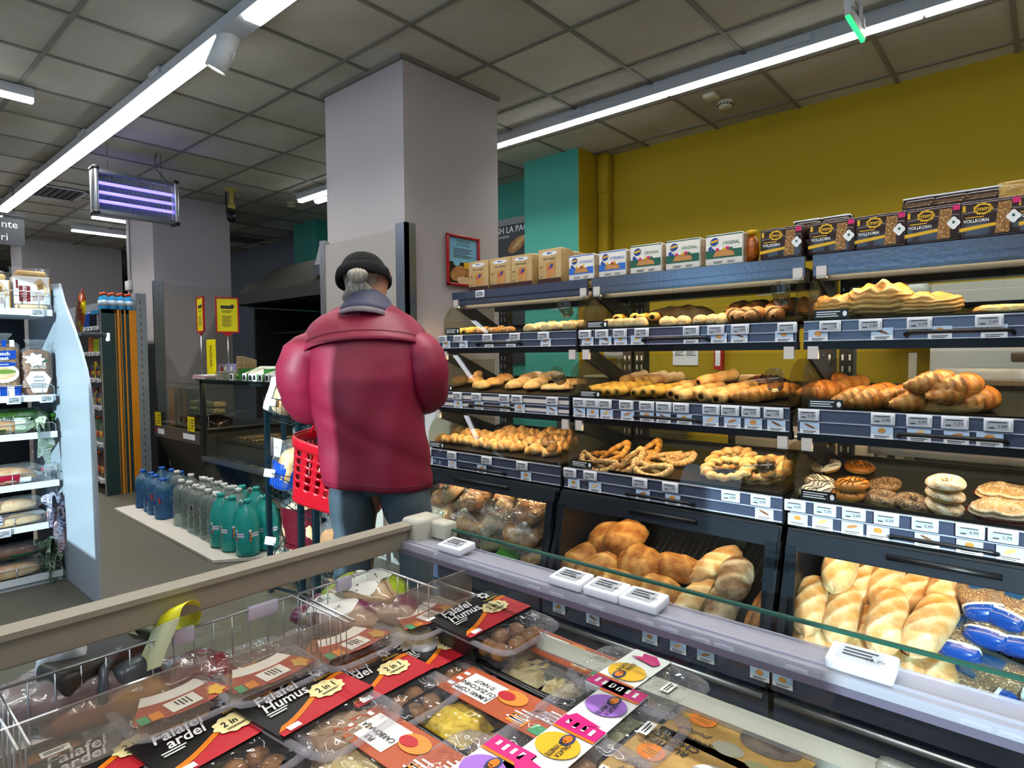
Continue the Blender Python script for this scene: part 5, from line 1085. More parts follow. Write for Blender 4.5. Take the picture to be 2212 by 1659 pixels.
b1 = bagged('bread_bag', .28, .18, .13, c_brown, [(.15, .6, k_ink, .1, .9), (.25, .37, k_tan, .08, .92)], seed=6, tail=.04); setb(b1, 'black labelled loaf on the lowest tier, right, beside the trouser leg', (pM.x+.09, pM.y+.10, zs[2]+.14), (0, -1.45, -1.2))
g = G(); g.rbox((-.04, -.006, 0), (.04, 0, .10), .004, 0); g.at((0, -.0062, .05), (1, 0, 0), (0, 0, 1)); g.text('1,54', 0, 0, .022, 1, 1); g.tube([(0, -.003, -.1), (0, -.003, 0)], .004, 6); p = ony(592, 985, 1.66); tag(g.build('price_sign', [m_tagw, k_ink]), 'white price sign card clipped to the wire stand between top and middle tiers', 'price sign'); o = bpy.data.objects['price_sign']; o.location = p; o.rotation_euler = (0, .18, .45)
# bagged breads heaped in the left rack bin
hb = Proto([bagged('bagged_bread', .21, .15, .10, (c_gold, c_brown, c_pale, c_gold)[i], [(.3, .6, k_tan, .15, .35)] if i % 2 == 0 else [(.1, .4, mat('wrap_green', '3f9a1c', .3), .05, .45)] if i == 3 else None, seed=i+1, tail=.07, sliced=False) for i in range(4)])
H4 = [(150, 1120, 0, 'leftmost, with a paper label'), (245, 1095, 1, 'second from the left at the back'), (330, 1040, 2, 'at the back left'), (400, 1180, 0, 'with a red tie in the upper left'), (480, 1110, 1, 'brown, tied with a red clip'), (560, 960, 2, 'topmost at the back'), (650, 1010, 0, 'with a tan label on top'), (760, 1010, 2, 'pale, next to the tan labelled one'), (860, 1070, 0, 'in the upper right'), (960, 1020, 1, 'at the back right'), (1040, 1120, 0, 'rightmost, tied with a red clip'), (900, 1180, 1, 'brown, right of the centre'), (720, 1180, 2, 'in the centre'), (340, 1290, 1, 'low on the left'), (520, 1370, 3, 'with green wrap, left'), (660, 1300, 2, 'grey white bag in the lower centre'), (820, 1390, 0, 'white film bag tied red in the lower centre'), (960, 1410, 1, 'low on the right'), (620, 1490, 2, 'lowest in the middle'), (760, 1560, 3, 'with green wrap at the bottom'), (960, 1570, 0, 'white bag at the bottom right'), (150, 1240, 2, 'low at the far left'), (430, 1290, 0, 'between the green wrapped one and the corner'), (450, 1460, 1, 'brown, low left of the middle'), (880, 1300, 2, 'half hidden, right of the centre'), (700, 1100, 1, 'brown, just above the centre')]
for i, (x, y, k, l) in enumerate(H4):
    u, v = 900+x/3.6075, 780+y/3.6075; h = .06+.07*((i*7) % 3)/3+(.06 if v < 1110 else 0); p = onslope(u, v, h)
    if p.y < 2.37: p = ony(u, v, 2.37)
    if p.z > .53: p.z = .53
    p.x = min(max(p.x, RX[0]+.11), RX[0]+RW[0]-.11); p.y = max(p.y, 2.34)
    hb.get(k, p, (rnd(-.7, .3), rnd(-.6, .6), rnd(-2.6, 2.6)), 'bagged bread in the left bin, '+l, 'bagged breads in the left bin')
# blue bags of sliced bread in the right bin
bb = Proto([bagged('sliced_bread_bag', .19, .105, .06, c_seed, [(.0, .17, m_bluew, 0, .99), (.17, .21, m_whw, 0, .99), (.45, .68, mat('label_navy', '15406e', .4), .19, .31)], seed=8, tail=.05)])
for x, y, h, a, l in [(1490, 1010, .06, 0, 'leftmost upright, navy badge'), (1730, 900, .09, -.1, 'upper one with navy badge and blue base'), (1950, 960, .08, .1, 'at the right picture edge with navy badge'), (1640, 690, .12, .3, 'at the back, only its top showing'), (1900, 760, .12, -.3, 'behind the two right ones'), (1650, 1390, .0, 1.2, 'lying low in front, left'), (1870, 1330, .03, 1.3, 'lying low in front, right')]:
    p = onslope(*z8(x, y), h+.04)-SN*.04; bb.get(0, p, (Matrix.Rotation(SL, 3, 'X') @ Matrix.Rotation(math.pi/2+a, 3, 'Z')).to_euler(), 'blue wrapped sliced seeded bread, '+l+', right bin', 'blue sliced bread bags')
# ================================================================ bread gondola at the left edge (shelf fronts face +x, run along y)
m_gw = mat('gondola_white', 'dfe4e8', .35); m_gfin = mat('gondola_fin', '98a2ad', .4); m_gback = mat('gondola_back_navy', '10131f', .6); m_wirez = mat('wire_zinc', 'b8bec4', .3, .9)
gx = -4.275; gy1 = .93
gd = thing('bread_gondola', 'white sunlit shop gondola with packaged bread at the left edge', 'shelving', (0, 0, 0))
g = G(); g.box((-5.0, -.6, 0), (-4.97, gy1, 1.62)); g.build('back_panel', m_gback, gd)
shz = [1.555, 1.075, .865, .585, .35, .06]
for i, z in enumerate(shz):
    g = G(); g.box((-4.97, -.6, z-.022), (gx-.004, gy1, z-.004)); g.box((gx-.012, -.6, z-.032), (gx, gy1, z+.004)); s_ = g.build('shelf', m_gw, gd)
    g = G(); ys = [-.6, gy1-.012]
    h = (.10, .06, .055, .06, .06, .06)[i]; g.tube([(gx-.006, -.6, z+h), (gx-.006, gy1-.02, z+h), (gx-.006, gy1-.006, z+h-.012), (gx-.006, gy1-.006, z)], .0028, 6)
    g.tube([(gx-.006, gy1-.006, z+h-.012), (gx-.06, gy1-.006, z+h-.012), (gx-.07, gy1-.006, z)], .0028, 6)
    for y in (.87, .72, .5, .3, .1): g.tube([(gx-.006, y, z), (gx-.006, y, z+h)], .0028, 6)
    g.build('wire_guard', m_wirez, s_)
# end fin with curved front edge
g = G(); prof_ = [(-4.97, 0), (-3.69, .0), (-3.675, .4), (-3.67, .8), (-3.685, 1.0), (-3.72, 1.13), (-3.764, 1.22), (-3.85, 1.33), (-3.945, 1.43), (-4.06, 1.53), (-4.137, 1.60), (-4.19, 1.67), (-4.215, 1.705), (-4.345, 1.712), (-4.35, 1.712), (-4.97, 1.70)]
g.prism(prof_, .95, .962, 1); g.build('end_fin', m_gfin, gd)
for (u0, u1, v, z, pr) in ((58, 100, 664, 1.562, '15,99'), (8, 48, 843, 1.078, '9,69'), (80, 118, 843, 1.078, '7,99'), (0, 20, 1140, .353, '8,99')):
    y0 = onx(u0, v, gx).y; y1 = onx(u1, v, gx).y; w = .062; g = G(); g.rbox((0, -w/2, -.022), (.008, w/2, .020), .002); g.at((.0081, 0, 0), (0, 1, 0), (0, 0, 1)); g.rect(0, 0, w*.74, .028, 1, 1); g.text(pr, .008, -.002, .014, 2, 2); g.rect(-.012, -.009, .015, .004, 2, 2); g.rect(0, .01, .03, .002, 2, 2)
    g.build('price_tag', [m_tagw, m_tags, m_tagd], gd, (gx+.001, (y0+y1)/2 if u0 > 0 else y1-.025, z-.022))
for z in (.34, .20): g = G(); g.rbox((-3.68, .94, z), (-3.62, .95, z+.05), .004); 
# packs on the gondola
def yb(u, v, x=gx-.03): return onx(u, v, x).y
# top: two white carton sandwiches
def carton(label, y, z, w, h):
    t = thing('gluten_free_pack', label, 'package', (gx-.05, y, z)); d = .10
    g = G(); g.rbox((-d, -w/2, 0), (0, w/2, h), .004); g.build('carton', m_whw if False else mat('carton_white', 'e9e6e2', .4), t)
    g = G(); g.at((.0006, 0, h/2), (0, 1, 0), (0, 0, 1)); g.rect(-w*.22, -h*.13, w*.3, h*.56, 1, 1); g.text('NO GLUTEN!', -w*.21, -h*.13, h*.15, 0, 2, rot=math.pi/2, bold=.02, wide=.8); g.text('paine', -w*.3, -h*.2, h*.07, 0, 2, rot=math.pi/2)
    for k, (s_, xx) in enumerate((('PAINE CU', .02), ('SEMINTE', .10), ('MULTICE', .19), ('REALE', .27))): g.text(s_, w*xx, -h*.22, h*.10, 1, 2, rot=math.pi/2, wide=.8)
    g.pol([(w*.05, h*.3), (w*.22, h*.45), (w*.38, h*.2), (w*.42, -h*.02), (w*.3, -h*.2), (w*.33, h*.0), (w*.22, h*.24), (w*.12, h*.12)], 2, 2); g.pol([(w*.14, h*.02), (w*.3, h*.1), (w*.27, h*.28), (w*.13, h*.22)], 3, 3); g.rect(w*.48, 0, w*.03, h*.96, 4, 1); g.rect(-w*.42, h*.2, w*.05, h*.3, 1, 2)
    g.build('front_print', [mat('carton_white', 'e9e6e2', .4), mat('carton_maroon', '7a2a2e', .4), c_pale, c_seed, mat('carton_ochre', 'b07a1c', .4)], t)
    g = G(); g.rbox((-d*.85, -w*.42, h), (-d*.1, w*.42, h+.035), .015); g.build('bread_slices', c_gold, t)
    g = G(); g.grid(lambda u, v: (-d/2+math.cos(u*6.283)*d*.5*(1-.75*v), math.sin(u*6.283)*w*.5*(1+.13*v)+0, h-.01+v*.062+.004*math.sin(u*30)), 40, 8, closeu=True); g.build('film', m_film, t)
    return t
ya, yb_ = yb(28, 600), yb(108, 600); wz = yb_-ya
carton('white no gluten seeded bread carton on the top shelf of the left gondola', (ya+yb_)/2+.005, 1.588, wz, .155)
carton('white bread carton cut by the left picture edge, top shelf of the left gondola', ya-.01-wz/2, 1.559, wz, .155)
t = thing('flat_bread_pack', 'flat film pack of bread under the white carton on the top shelf', 'package', (gx-.09, (ya+yb_)/2, 1.559)); g = G(); g.rbox((-.05, -wz*.45, 0), (.05, wz*.45, .026), .01); g.build('bread', c_pale, t); g = G(); g.rbox((-.055, -wz*.5, -.001), (.055, wz*.55, .029), .012); g.build('film', m_film, t)
# yellow snack bag leaning at the fin end
t = thing('yellow_bag', 'tall yellow and brown snack bag hanging on the far side of the gondola', 'bag', tuple(ony(170, 672, 1.05))); t.location.y = 1.06
g = G()
def ybag(u, v): a = u*6.283; w_ = (.045*math.sin(min(1, v*1.25)*math.pi*.55)+.008); return (math.cos(a)*w_-(v-.5)*-.10*-1, math.sin(a)*.022*(1-abs(v*2-1)**3), .13-.26*v+.003*math.sin(a*7+v*20))
g.grid(ybag, 24, 20, closeu=True); g.build('film', mat('bag_yellow', 'd8c010', .25, col2='8a3a14', scale=9, bump=.4, bscale=18, lo=.45, hi=.5), t)
g = G(); g.rbox((-3.99, .965, 1.40), (-3.90, 1.09, 1.42), .004); g.build('side_hook', m_dark, gd)
g = G(); g.rbox((-3.93, 1.09, 1.375), (-3.88, 1.10, 1.42), .004); g.build('price_tag', m_tagw, gd)
# second shelf: two upright bread bags
b1 = bagged('toast_bread', .20, .135, .095, c_seed, [(.0, .16, m_bluew, 0, .99), (.16, .2, m_whw, 0, .99), (.55, .78, m_bluew, .1, .42), (.2, .5, m_whw, .1, .4)], seed=2, tail=.03); 
setb(b1, 'upright toast bread bag with blue print cut by the left picture edge', (gx-.09, yb(10, 800), 1.185), Euler((0, 0, 0)), 'upright bread bags')
def upright(t, y, z, rz=0):  # long axis up, label side toward +x
    M_ = Matrix(((0, 0, 1), (0, 1, 0), (-1, 0, 0))).to_3x3() @ Matrix.Rotation(0, 3, 'X'); e = (Matrix.Rotation(rz, 3, 'Z') @ Matrix.Rotation(-math.pi/2, 3, 'Y') @ Matrix.Rotation(-math.pi/2, 3, 'X').inverted()).to_euler(); t.rotation_euler = e; t.location = (gx-.07, y, z)
def upr_bag(label, y, z, w, h, bread, prints):
    t = thing('bread_bag', label, 'bread bag', (gx-.08, y, z)); d = .075
    g = G()
    def shp(k):
        def fn(u, v):
            a = u*6.283; q = (abs(math.cos(a))**3+abs(math.sin(a))**3)**(-1/3); r = 1 if v < .9 else 1-((v-.9)/.1)**2*.6
            if v < .04: r = .8+.2*v/.04
            return (math.cos(a)*q*d/2*k*r, math.sin(a)*q*w/2*k*r*(1+.012*math.sin(v*30+a*3)), v*h*(.93 if k < 1.01 else 1.0))
        return fn
    g.grid(shp(1.0), 30, 20, closeu=True, tone=lambda u, v: .3+.5*((u*9) % 1)); g.build('bread', bread, t)
    g = G(); g.grid(shp(1.06), 30, 20, closeu=True); f = g.build('film', m_film, t)
    g = G(); g.lathe([(.02, 0), (.045, .03), (.05, .045)], (0, 0, h*.97), 18, sx=.5, sy=1.1); g.build('bag_top', m_film, f)
    g = G(); g.at((d/2*1.075+.001, 0, h/2), (0, 1, 0), (0, 0, 1)); mats = prints(g, w, h); g.build('front_print', mats, t); return t
def pr_toast(g, w, h):
    for k in range(5): g.rect(-w*.4+k*w*.2, -h*.42, w*.2, h*.16, (1, 0)[k % 2], 1)
    g.ell(0, -h*.1, w*.9, h*.34, 0, 1); g.ell(0, -h*.1, w*.7, h*.22, 3, 2); g.ell(.01, -h*.07, w*.6, h*.08, 4, 3); g.pol([(-w*.5, h*.12), (w*.38, h*.16), (w*.38, h*.31), (-w*.5, h*.28)], 1, 1); g.text('French', -w*.02, h*.245, h*.085, 0, 3, bold=.03); g.text('toast', w*.0, h*.165, h*.085, 0, 3, bold=.03); g.ell(w*.0, h*.06, w*.8, h*.085, 1, 2); g.text('Seminte', w*.02, h*.06, h*.045, 0, 3, shear=.3)
    for k in range(4): g.rect(-w*.38+k*w*.22, h*.43, w*.13, h*.12, (1, 0)[k % 2], 1)
    return [k_whi, m_bluew, k_ink, c_pale, mat('salad_green', '6f8f3a', .5)]
def pr_alea(g, w, h):
    g.pol([(-w*.42, -h*.18), (-w*.2, -h*.46), (w*.25, -h*.46), (w*.42, -h*.18), (w*.2, -h*.02), (-w*.25, -h*.02)], 0, 1); g.text('pâine', .0, -h*.13, h*.075, 1, 2, shear=.2); g.text('aleasă', .0, -h*.21, h*.075, 1, 2, shear=.2); g.lines(0, -h*.3, w*.5, h*.08, 3, 1, 2); g.text('SELECTED', 0, h*.05, h*.06, 0, 1, bold=.02); g.ell(-w*.1, h*.22, w*.6, h*.24, 0, 1, lobes=7, amp=.2, n=42); g.text('BAKE', w*.05, h*.12, h*.09, 0, 2, bold=.03); g.ell(w*.25, h*.2, w*.13, h*.05, 2, 2)
    return [k_whi, mat('print_violet', '3a2a5a', .5), k_gre]
bpy.data.objects.remove(bpy.data.objects['toast_bread']) if False else None
for c in list(b1.children_recursive): bpy.data.objects.remove(c)
bpy.data.objects.remove(b1)
ya, yb_ = yb(-34, 800), yb(46, 800); upr_bag('upright toast bread bag with blue print, cut by the left picture edge', (ya+yb_)/2, 1.079, yb_-ya, .31, c_seed, pr_toast)
ya, yb_ = yb(50, 800), yb(116, 800); upr_bag('upright clear bread bag with white hexagon label beside the fin', (ya+yb_)/2, 1.079, yb_-ya, .275, c_dark, pr_alea)
# lying bags with twisted tails toward the fin
def lying(label, x, y1, z, L_, W_, H_, bread, band, seed, tail, tailmat=None, text=None, rz=math.pi/2, ry=0, bend=.05):
    t = bagged('bread_bag', L_, W_, H_, bread, band, seed=seed, tail=tail*.55, tailmat=tailmat, text=text, bend=bend); t.location = (x, y1-L_/2, z); t.rotation_euler = (0, ry, rz); tag(t, label); t['category'] = 'bread bag'; return t
m_gtail = mat('tail_green_stripe', '7fa36a', .3, col2='eef2ea', scale=40, stretch=(.3, 6, 6), coat=.4, lo=.48, hi=.52); m_ptail = mat('tail_violet_stripe', '3a3568', .25, col2='dfe2f2', scale=40, stretch=(.3, 6, 6), coat=.5, lo=.48, hi=.52); m_dtail = mat('tail_dark_green_stripe', '1e4a34', .25, col2='b8c8a8', scale=40, stretch=(.3, 6, 6), coat=.5, lo=.48, hi=.52)
m_wg = mat('wrap_green_gloss', '3c6a1e', .25, col2='24401a', scale=12, coat=.5); m_wy = mat('wrap_yellow', 'd8c81c', .3)
G1 = .25  # angle range of the side facing the aisle
lying('dark green wholegrain bread bag lying at the back of the third shelf', gx-.19, .90, .885, .34, .12, .12, c_dark, [(.0, .99, m_wg, 0, .99)], 1, .03, m_wg, ('Grâu Intreg', .035, 0, k_whi), bend=0)
lying('clear bread bag with green striped tail in front on the third shelf', gx-.07, .80, .87, .34, .11, .09, c_gold, [(.72, .98, m_gtail, 0, .99), (.5, .62, m_wg, .55, .8), (.3, .42, m_wy, .5, .95)], 2, .10, m_gtail)
lying('large sliced white bread bag with red band on the fourth shelf', gx-.08, .84, .59, .36, .14, .115, c_white, [(.45, .66, mat('wrap_crimson', 'a81432', .25, coat=.4), .5, .99), (.66, .78, m_whw, .55, .99)], 3, .10, None, ('VelPitar', .04, -math.pi/2))
lying('sliced bread bag with violet tail, upper of two on the fifth shelf', gx-.06, .83, .435, .33, .11, .085, c_pale, [(.0, .42, m_ptail, 0, .99)], 4, .12, m_ptail)
lying('sliced bread bag with pink striped tail, lower of two on the fifth shelf', gx-.06, .85, .355, .33, .11, .075, c_pale, [(.0, .40, m_ptail, 0, .99)], 5, .12, mat('tail_pink_stripe', '8a4a58', .3, col2='f0e6e8', scale=40, stretch=(.3, 6, 6), coat=.4, lo=.48, hi=.52))
lying('dark green rye bread bag, upper of two on the sixth shelf', gx-.08, .83, .17, .34, .11, .085, c_dark, [(.3, .85, m_grn, .55, .8), (.86, .99, m_dtail, 0, .99)], 6, .08, m_dtail, ('PAINE CU SECARA', .02, 0))
lying('sliced rye bread bag with green edge, lower of two on the sixth shelf', gx-.07, .84, .064, .34, .12, .095, c_pale, [(.0, .85, m_grn, .72, .99), (.86, .99, m_dtail, 0, .99)], 7, .08, m_dtail)
# a lower base row
g = G(); g.box((-4.97, -.6, 0), (gx-.02, gy1, .035)); g.build('plinth', m_gw, gd)

# ================================================================ drinks gondola with striped end panel
dg = thing('drinks_gondola', 'drinks gondola with dark green end panel striped orange', 'shelving', (0, 0, 0))
g = G(); g.box((-6.60, 1.794, 0), (-6.58, 2.085, 1.735), 0)
for y, w in ((1.91, .004), (1.935, .02), (1.957, .006), (1.99, .012), (2.055, .06)): g.box((-6.585, y-w/2, .0), (-6.5785, y+w/2, 1.735), 1)
g.box((-6.601, 1.785, 0), (-6.579, 1.794, 1.735), 2); g.build('end_panel', [mat('panel_dark_green', '1f3a3a', .5), mat('stripe_orange', 'd98a10', .5), m_alu], dg)
g = G(); g.box((-6.62, 2.085, 0), (-6.575, 2.175, 1.9))
for k in range(26): g.box((-6.5755, 2.12, .1+k*.068), (-6.5745, 2.126, .13+k*.068), 1)
g.box((-9.5, 2.16, 0), (-6.6, 2.18, 1.9), 0)
for i in range(16):
    for k in range(4): g.box((-6.7-.09*i, 2.1585, 1.72+k*.045), (-6.71-.09*i, 2.16, 1.73+k*.045), 1)
g.build('pegboard_back', [mat('upright_grey', '8d959a', .45, .3), m_black], dg)
dz = [1.60, 1.355, 1.19, .92, .54, .15]; dzs = [.0]
for z in (1.58, 1.34, 1.09, .83, .48, .14):
    g = G(); g.box((-9.5, 1.80, z-.02), (-6.60, 2.16, z), 0); g.box((-9.5, 1.79, z-.03), (-6.61, 1.80, z+.005), 0); s_ = g.build('shelf', mat('shelf_grey_light', 'b4b8ba', .5), dg)
    for k in range(5): g = G(); x = -6.72-k*.12-.03*(k % 2); g.box((x-.022, 1.782, z-.034), (x+.022, 1.789, z+.004), 0); g.box((x-.014, 1.7812, z-.026), (x+.014, 1.782, z-.006), 1); g.build('price_tag', [m_tagw, m_dark], s_)
g = G(); g.box((-6.9, 1.80, 1.70), (-6.58, 2.10, 1.735)); g.build('top_board', mat('board_blue', '2f86b4', .4), dg)
m_bcap = mat('cap_orange', 'd8501c', .4); m_bliq = mat('blue_drink', '2fa0d8', .15, coat=.5); m_blab = mat('bottle_label_pale', 'b8ccd8', .4)
def smallbottle():
    t = thing('sports_drink_bottle', 'x', 'bottle'); g = G(); g.lathe([(.026, 0), (.03, .01), (.03, .075), (.027, .08), (.03, .085), (.028, .10), (.014, .125), (.014, .135)], n=16); g.build('bottle', m_bliq, t)
    g = G(); g.lathe([(.0308, .03), (.0308, .085)], n=16); g.build('label', m_blab, t); g = G(); g.lathe([(.017, .132), (.017, .158), (.001, .16)], n=14); g.build('cap', m_bcap, t); return t
P_ = Proto([smallbottle()])
for i in range(4):
    for j in range(2): P_.get(0, (-6.60-.085*j, 1.835+.068*i, 1.736), (0, 0, 0), f'blue drink bottle with orange cap above the striped panel, {["front", "back"][j]} row, {ORD[i]}', 'blue drink bottles')
def can(nm, col, h=.115, r=.026):
    t = thing(nm, 'x', 'can'); g = G(); g.lathe([(r*.85, 0), (r, .008), (r, h-.012), (r*.8, h)], n=14); g.build('body', mat('can_'+col, col, .25, .5), t); g = G(); g.lathe([(r*.8, h), (r*.78, h+.002), (.001, h+.001)], n=14); g.build('lid', m_alu, t); return t
rowdefs = [(1.58, .145, [('drink_can', 'c9ccd2'), ('drink_can', '1d2438'), ('energy_can', '1c4fae')], 'top', 11, .058), (1.34, .125, [('drink_can', '3aa0d0'), ('drink_can', 'b8c830'), ('juice_carton', 'c46a3a')], 'second', 8, .062), (1.09, .16, [('dark_bottle', '4a2226'), ('dark_bottle', '2a2f4a'), ('drink_can', 'c9b428')], 'third', 8, .062), (.83, .16, [('dark_bottle', '5a4a7a'), ('dark_bottle', '20242a'), ('dark_bottle', '9a8a2a')], 'fourth', 7, .07), (.48, .24, [('soda_bottle', '5a7a62'), ('soda_bottle', '4a6a58')], 'fifth', 6, .085), (.14, .24, [('soda_bottle', '5a3a1c'), ('soda_bottle', '3a2412')], 'lowest', 6, .085)]
for z, h, kinds, nm, n, st_ in rowdefs:
    ps = []
    for k, (kn, col) in enumerate(kinds):
        if kn.endswith('can'): ps.append(can(kn, col, h))
        elif kn == 'juice_carton': t = thing(kn, 'x', 'carton'); g = G(); g.rbox((-.026, -.03, 0), (.026, .03, h+.02), .003, 0); g.build('box', mat('can_'+col, col, .4), t); ps.append(t)
        else:
            t = thing(kn, 'x', 'bottle'); g = G(); r = .028 if h < .2 else .036; g.lathe([(r*.9, 0), (r, .01), (r, h*.55), (r*.85, h*.62), (r*.35, h*.85), (r*.35, h*.92)], n=14); g.build('bottle', mat('can_'+col, col, .2, coat=.5), t); g = G(); g.lathe([(r*1.02, h*.2), (r*1.02, h*.45)], n=14); g.build('label', mat('lab_'+col, ('c8a83a', 'b03a2a', '8aa08a')[k % 3], .4), t); g = G(); g.lathe([(r*.42, h*.9), (r*.42, h), (.001, h)], n=10); g.build('cap', m_bcap if k == 0 else m_dark, t); ps.append(t)
    P_ = Proto(ps)
    for i in range(n): P_.get(i*len(ps)//n if nm in ('top', 'second') else i, (-6.64-st_*i, 1.85, z+.001), (0, 0, 0), f'drink on the {nm} shelf of the drinks gondola, {ORD[i]} from the striped panel', 'drinks on the drinks gondola')

# ================================================================ water bottles on the white board
t = thing('floor_board', 'white floor board carrying the water bottles', 'board', (0, 0, 0))
g = G(); g.add([(*onz(247, 1103, .02).xy, .02), (*onz(460, 1215, .02).xy, .02), (-3.75, 2.15, .02), (-5.9, 2.15, .02)], [(0, 1, 2, 3)])
A_, B_ = onz(247, 1103, .0), onz(460, 1218, .0); g = G(); g.add([(A_.x, A_.y, .003), (B_.x, B_.y, .003), (-3.60, 2.02, .003), (-3.60, 2.15, .003), (A_.x, 2.15, .003)]+[(A_.x, A_.y, .022), (B_.x, B_.y, .022), (-3.60, 2.02, .022), (-3.60, 2.15, .022), (A_.x, 2.15, .022)], [(4,3,2,1,0), (5,6,7,8,9), (0,1,6,5), (1,2,7,6), (2,3,8,7), (3,4,9,8), (4,0,5,9)]); g.build('board', mat('board_white', 'c9c4b8', .6), t)
def plas(name, tint, haze): return glass(name, tint, haze, tint, .05, 1, .35, 45)
p_blue = plas('pet_blue', '6fb4dc', .2); p_clear = plas('pet_clear', 'cfdad8', .16); p_teal = plas('pet_teal', '2fc4bc', .45); 
p_wb = glass('water_pale_blue', '8fc6e8', .30, '5aa0cc', .05, 1, .35, 45)
w_blue = mat('water_blue', '2a86c4', .1, coat=.6); w_teal = mat('water_teal', '22b0ae', .15, coat=.6)
m_tealc = mat('cap_teal', '1d9a94', .35); m_bluec = mat('cap_blue', '1c5fc0', .35); m_whc = mat('cap_grey_white', 'cfd2d0', .4)
def bottle(name, kind):
    t = thing(name, 'x', 'bottle'); g = G()
    if kind == 'teal': pr = [(.055, 0), (.07, .012), (.072, .04), (.070, .07), (.072, .10), (.072, .19), (.068, .22), (.05, .275), (.024, .31), (.02, .325)]; n = 28; sq = 0; m = p_teal
    elif kind == 'blue': pr = [(.05, 0), (.062, .01)]+[(.062-.003*(k % 2), .02+k*.018) for k in range(11)]+[(.062, .225), (.045, .265), (.022, .285), (.02, .30)]; n = 28; sq = 3.5; m = p_blue
    else: pr = [(.05, 0), (.06, .01)]+[(.061-.005*(k % 2), .02+k*.03) for k in range(8)]+[(.058, .25), (.038, .285), (.02, .30), (.019, .312)]; n = 24; sq = 3; m = p_clear
    g.lathe(pr, n=n, sq=sq); g.build('body', m, t); top = pr[-1][1]
    if kind != 'clear': g = G(); k2 = [(r*.93, z) for r, z in pr if z < .195]; g.lathe([(k2[0][0], .006)]+k2[1:]+[(.001, k2[-1][1])], n=n, sq=sq); g.build('water', w_teal if kind == 'teal' else p_wb, t).scale = (1, 1, 1)
    g = G(); g.lathe([(.023, top-.008), (.024, top+.012), (.021, top+.018), (.001, top+.018)], n=18); g.build('cap', {'teal': m_tealc, 'blue': m_bluec, 'clear': m_whc}[kind], t)
    g = G(); g.tube([(-.024, 0, top-.004), (-.06, 0, top+.008), (-.085, .012, top+.01), (-.06, .0, top+.0), (-.024, .004, top-.01)] if kind != 'teal' else [(-.024, 0, top-.01), (-.045, 0, top+.01), (-.07, 0, top-.01), (-.073, 0, top-.05)], .0035, 6); g.build('handle', {'teal': mat('handle_white', 'd8e6e8', .4), 'blue': m_bluec, 'clear': m_whc}[kind], t)
    g = G()
    R_ = .0725 if kind == 'teal' else .063
    if kind == 'teal':
        g.grid(lambda u, v: (math.cos(-2.9+2.7*u)*R_, math.sin(-2.9+2.7*u)*R_, .09+.08*v), 18, 2, mi=0)
        for a in (-1.9, -.75):
            g.at((math.cos(a)*(R_+.0008), math.sin(a)*(R_+.0008), .132), (-math.sin(a), math.cos(a), 0), (0, 0, 1)); g.rect(-.005, -.005, .005, .062, 3, 1); g.rect(0, -.005, .005, .062, 4, 1); g.rect(.005, -.005, .005, .062, 5, 1); g.ell(0, .03, .017, .018, 2, 2)
            b_ = a+.38; g.at((math.cos(b_)*(R_+.0014), math.sin(b_)*(R_+.0014), .137), (-math.sin(b_), math.cos(b_), 0), (0, 0, 1)); g.rect(0, 0, .05, .024, 2, 1); g.text('BUCOVINA', 0, 0, .0125, 3, 2, bold=.03, wide=.85)
        g.at((math.cos(-2.35)*R_*1.01, math.sin(-2.35)*R_*1.01, .11), (-math.sin(-2.35), math.cos(-2.35), 0), (0, 0, 1)); g.rect(0, 0, .018, .03, 6, 1)
        g.build('label', [mat('label_teal', '1f9a98', .4), m_tealc, k_whi, k_blu, k_yel, k_red, k_ltb], t)
    elif kind == 'blue': g.at((.02, -R_*1.02, .15), (1, 0, 0), (0, 0, 1)); g.rect(.015, 0, .018, .05, 1, 1); g.rect(-.045, -.02, .02, .04, 0, 1); g.build('label', [k_blu, k_red], t)
    else: g.at((-.035, -R_*1.02, .19), (1, 0, 0), (0, 0, 1)); g.rect(0, 0, .028, .04, 0, 1); g.rect(0, 0, .022, .033, 1, 2); g.build('label', [m_tagw, m_dark], t)
    return t
Pb = Proto([bottle('water_bottle', 'blue')]); Pc = Proto([bottle('water_bottle', 'clear')]); Pt = Proto([bottle('water_bottle', 'teal')])
Z_ = .023
for i, (u, v) in enumerate([(294, 1097), (312, 1105), (322, 1112), (338, 1122)]):
    q = onz(u, v, Z_); Pb.get(0, (q.x, q.y+.06, Z_), (0, 0, jig(.4)), f'blue water bottle, {ORD[i]} from left in the front row', 'blue water bottles', (1, 1, 1.0))
for i, (u, v) in enumerate([(320, 1092), (340, 1098), (360, 1105)]):
    q = onz(u, v, Z_); Pb.get(0, (q.x, q.y+.12, Z_), (0, 0, jig(.4)), f'blue water bottle, {ORD[i]} from left in the back row', 'blue water bottles')
fr = [(373, 1137), (390, 1142), (404, 1152), (418, 1158), (430, 1166), (447, 1174)]
for i, (u, v) in enumerate(fr):
    q = onz(u, v, Z_)
    for j in range(2): Pc.get(0, (q.x+.01*j, q.y+.07+.15*j, Z_), (0, 0, jig(.3)), f'clear water bottle, {ORD[i]} from left in the {["front", "middle"][j]} row', 'clear water bottles', (1, 1, 1.04))
for i, (u, v) in enumerate([(365, 1110), (395, 1120), (425, 1130), (455, 1142), (485, 1155)]):
    q = onz(u, v, Z_); Pc.get(0, (q.x, min(q.y+.07, 2.09), Z_), (0, 0, jig(.3)), f'clear water bottle, {ORD[i]} from left in the rear row by the counter', 'clear water bottles', (1, 1, 1.04))
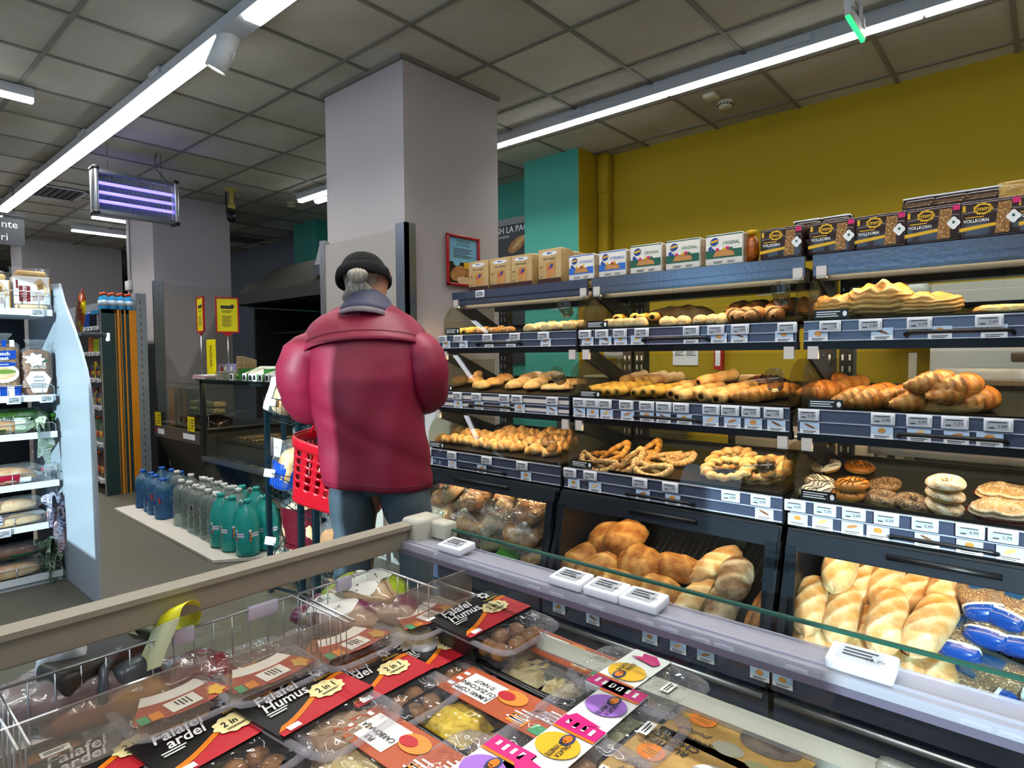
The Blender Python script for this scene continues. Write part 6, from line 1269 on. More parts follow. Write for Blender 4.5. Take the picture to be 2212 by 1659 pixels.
for u, v, l in [(457, 1184, 'leftmost in the front row'), (481, 1193, 'second from left in the front row'), (513, 1203, 'nearest, with the label seen in full'), (505, 1160, 'in the back row, left'), (535, 1165, 'in the back row, right'), (557, 1190, 'rightmost, half behind the wire stand post')]:
    q = onz(u, v, Z_); Pt.get(0, (q.x, min(q.y+.07, 2.07), Z_), (0, 0, .62+jig(.25)), 'teal water bottle, '+l, 'teal water bottles', (1.03, 1.03, 1.04))

# ================================================================ deli counter behind the bottles
m_cgl = glass('counter_glass', 'e6ece8', .0); m_cframe = mat('counter_frame', '1c2a2e', .3, .4)
CY = 2.20; cx0, cx1 = -5.47, -3.75
dc = thing('deli_counter', 'dark glass fronted deli counter behind the water bottles', 'counter', (0, 0, 0))
g = G(); g.prism([(CY+.10, 0), (CY+.02, .40), (CY+.85, .40), (CY+.85, 0)], cx0, cx1, 0); g.box((cx0, CY+.82, 0), (cx1, CY+.86, .78)); g.build('base', mat('counter_base_gloss', '0d1418', .12, coat=.6), dc)
g = G(); g.box((cx0, CY, .40), (cx1, CY+.85, .445)); g.build('ledge', mat('ledge_steel', '8d98a0', .25, .9), dc)
g = G(); g.box((cx0+.02, CY+.12, .56), (cx1, CY+.80, .57)); g.box((cx0, CY+.12, .45), (cx1, CY+.14, .60)); g.build('display_deck', m_steel, dc)
for x in (cx0, cx1-.03): g = G(); g.box((x, CY, .44), (x+.05, CY+.03, 1.09)); g.build('corner_post', m_cframe, dc)
g = G(); g.box((cx0, CY, 1.065), (cx1, CY+.03, 1.09)); g.box((cx0, CY+.8, .8), (cx1, CY+.83, 1.09)); g.build('top_frame', m_cframe, dc)
g = G(); g.box((cx0+.05, CY+.01, .445), (cx1, CY+.015, 1.065)); g.build('front_glass', m_cgl, dc)
g = G(); g.box((cx0-.02, CY-.02, 1.09), (cx1, CY+.60, 1.102)); g.build('glass_top', glass('top_glass', 'a8c4b8', .03, '6a8078'), dc)
g = G(); g.box((cx0+.1, CY+.3, 1.04), (cx1, CY+.33, 1.06)); g.build('light_bar', mat('counter_lamp', 'ffd9a0', .4, emit=30), dc)
for k in range(7):
    t = thing('food_tray', f'steel food tray in the deli counter, {ORD[k]} from left', 'tray', (cx0+.3+k*.22, CY+.40, .572), group='food trays in the counter'); g = G(); g.box((-.1, -.2, 0), (.1, .2, .004)); g.box((-.1, -.2, 0), (-.096, .2, .03)); g.box((.096, -.2, 0), (.1, .2, .03)); g.build('pan', m_steel, t); g = G(); g.grid(lambda u, v: (-.09+.18*u, -.18+.36*v, .01+.012*abs(math.sin(u*9)*math.cos(v*13))), 14, 18); g.build('food', mat('tray_food', '7a5c3a', .4, col2='b49a6a', scale=40), t)
# left wing, lower and angled in front glass
lc = thing('chilled_counter', 'lower glass chilled counter left of the dark deli counter', 'counter', (0, 0, 0)); lx0, lx1 = -6.55, -5.50
g = G(); g.prism([(CY+.25, 0), (CY+.02, .52), (CY+.02, .62), (CY+.85, .62), (CY+.85, 0)], lx0, lx1, 0); g.build('base', mat('chiller_base', '35332f', .4), lc)
g = G(); g.box((lx0, CY, .53), (lx1, CY+.03, .64)); g.build('price_rail', mat('chiller_rail', '5d5a54', .35, .4), lc)
g = G(); g.at((0, CY-.001, .585), (1, 0, 0), (0, 0, 1))
for x, w in ((-6.37, .16), (-5.72, .26)): g.rect(x, 0, w, .05, 0, 1)
g.rect(-6.5, 0, .035, .04, 1, 1); g.build('rail_labels', [m_tagw, k_red], lc)
g = G(); g.box((lx0, CY+.015, .64), (lx1, CY+.02, 1.0)); g.box((lx0, CY, 1.0), (lx1, CY+.5, 1.008)); g.box((lx0, CY, 1.05), (lx1, CY+.5, 1.058)); g.build('glass', m_cgl, lc)
for x in (-6.43, -5.66):
    g = G(); g.at((x, CY-.004, .70), (1, 0, 0), (0, 0, 1)); g.rect(0, 0, .15, .13, 0, 1); g.pol([(-.055, -.05), (-.01, -.05), (-.032, .05)], 1, 2); g.pol([(-.047, -.044), (-.018, -.044), (-.032, .03)], 0, 3); g.lines(.032, 0, .05, .1, 4, 1, 2); g.build('warning_label', [mat('label_yellow', 'd8c400', .5), m_black], lc)
g = G(); g.box((lx0, CY+.05, .655), (lx1, CY+.8, .665)); g.tube([(-6.1, CY+.1, .67), (-6.1, CY+.1, .78), (-5.55, CY+.1, .78), (-5.55, CY+.1, .67)], .004, 6); g.box((-6.1, CY+.08, .78), (-5.55, CY+.5, .783)); g.build('wire_rack', m_alu, lc)
m_film2 = glass('box_film', 'f2f2ee', .12, 'dfe3e0', .1)
def foodbox(label, x, y, z, col, w=.17, d=.12, h=.055):
    t = thing('food_box', label, 'food box', (x, y, z)); g = G(); g.rbox((-w*.45, -d*.45, .003), (w*.45, d*.45, h*.75), .012); 
    g.build('food', mat('food_'+col, col, .5, col2='e8d8b0', scale=50, bump=.6, bscale=60), t); g = G(); g.rbox((-w/2, -d/2, 0), (w/2, d/2, h), .01); g.build('clear_box', m_film2, t)
for i, (x, z, c, l) in enumerate([(-6.0, .784, 'c89a2c', 'lower left'), (-5.82, .784, 'b8a070', 'lower middle'), (-5.64, .784, 'c8b890', 'lower right'), (-5.98, .842, 'c8861c', 'upper left'), (-5.80, .842, 'c05a34', 'upper middle'), (-5.62, .842, 'c8a080', 'upper right')]): foodbox('clear salad box on the wire rack of the chilled counter, '+l, x, CY+.2, z, c)
for i, x in enumerate((-6.15, -5.9, -5.65)):
    t = thing('dark_food_pack', f'dark maroon vacuum food pack in the chilled counter, {ORD[i]} from left', 'food pack', (x, CY+.22, .70), (.2, .1*i, .2)); g = G(); g.rbox((-.12, -.09, -.02), (.12, .09, .045), .03); g.build('pack', mat('pack_dark_maroon', '2c0d14', .2, col2='45141c', scale=14, bump=.8, bscale=12, coat=.5), t); g = G(); g.at((0, -.02, .0455), (1, 0, 0), (0, 1, 0)); g.rect(.03, 0, .06, .03, 0, 1); g.build('label', k_gre, t)
# signs and goods on the counter
def sign(label, u, v, u2, v2, y, zt, rz, base):
    t = thing('price_stand', label, 'sign', (0, 0, 0)); a, b_ = ony(u, v, y), ony(u2, v2, y); w, h = .20, .33; t.location = ((a.x+b_.x)/2, y, b_.z); t.rotation_euler.z = rz
    g = G(); f = .012
    for lo, hi in (((-w/2, 0), (w/2, f)), ((-w/2, h-f), (w/2, h)), ((-w/2, 0), (-w/2+f, h)), ((w/2-f, 0), (w/2, h))): g.box((lo[0], -.008, lo[1]), (hi[0], .008, hi[1]))
    g.prism([(-.05, 0), (.05, 0), (.012, -.03), (-.012, -.03)], -.006, .006, 1); g.build('frame', m_red, t)
    g = G(); g.at((0, -.003, h/2), (1, 0, 0), (0, 0, 1)); g.rect(0, 0, w-f, h-f, 0, 0); g.rect(-w*.03, h*.22, w*.5, h*.09, 1, 1); g.ell(w*.22, h*.24, w*.16, h*.12, 1, 2, lobes=5, amp=.15); g.lines(0, h*.1, w*.45, h*.08, 2, 1, 1); g.lines(0, -h*.18, w*.45, h*.32, 12, 1, 1); g.build('print', [mat('sign_yellow', 'e6d800', .4), k_ink], t)
    g = G(); g.tube([(0, 0, -.03), (0, 0, base-b_.z)], .006, 8); g.box((-.06, -.04, base-b_.z), (.06, .04, base-b_.z+.006)); g.build('pole', m_alu, t)
sign('red framed yellow sign on a pole standing on the counter, facing us', 412, 647, 455, 716, 2.45, 0, -.1, 1.105)
sign('second red framed yellow sign on the counter, seen nearly edge-on', 478, 678, 505, 718, 2.6, 0, 1.25, 1.105)
a, b_ = ony(446, 734, 2.40), ony(467, 800, 2.40); g = G(); g.box((a.x, 2.398, 1.103), (b_.x, 2.402, a.z)); g.at(((a.x+b_.x)/2, 2.3975, (1.103+a.z)/2), (1, 0, 0), (0, 0, 1)); g.lines(0, .02, .05, .2, 12, 1, 1); tag(g.build('yellow_menu_card', [mat('sign_yellow', 'e6d800', .4), k_ink]), 'tall yellow menu card standing on the counter beside the pole sign', 'menu card')
a, b_ = ony(470, 762, 2.5), ony(512, 795, 2.5); t = thing('snack_box', 'lilac printed snack carton on the counter', 'box', ((a.x+b_.x)/2, 2.5, 1.103)); w = b_.x-a.x; g = G(); g.box((-w/2, -.0, 0), (w/2, .15, .12)); g.build('carton', mat('carton_lilac', '8e8fc0', .5), t); g = G(); g.at((0, -.0005, .06), (1, 0, 0), (0, 0, 1)); g.ell(-w*.3, .01, .05, .055, 0, 1); [g.ell(-w*.1+k*.06, .02-.04*(k % 2), .045, .045, 1, 1) or g.ell(-w*.1+k*.06, .02-.04*(k % 2), .03, .03, 2, 2) for k in range(4)]; g.build('print', [k_red, k_whi, c_brown], t)
for i in range(4):
    q = ony(518+i*9, 770, 2.42+.02*i); t = tag(None or G().rbox((-.03, -.02, 0), (.03, .02, .19-.01*i), .006).build('paper_bag', mat('paper_kraft', '8a7450', .8, col2='6f5c3e', scale=30, bump=.5, bscale=30)), f'upright brown paper bag in the bunch on the counter, {ORD[i]} from left', 'paper bag', 'brown paper bags'); t.location = (q.x, q.y, 1.103); t.rotation_euler = (jig(.06), jig(.06), .3)
for i, u in enumerate((528, 545)):
    q = ony(u, 790, 2.32); t = thing('green_snack_pack', ['left', 'right'][i]+' bright green snack pack on the counter', 'package', (q.x, 2.32, 1.13), (.5, 0, .1)); g = G(); g.rbox((-.06, -.045, 0), (.06, .045, .03), .01); g.build('pack', mat('pack_bright_green', '5ab01c', .25, col2='2f7a10', scale=16, coat=.4), t)
t = thing('green_display_box', 'open green cardboard display box on the counter', 'box', (ony(520, 800, 2.28).x, 2.26, 1.103)); g = G(); g.box((0, 0, 0), (.42, .004, .05)); g.box((0, .2, 0), (.42, .204, .09)); g.box((0, 0, 0), (.004, .2, .09)); g.box((.416, 0, 0), (.42, .2, .09)); g.build('tray', mat('card_green', '2c6a2a', .6), t)
for i, u in enumerate((505, 533, 546, 555, 567, 582, 596)):
    q = ony(u, 808, 2.19); g = G(); g.rbox((-.03, -.006, -.028), (.03, 0, .028), .004, 0); g.at((0, -.0065, 0), (1, 0, 0), (0, 0, 1)); g.rect(0, 0, .036, .036, 1, 1); o = g.build('price_tag', [m_tagw, m_dark]); o.location = (q.x, 2.175, 1.131); tag(o, f'square price tag on the counter edge, {ORD[i]} from left', 'price tag', 'counter edge price tags')
for i in range(6):
    q = ony(548+i*11, 795, 2.34); t = tag(G().rbox((-.05, -.09, 0), (.05, .09, .035), .008).build('snack_pouch', mat(f'pouch{i % 3}', ('6a7a4a', '8a4a3a', 'a8a89a')[i % 3], .4, col2='c8c8b8', scale=30)), f'flat snack pouch on the counter, {ORD[i]} from left behind the tags', 'snack pouch', 'snack pouches'); t.location = (q.x, 2.36, 1.15); t.rotation_euler = (.35, 0, jig(.1))
t = thing('napkin_stack', 'stack of papers with a red edge on the glass top', 'papers', (ony(450, 805, 2.3).x, 2.3, 1.103)); g = G(); [g.box((-.14+.004*k, -.08, .006*k), (.12+.006*(k % 3), .08, .006*k+.005), k % 2) for k in range(5)]; g.build('sheets', [m_card, m_red], t)
t = thing('card_bundle', 'bundle of grey cards beside the red edged papers', 'papers', (ony(488, 803, 2.3).x, 2.3, 1.103)); g = G(); [g.box((-.07+.01*(k % 2), -.06, .009*k), (.07, .06, .009*k+.007)) for k in range(7)]; g.build('cards', mat('cards_grey', '8a8478', .6), t)
# stainless hood with dark kitchen recess below
hd_ = thing('extractor_hood', 'stainless steel extractor hood between the two pillars', 'hood', (0, 0, 0))
g = G(); HX0, HX1, HY = -6.95, -4.95, 3.2
g.add([(HX0, HY, 1.868), (HX1, HY, 1.868), (HX1, HY, 1.985), (HX0, HY, 1.985), (HX0+.35, HY+.35, 2.30), (HX1, HY+.35, 2.30), (HX0, HY+1.2, 1.868), (HX1, HY+1.2, 1.868), (HX0+.35, HY+1.2, 2.30), (HX1, HY+1.2, 2.30)], [(0,1,2,3), (3,2,5,4), (4,5,9,8), (0,3,4,8,6), (1,7,9,5,2), (6,8,9,7)])
g.build('canopy', mat('hood_steel', '5d5b56', .36, .6, bump=.05, bscale=10), hd_)
g = G(); g.box((HX0+.03, HY+.05, 1.86), (HX1-.03, HY+1.15, 1.875)); [g.bar((HX0+.1+k*.12, HY+.1, 1.855), (HX0+.1+k*.12, HY+1.1, 1.855), .03, .01) for k in range(16)]; g.build('filters', mat('filter_dark', '2a2a28', .4, .7), hd_)
t = thing('kitchen_unit', 'dark kitchen cabinet and shelves below the hood', 'cabinet', (0, 0, 0)); g = G(); g.box((-6.9, 4.42, 0), (-4.3, 4.7, 1.84)); g.box((-6.9, 3.4, 0), (-6.86, 4.42, 1.84)); g.box((-6.9, 3.6, 1.55), (-5.5, 4.42, 1.57)); g.box((-6.9, 3.5, .9), (-4.3, 4.42, .94)); g.build('body', mat('kitchen_dark', '121110', .6), t)
for i in range(8):
    o = dup(hb.o[i % 4], (-6.5+.16*(i % 4), 3.75, .945+.10*(i//4)), (0, 0, .5*i), f'dim bagged bread on the dark kitchen shelf below the hood, number {i+1 if False else ORD[i]} of the pile', 'dim bagged breads under the hood')
t = thing('monitor', 'white device edge beside the guard panel above the hood', 'device', tuple(ony(693, 560, 3.3))); g = G(); g.prism([(-.03, -.06), (.06, -.06), (.06, .12)], -.05, .05, 1); g.build('case', m_white, t); g = G(); g.box((-.03, -.06, -.16), (.06, .06, -.06)); g.build('base', mat('device_grey', '5a6468', .5), t)
# ================================================================ chest cooler in the foreground
m_frm = mat('cooler_frame_beige', '8c8474', .5); m_liner = mat('cooler_liner', '4a4f52', .4, .4); m_prail = glass('clear_price_rail', 'e8e6f2', .38, 'cfd0da', .2)
ck = thing('chest_cooler', 'open glass walled chest cooler with chilled packs in the foreground', 'cooler', (0, 0, 0))
X0, X1, Y0, Y1 = -.95, .12, -.55, .83
g = G(); g.box((X0+.01, Y0, .05), (X1, Y1, .68)); g.box((X0+.01, Y0, 0), (X1, Y1-.04, .05)); bd = g.build('body', mat('cooler_body', '8d8f90', .4), ck)
g = G()
for lo, hi in (((X0+.01, Y1-.03), (X1, Y1)), ((X0+.01, Y0), (X1, Y0+.03)), ((X1-.03, Y0), (X1, Y1))): g.box((lo[0], lo[1], .68), (hi[0], hi[1], .79))
g.box((X0+.01, Y0, .68), (X0+.03, Y1, .74)); g.build('liner', m_liner, ck)
g = G(); g.box((X0+.02, Y1-.045, .775), (X1, Y1-.0, .792)); g.box((X0+.02, Y1-.07, .74), (X1, Y1-.045, .775)); g.build('ledge', mat('ledge_light', 'b9b8ae', .3, .6), ck)
g = G()
for k in range(16): g.box((-.26+k*.022, Y1-.0695, .745), (-.252+k*.022, Y1-.0705, .768))
g.box((X0+.03, Y1-.0722, .742), (X1, Y1-.0705, .772), 1); g.build('air_grille', [m_black, mat('grille_grey', '8c9298', .4, .5)], ck)
# left end: glass with beige rail
g = G(); g.box((X0-.004, Y0, .72), (X0+.002, Y1-.03, .91)); g.build('end_glass', m_gl, ck)
g = G(); g.rbox((X0-.012, Y0, .905), (X0+.012, .775, .95), .004); g.box((X0-.016, Y0, .944), (X0+.02, .775, .952)); g.build('end_rail', m_frm, ck)
m_cap2 = mat('corner_cap_beige', 'b4b0a0', .4)
g = G(); g.rbox((X0-.018, .765, .89), (X0+.035, .835, .962), .01); g.rbox((X0+.03, .80, .90), (X0+.075, .835, .955), .006); g.build('corner_cap', m_cap2, ck)
# far side: glass pane with green edge, clear price rail with electronic labels
g = G(); g.box((X0+.03, Y1-.012, .79), (X1, Y1-.006, .940)); g.build('far_glass', m_gl, ck)
g = G(); g.box((X0+.05, Y1-.0125, .938), (X1, Y1-.0055, .942)); g.build('glass_edge', m_gedge, ck)
g = G(); g.box((X0+.01, .748, .918), (X1, .80, .921)); g.box((X0+.01, .745, .902), (X1, .748, .921)); g.box((X0+.01, .80, .905), (X1, .803, .924)); g.box((X0+.03, .803, .898), (X1, .818, .902)); 
for y in (.757,): g.box((X0+.01, y-.002, .921), (X1, y+.002, .9235))
g.build('price_rail', m_prail, ck)
g = G(); g.box((X0+.01, .7435, .900), (X1, .7448, .909)); g.box((X0+.02, .8, .9), (X1, .803, .912)); g.build('rail_edge', mat('rail_edge_mauve', '5c5668', .3), ck)
for k, u in enumerate((960, 1221, 1296, 1378, 1858)):
    v = (1188, 1257, 1281, 1303, 1436)[k]; p = onz(u, v, .932); w = .060 if k < 4 else .068
    g = G(); g.rbox((-w/2, -.021, 0), (w/2, .021, .014), .003, 0); g.at((0, 0, .0141), (1, 0, 0), (0, 1, 0)); g.rect(-.002, 0, w*.66, .028, 1, 1); g.lines(-.002, .002, w*.5, .02, 3, 2, 2); g.text(('15,99', '24,99', '21,49', '18,99', '12,79')[k], .014, -.006, .009, 2, 3); g.build('price_tag', [m_tagw, m_tags, m_tagd], ck, (p.x, .772, .9245), (.12, 0, 0))
g = G(); 
for y0_, y1_ in ((.105, .305), (.33, .755)):
    z0_, z1_ = .85, .92
    g.box((-.762, y0_, z0_), (-.758, y1_, z1_-.012*(y1_ > .5)))
g.build('divider', glass('divider_acrylic', 'f0ece6', .16, 'b9b0a6', .05), ck)
# wire baskets hung inside the end wall
wb = thing('wire_basket', 'fine wire basket grid hanging inside the left end of the cooler', 'basket', (0, 0, 0)); g = G(); zr, zb = .885, .80; xa, xb = -.938, -.775
for y0_, y1_ in ((-.1, .125), (.135, .515), (.525, .69)):
    g.tube([(xb, y0_, zr), (xa, y0_, zr), (xa, y1_, zr), (xb, y1_, zr)], .002, 6); g.tube([(xb, y0_, zb), (xa, y0_, zb), (xa, y1_, zb), (xb, y1_, zb)], .0013, 5)
    y = y0_
    while y < y1_: g.tube([(xa, y, zr), (xa, y, zb)], .0011, 4); y += .028
    x = xa+.028
    while x < xb: g.tube([(x, y0_, zr), (x, y0_, zb)], .001, 4); g.tube([(x, y1_, zr), (x, y1_, zb)], .001, 4); x += .028
wo = g.build('wire_grid', m_alu, wb)
for k, (y, w) in enumerate(((.44, .05), (.60, .03), (.33, .03))): g = G(); g.rbox((xa-.006, y, .865), (xa+.002, y+w, .888), .002); g.build('label_clip', mat('clip_lilac', 'b4aec0', .4), wb)

m_ctray = glass('tray_clear', 'f2f0f2', .22, 'cfcad2', .06, 1, .25, 60); m_lidfilm = glass('lid_film', 'fafafa', .03, 'd8d8dc', .05, 1, .9, 22); m_btray = mat('tray_black_plastic', '0b0c0d', .25, coat=.4)
f_fal = crust('food_falafel', '5e3a1c', 'b07a44', rough=.7); f_hum = mat('food_hummus', 'a2866a', .6, col2='8a6c50', scale=18, bump=.3, bscale=30); f_yel = mat('food_turmeric', 'c8a40c', .6, col2='e8cc3c', scale=40, bump=.8, bscale=50)
f_pas = mat('food_pasta', 'c8b070', .5, col2='e4d8a8', scale=40, bump=.8, bscale=40); f_grn = mat('food_green', '6f7452', .6, col2='a8a684', scale=30, bump=.8, bscale=35); f_org = mat('food_orange', 'b8772c', .5, col2='8a5a28', scale=24, bump=.8, bscale=30); f_mea = mat('food_meat', '6a4430', .5, col2='b08a64', scale=26, bump=.8, bscale=30)
s_org = mat('sleeve_terracotta', 'b0532e', .4); s_pnk = mat('sleeve_magenta', 'd01878', .35); s_pur = mat('sleeve_purple', 'a06ac8', .4); s_kra = mat('sleeve_kraft', 'b89450', .6, col2='a88240', scale=60); s_cre = mat('badge_cream', 'efe0a0', .4); s_blk = mat('sleeve_black', '161616', .35); s_gre = mat('sleeve_green', '3f9a68', .4)
def box_tray(t, Lx, Ly, H, mt, rim=.010):
    def rr(s_, z, n=40):
        out = []
        for k in range(n):
            a = 2*math.pi*k/n; c, s = math.cos(a), math.sin(a); q = (abs(c)**6+abs(s)**6)**(-1/6); out.append((c*q*(Lx/2+s_), s*q*(Ly/2+s_), z))
        return out
    g = G(); rings = [rr(-.018, 0), rr(-.012, .004), rr(-.004, H-.006), rr(0, H-.002), rr(rim, H), rr(rim+.002, H-.004)]; vs = [p for r_ in rings for p in r_]; n = 40
    g.add(vs, [(i*n+k, i*n+(k+1) % n, (i+1)*n+(k+1) % n, (i+1)*n+k) for i in range(len(rings)-1) for k in range(n)]+[tuple(range(n))[::-1]], 0, True)
    if mt is m_ctray:
        for k in range(0): pass
    return g.build('tray', mt, t)
def food_balls(t, Lx, Ly, H, m, x0=-.5, x1=.5, r=.017):
    g = G(); x = Lx*x0+r; 
    while x < Lx*x1-r*.6:
        y = -Ly/2+r*1.3
        while y < Ly/2-r: 
            cx, cy, cz = x+jig(.003), y+jig(.003), H-r*1.25+jig(.003); g.grid(lambda u, v: (cx+math.cos(u*6.283)*r*math.sin(v*math.pi), cy+math.sin(u*6.283)*r*math.sin(v*math.pi), cz-math.cos(v*math.pi)*r*.85), 12, 8, closeu=True); y += r*2.05
        x += r*2.05
    return g.build('food', m, t)
def food_heap(t, Lx, Ly, H, m, x0=-.5, x1=.5, name='food', seed=0, k_=1):
    g = G(); a, b_ = Lx*x0+.008, Lx*x1-.008
    g.grid(lambda u, v: (a+(b_-a)*u, (-Ly/2+.01)+(Ly-.02)*v, .008+(H-.014)*min(1, 3.2*math.sin(u*math.pi)*math.sin(v*math.pi))*(.85+.15*math.sin(u*23*k_+seed)*math.cos(v*17+seed))), 26, 20); return g.build(name, m, t)
def lid(t, Lx, Ly, H):
    g = G(); g.grid(lambda u, v: (-Lx/2+Lx*u, -Ly/2+Ly*v, H+.002+.0012*math.sin(u*19)*math.cos(v*13)), 18, 14); return g.build('lid_film', m_lidfilm, t)
def sleeve_box(t, x0, x1, Ly, H, m, name='sleeve'):
    g = G(); e = .0016; a = Ly/2+.012
    g.add([(x0, -a, H+.004), (x1, -a, H+.004), (x1, a, H+.004), (x0, a, H+.004), (x0, -a+.012, -.001), (x1, -a+.012, -.001), (x1, a-.012, -.001), (x0, a-.012, -.001)], [(0,1,2,3), (4,5,1,0)[::1], (3,2,6,7), (7,6,5,4)], 0); return solid(g.build(name, m, t), .0008)
def falafel(label, p, rz, second='Humus', tilt=0, balls=True):
    t = thing('falafel_pack', label, 'food pack', p, (tilt, 0, rz)); Lx, Ly, H = .19, .125, .045; box_tray(t, Lx, Ly, H, m_ctray); food_balls(t, Lx, Ly, H, f_fal, .06, .5) if balls else food_heap(t, Lx, Ly, H, f_hum, 0, .5); food_heap(t, Lx, Ly, H*.8, f_hum, -.5, .02, 'side_food'); lid(t, Lx, Ly, H)
    sl = sleeve_box(t, -.086, .026, Ly, H, s_blk); g = G(); g.at((-.030, 0, H+.0052), (0, 1, 0), (-1, 0, 0), 1.33); W_ = Ly+.02
    yc = lambda t: -.034+.042*(t*t*(3-2*t)) if t < .86 else .008-.02*(t-.86)
    for k in range(14):
        t0, t1 = k/14, (k+1)/14; a0, a1 = W_*(t0-.5), W_*(t1-.5); g.pol([(a0, -.042), (a1, -.042), (a1, yc(t1)), (a0, yc(t0))], 1, 1); g.pol([(a0, yc(t0)), (a1, yc(t1)), (a1, yc(t1)+.007), (a0, yc(t0)+.007*(t0 > 0))], 2, 2)
    g.ell(W_*.2, -.006, .052, .032, 3, 4, lobes=10, amp=.07, n=60); g.text('2 in 1', W_*.2, -.0045, .014, 4, 5, shear=.2, bold=.02); g.lines(W_*.2, -.014, .03, .004, 2, 4, 5); g.text('Falafel', -W_*.16, .029, .026, 0, 2, shear=.35, bold=.015); g.text(second, -W_*.16, .012, .024, 0, 2, shear=.35, bold=.015); g.lines(-W_*.3, -.001, .03, .009, 2, 0, 2); g.ell(W_*.33, .032, .018, .018, 0, 2, lobes=7, amp=.2, n=42); g.ell(W_*.33, .032, .009, .008, 4, 3); g.text('Authentic', W_*.33, .018, .008, 5, 2); g.rect(-W_*.36, -.036, .018, .008, 0, 3)
    g.build('print', [k_whi, k_red, mat('sleeve_orange', 'e07a10', .35), s_cre, s_blk, k_yel], t); return t
def meal(label, p, rz, foods, title, tilt=0):
    """black tray with a terracotta sleeve along its far half"""
    t = thing('ready_meal', label, 'food pack', p, (tilt, 0, rz)); Lx, Ly, H = .19, .135, .036; box_tray(t, Lx, Ly, H, m_btray); food_heap(t, Lx*.5, Ly*.8, H, foods[0], seed=1).location = (-.035, -.01, 0); food_heap(t, Lx*.42, Ly*.6, H*.9, foods[1], name='side_food', seed=3).location = (.045, -.02, 0); lid(t, Lx, Ly, H)
    g = G(); a = Ly/2+.012; g.box((-.1, a-.075, H+.003), (.1, a, H+.0042)); g.box((-.1, a-.0012, 0), (.1, a, H+.004)); g.build('sleeve', s_org, t)
    g = G(); g.at((0, a-.0375, H+.0043), (-1, 0, 0), (0, -1, 0)); g.rect(.045, 0, .07, .052, 0, 1); [g.text(w_, .045, .017-.014*k, .0125, 1, 2, bold=.015, wide=.85) for k, w_ in enumerate(title)]; g.ell(-.01, -.012, .05, .036, 2, 2); g.ell(-.0, -.01, .03, .02, 3, 3); g.lines(-.045, .012, .03, .03, 4, 0, 1); g.rect(-.05, .022, .03, .02, 4, 1); g.lines(-.05, .022, .024, .014, 3, 0, 2); g.rect(-.085, .022, .022, .02, 5, 1); g.lines(-.078, -.012, .03, .03, 4, 0, 1); g.lines(.09, 0, .012, .05, 3, 0, 1)
    g.build('print', [k_whi, k_ink, k_ora, k_red, mat('sleeve_amber', 'e08a28', .4), s_gre], t); return t
def pinky(label, p, rz, circ, food, tilt=0, mirror=1):
    t = thing('salad_pack', label, 'food pack', p, (tilt, 0, rz)); Lx, Ly, H = .17, .115, .045; box_tray(t, Lx, Ly, H, m_ctray); food_heap(t, Lx, Ly, H*.92, food, -.5, .5); lid(t, Lx, Ly, H); sleeve_box(t, -.045, .020, Ly, H, k_whi)
    g = G(); g.at((-.0125, 0, H+.0052), (0, -mirror, 0), (mirror, 0, 0)); W_ = Ly+.022; g.rect(-W_*.40, 0, W_*.2, .064, 0, 1); g.rect(-W_*.285, 0, W_*.035, .064, 1, 1); g.ell(-W_*.05, 0, .052, .060, 2, 2); g.ell(-W_*.16, .004, .026, .018, 3, 3); g.ell(-W_*.16, .004, .018, .012, 1, 4); [g.text(w_, -W_*.0, .012-.010*k, .010, 5, 4, bold=.02, rot=0, wide=.8) for k, w_ in enumerate(('SALATA', 'DE VINETE'))]; g.pol([(W_*.25, -.02), (W_*.34, -.026), (W_*.46, -.01), (W_*.44, .012), (W_*.36, .008), (W_*.3, .024), (W_*.28, .004)], 0, 2); g.lines(-W_*.40, 0, .014, .05, 4, 4, 2)
    g.build('print', [s_pnk, mat('sleeve_orange', 'e07a10', .35), {'y': k_yel, 'p': s_pur, 'b': mat('sleeve_sky', 'a8c8e8', .4)}[circ], mat('plate_navy', '2a3a6a', .4), k_whi, k_ink], t)
    g = G(); g.at((.055, 0, H+.004), (0, 1, 0), (-1, 0, 0)); g.rect(0, 0, .03, .014, 0, 1); g.lines(0, 0, .024, .008, 2, 1, 2); g.build('price_sticker', [k_whi, k_ink], t); return t
def kraft(label, p, rz):
    t = thing('chicken_pack', label, 'food pack', p, (0, 0, rz)); Lx, Ly, H = .175, .125, .04; box_tray(t, Lx, Ly, H, m_btray); g = G(); o_ = [(-Lx/2, -Ly/2), (Lx/2, -Ly/2), (Lx/2, Ly/2), (-Lx/2, Ly/2)]
    g.rbox((-Lx/2, -Ly/2, H), (Lx/2, Ly/2, H+.004), .003); g.build('sleeve', s_kra, t); g = G(); g.at((0, 0, H+.0042), (-1, 0, 0), (0, -1, 0)); g.text('CHICKEN', .045, -.040, .017, 0, 2, bold=.02); g.text('RUSTICA', .045, -.024, .015, 0, 2, bold=.02, shear=.2); g.ell(.052, .0, .036, .034, 1, 2, lobes=14, amp=.06, n=70); g.lines(.052, 0, .022, .014, 3, 4, 3); g.text('pulled', .045, .034, .016, 0, 2, shear=.4); g.text('gourmet', .04, .05, .014, 0, 2, shear=.4)
    g.ell(-.035, -.008, .075, .052, 2, 1, rot=.1); g.ell(.0, .036, .04, .028, 3, 1); g.ell(-.05, .044, .05, .02, 5, 1); g.rect(-.065, -.05, .03, .008, 1, 2); g.build('print', [s_blk, mat('sleeve_orange', 'e07a10', .35), mat('window_food', '4a3a30', .2, col2='7a6450', scale=30, coat=.6), mat('window_pale', '8f8c70', .2, coat=.6), s_kra, mat('window_olive', '7a7a3a', .2, coat=.6)], t); return t
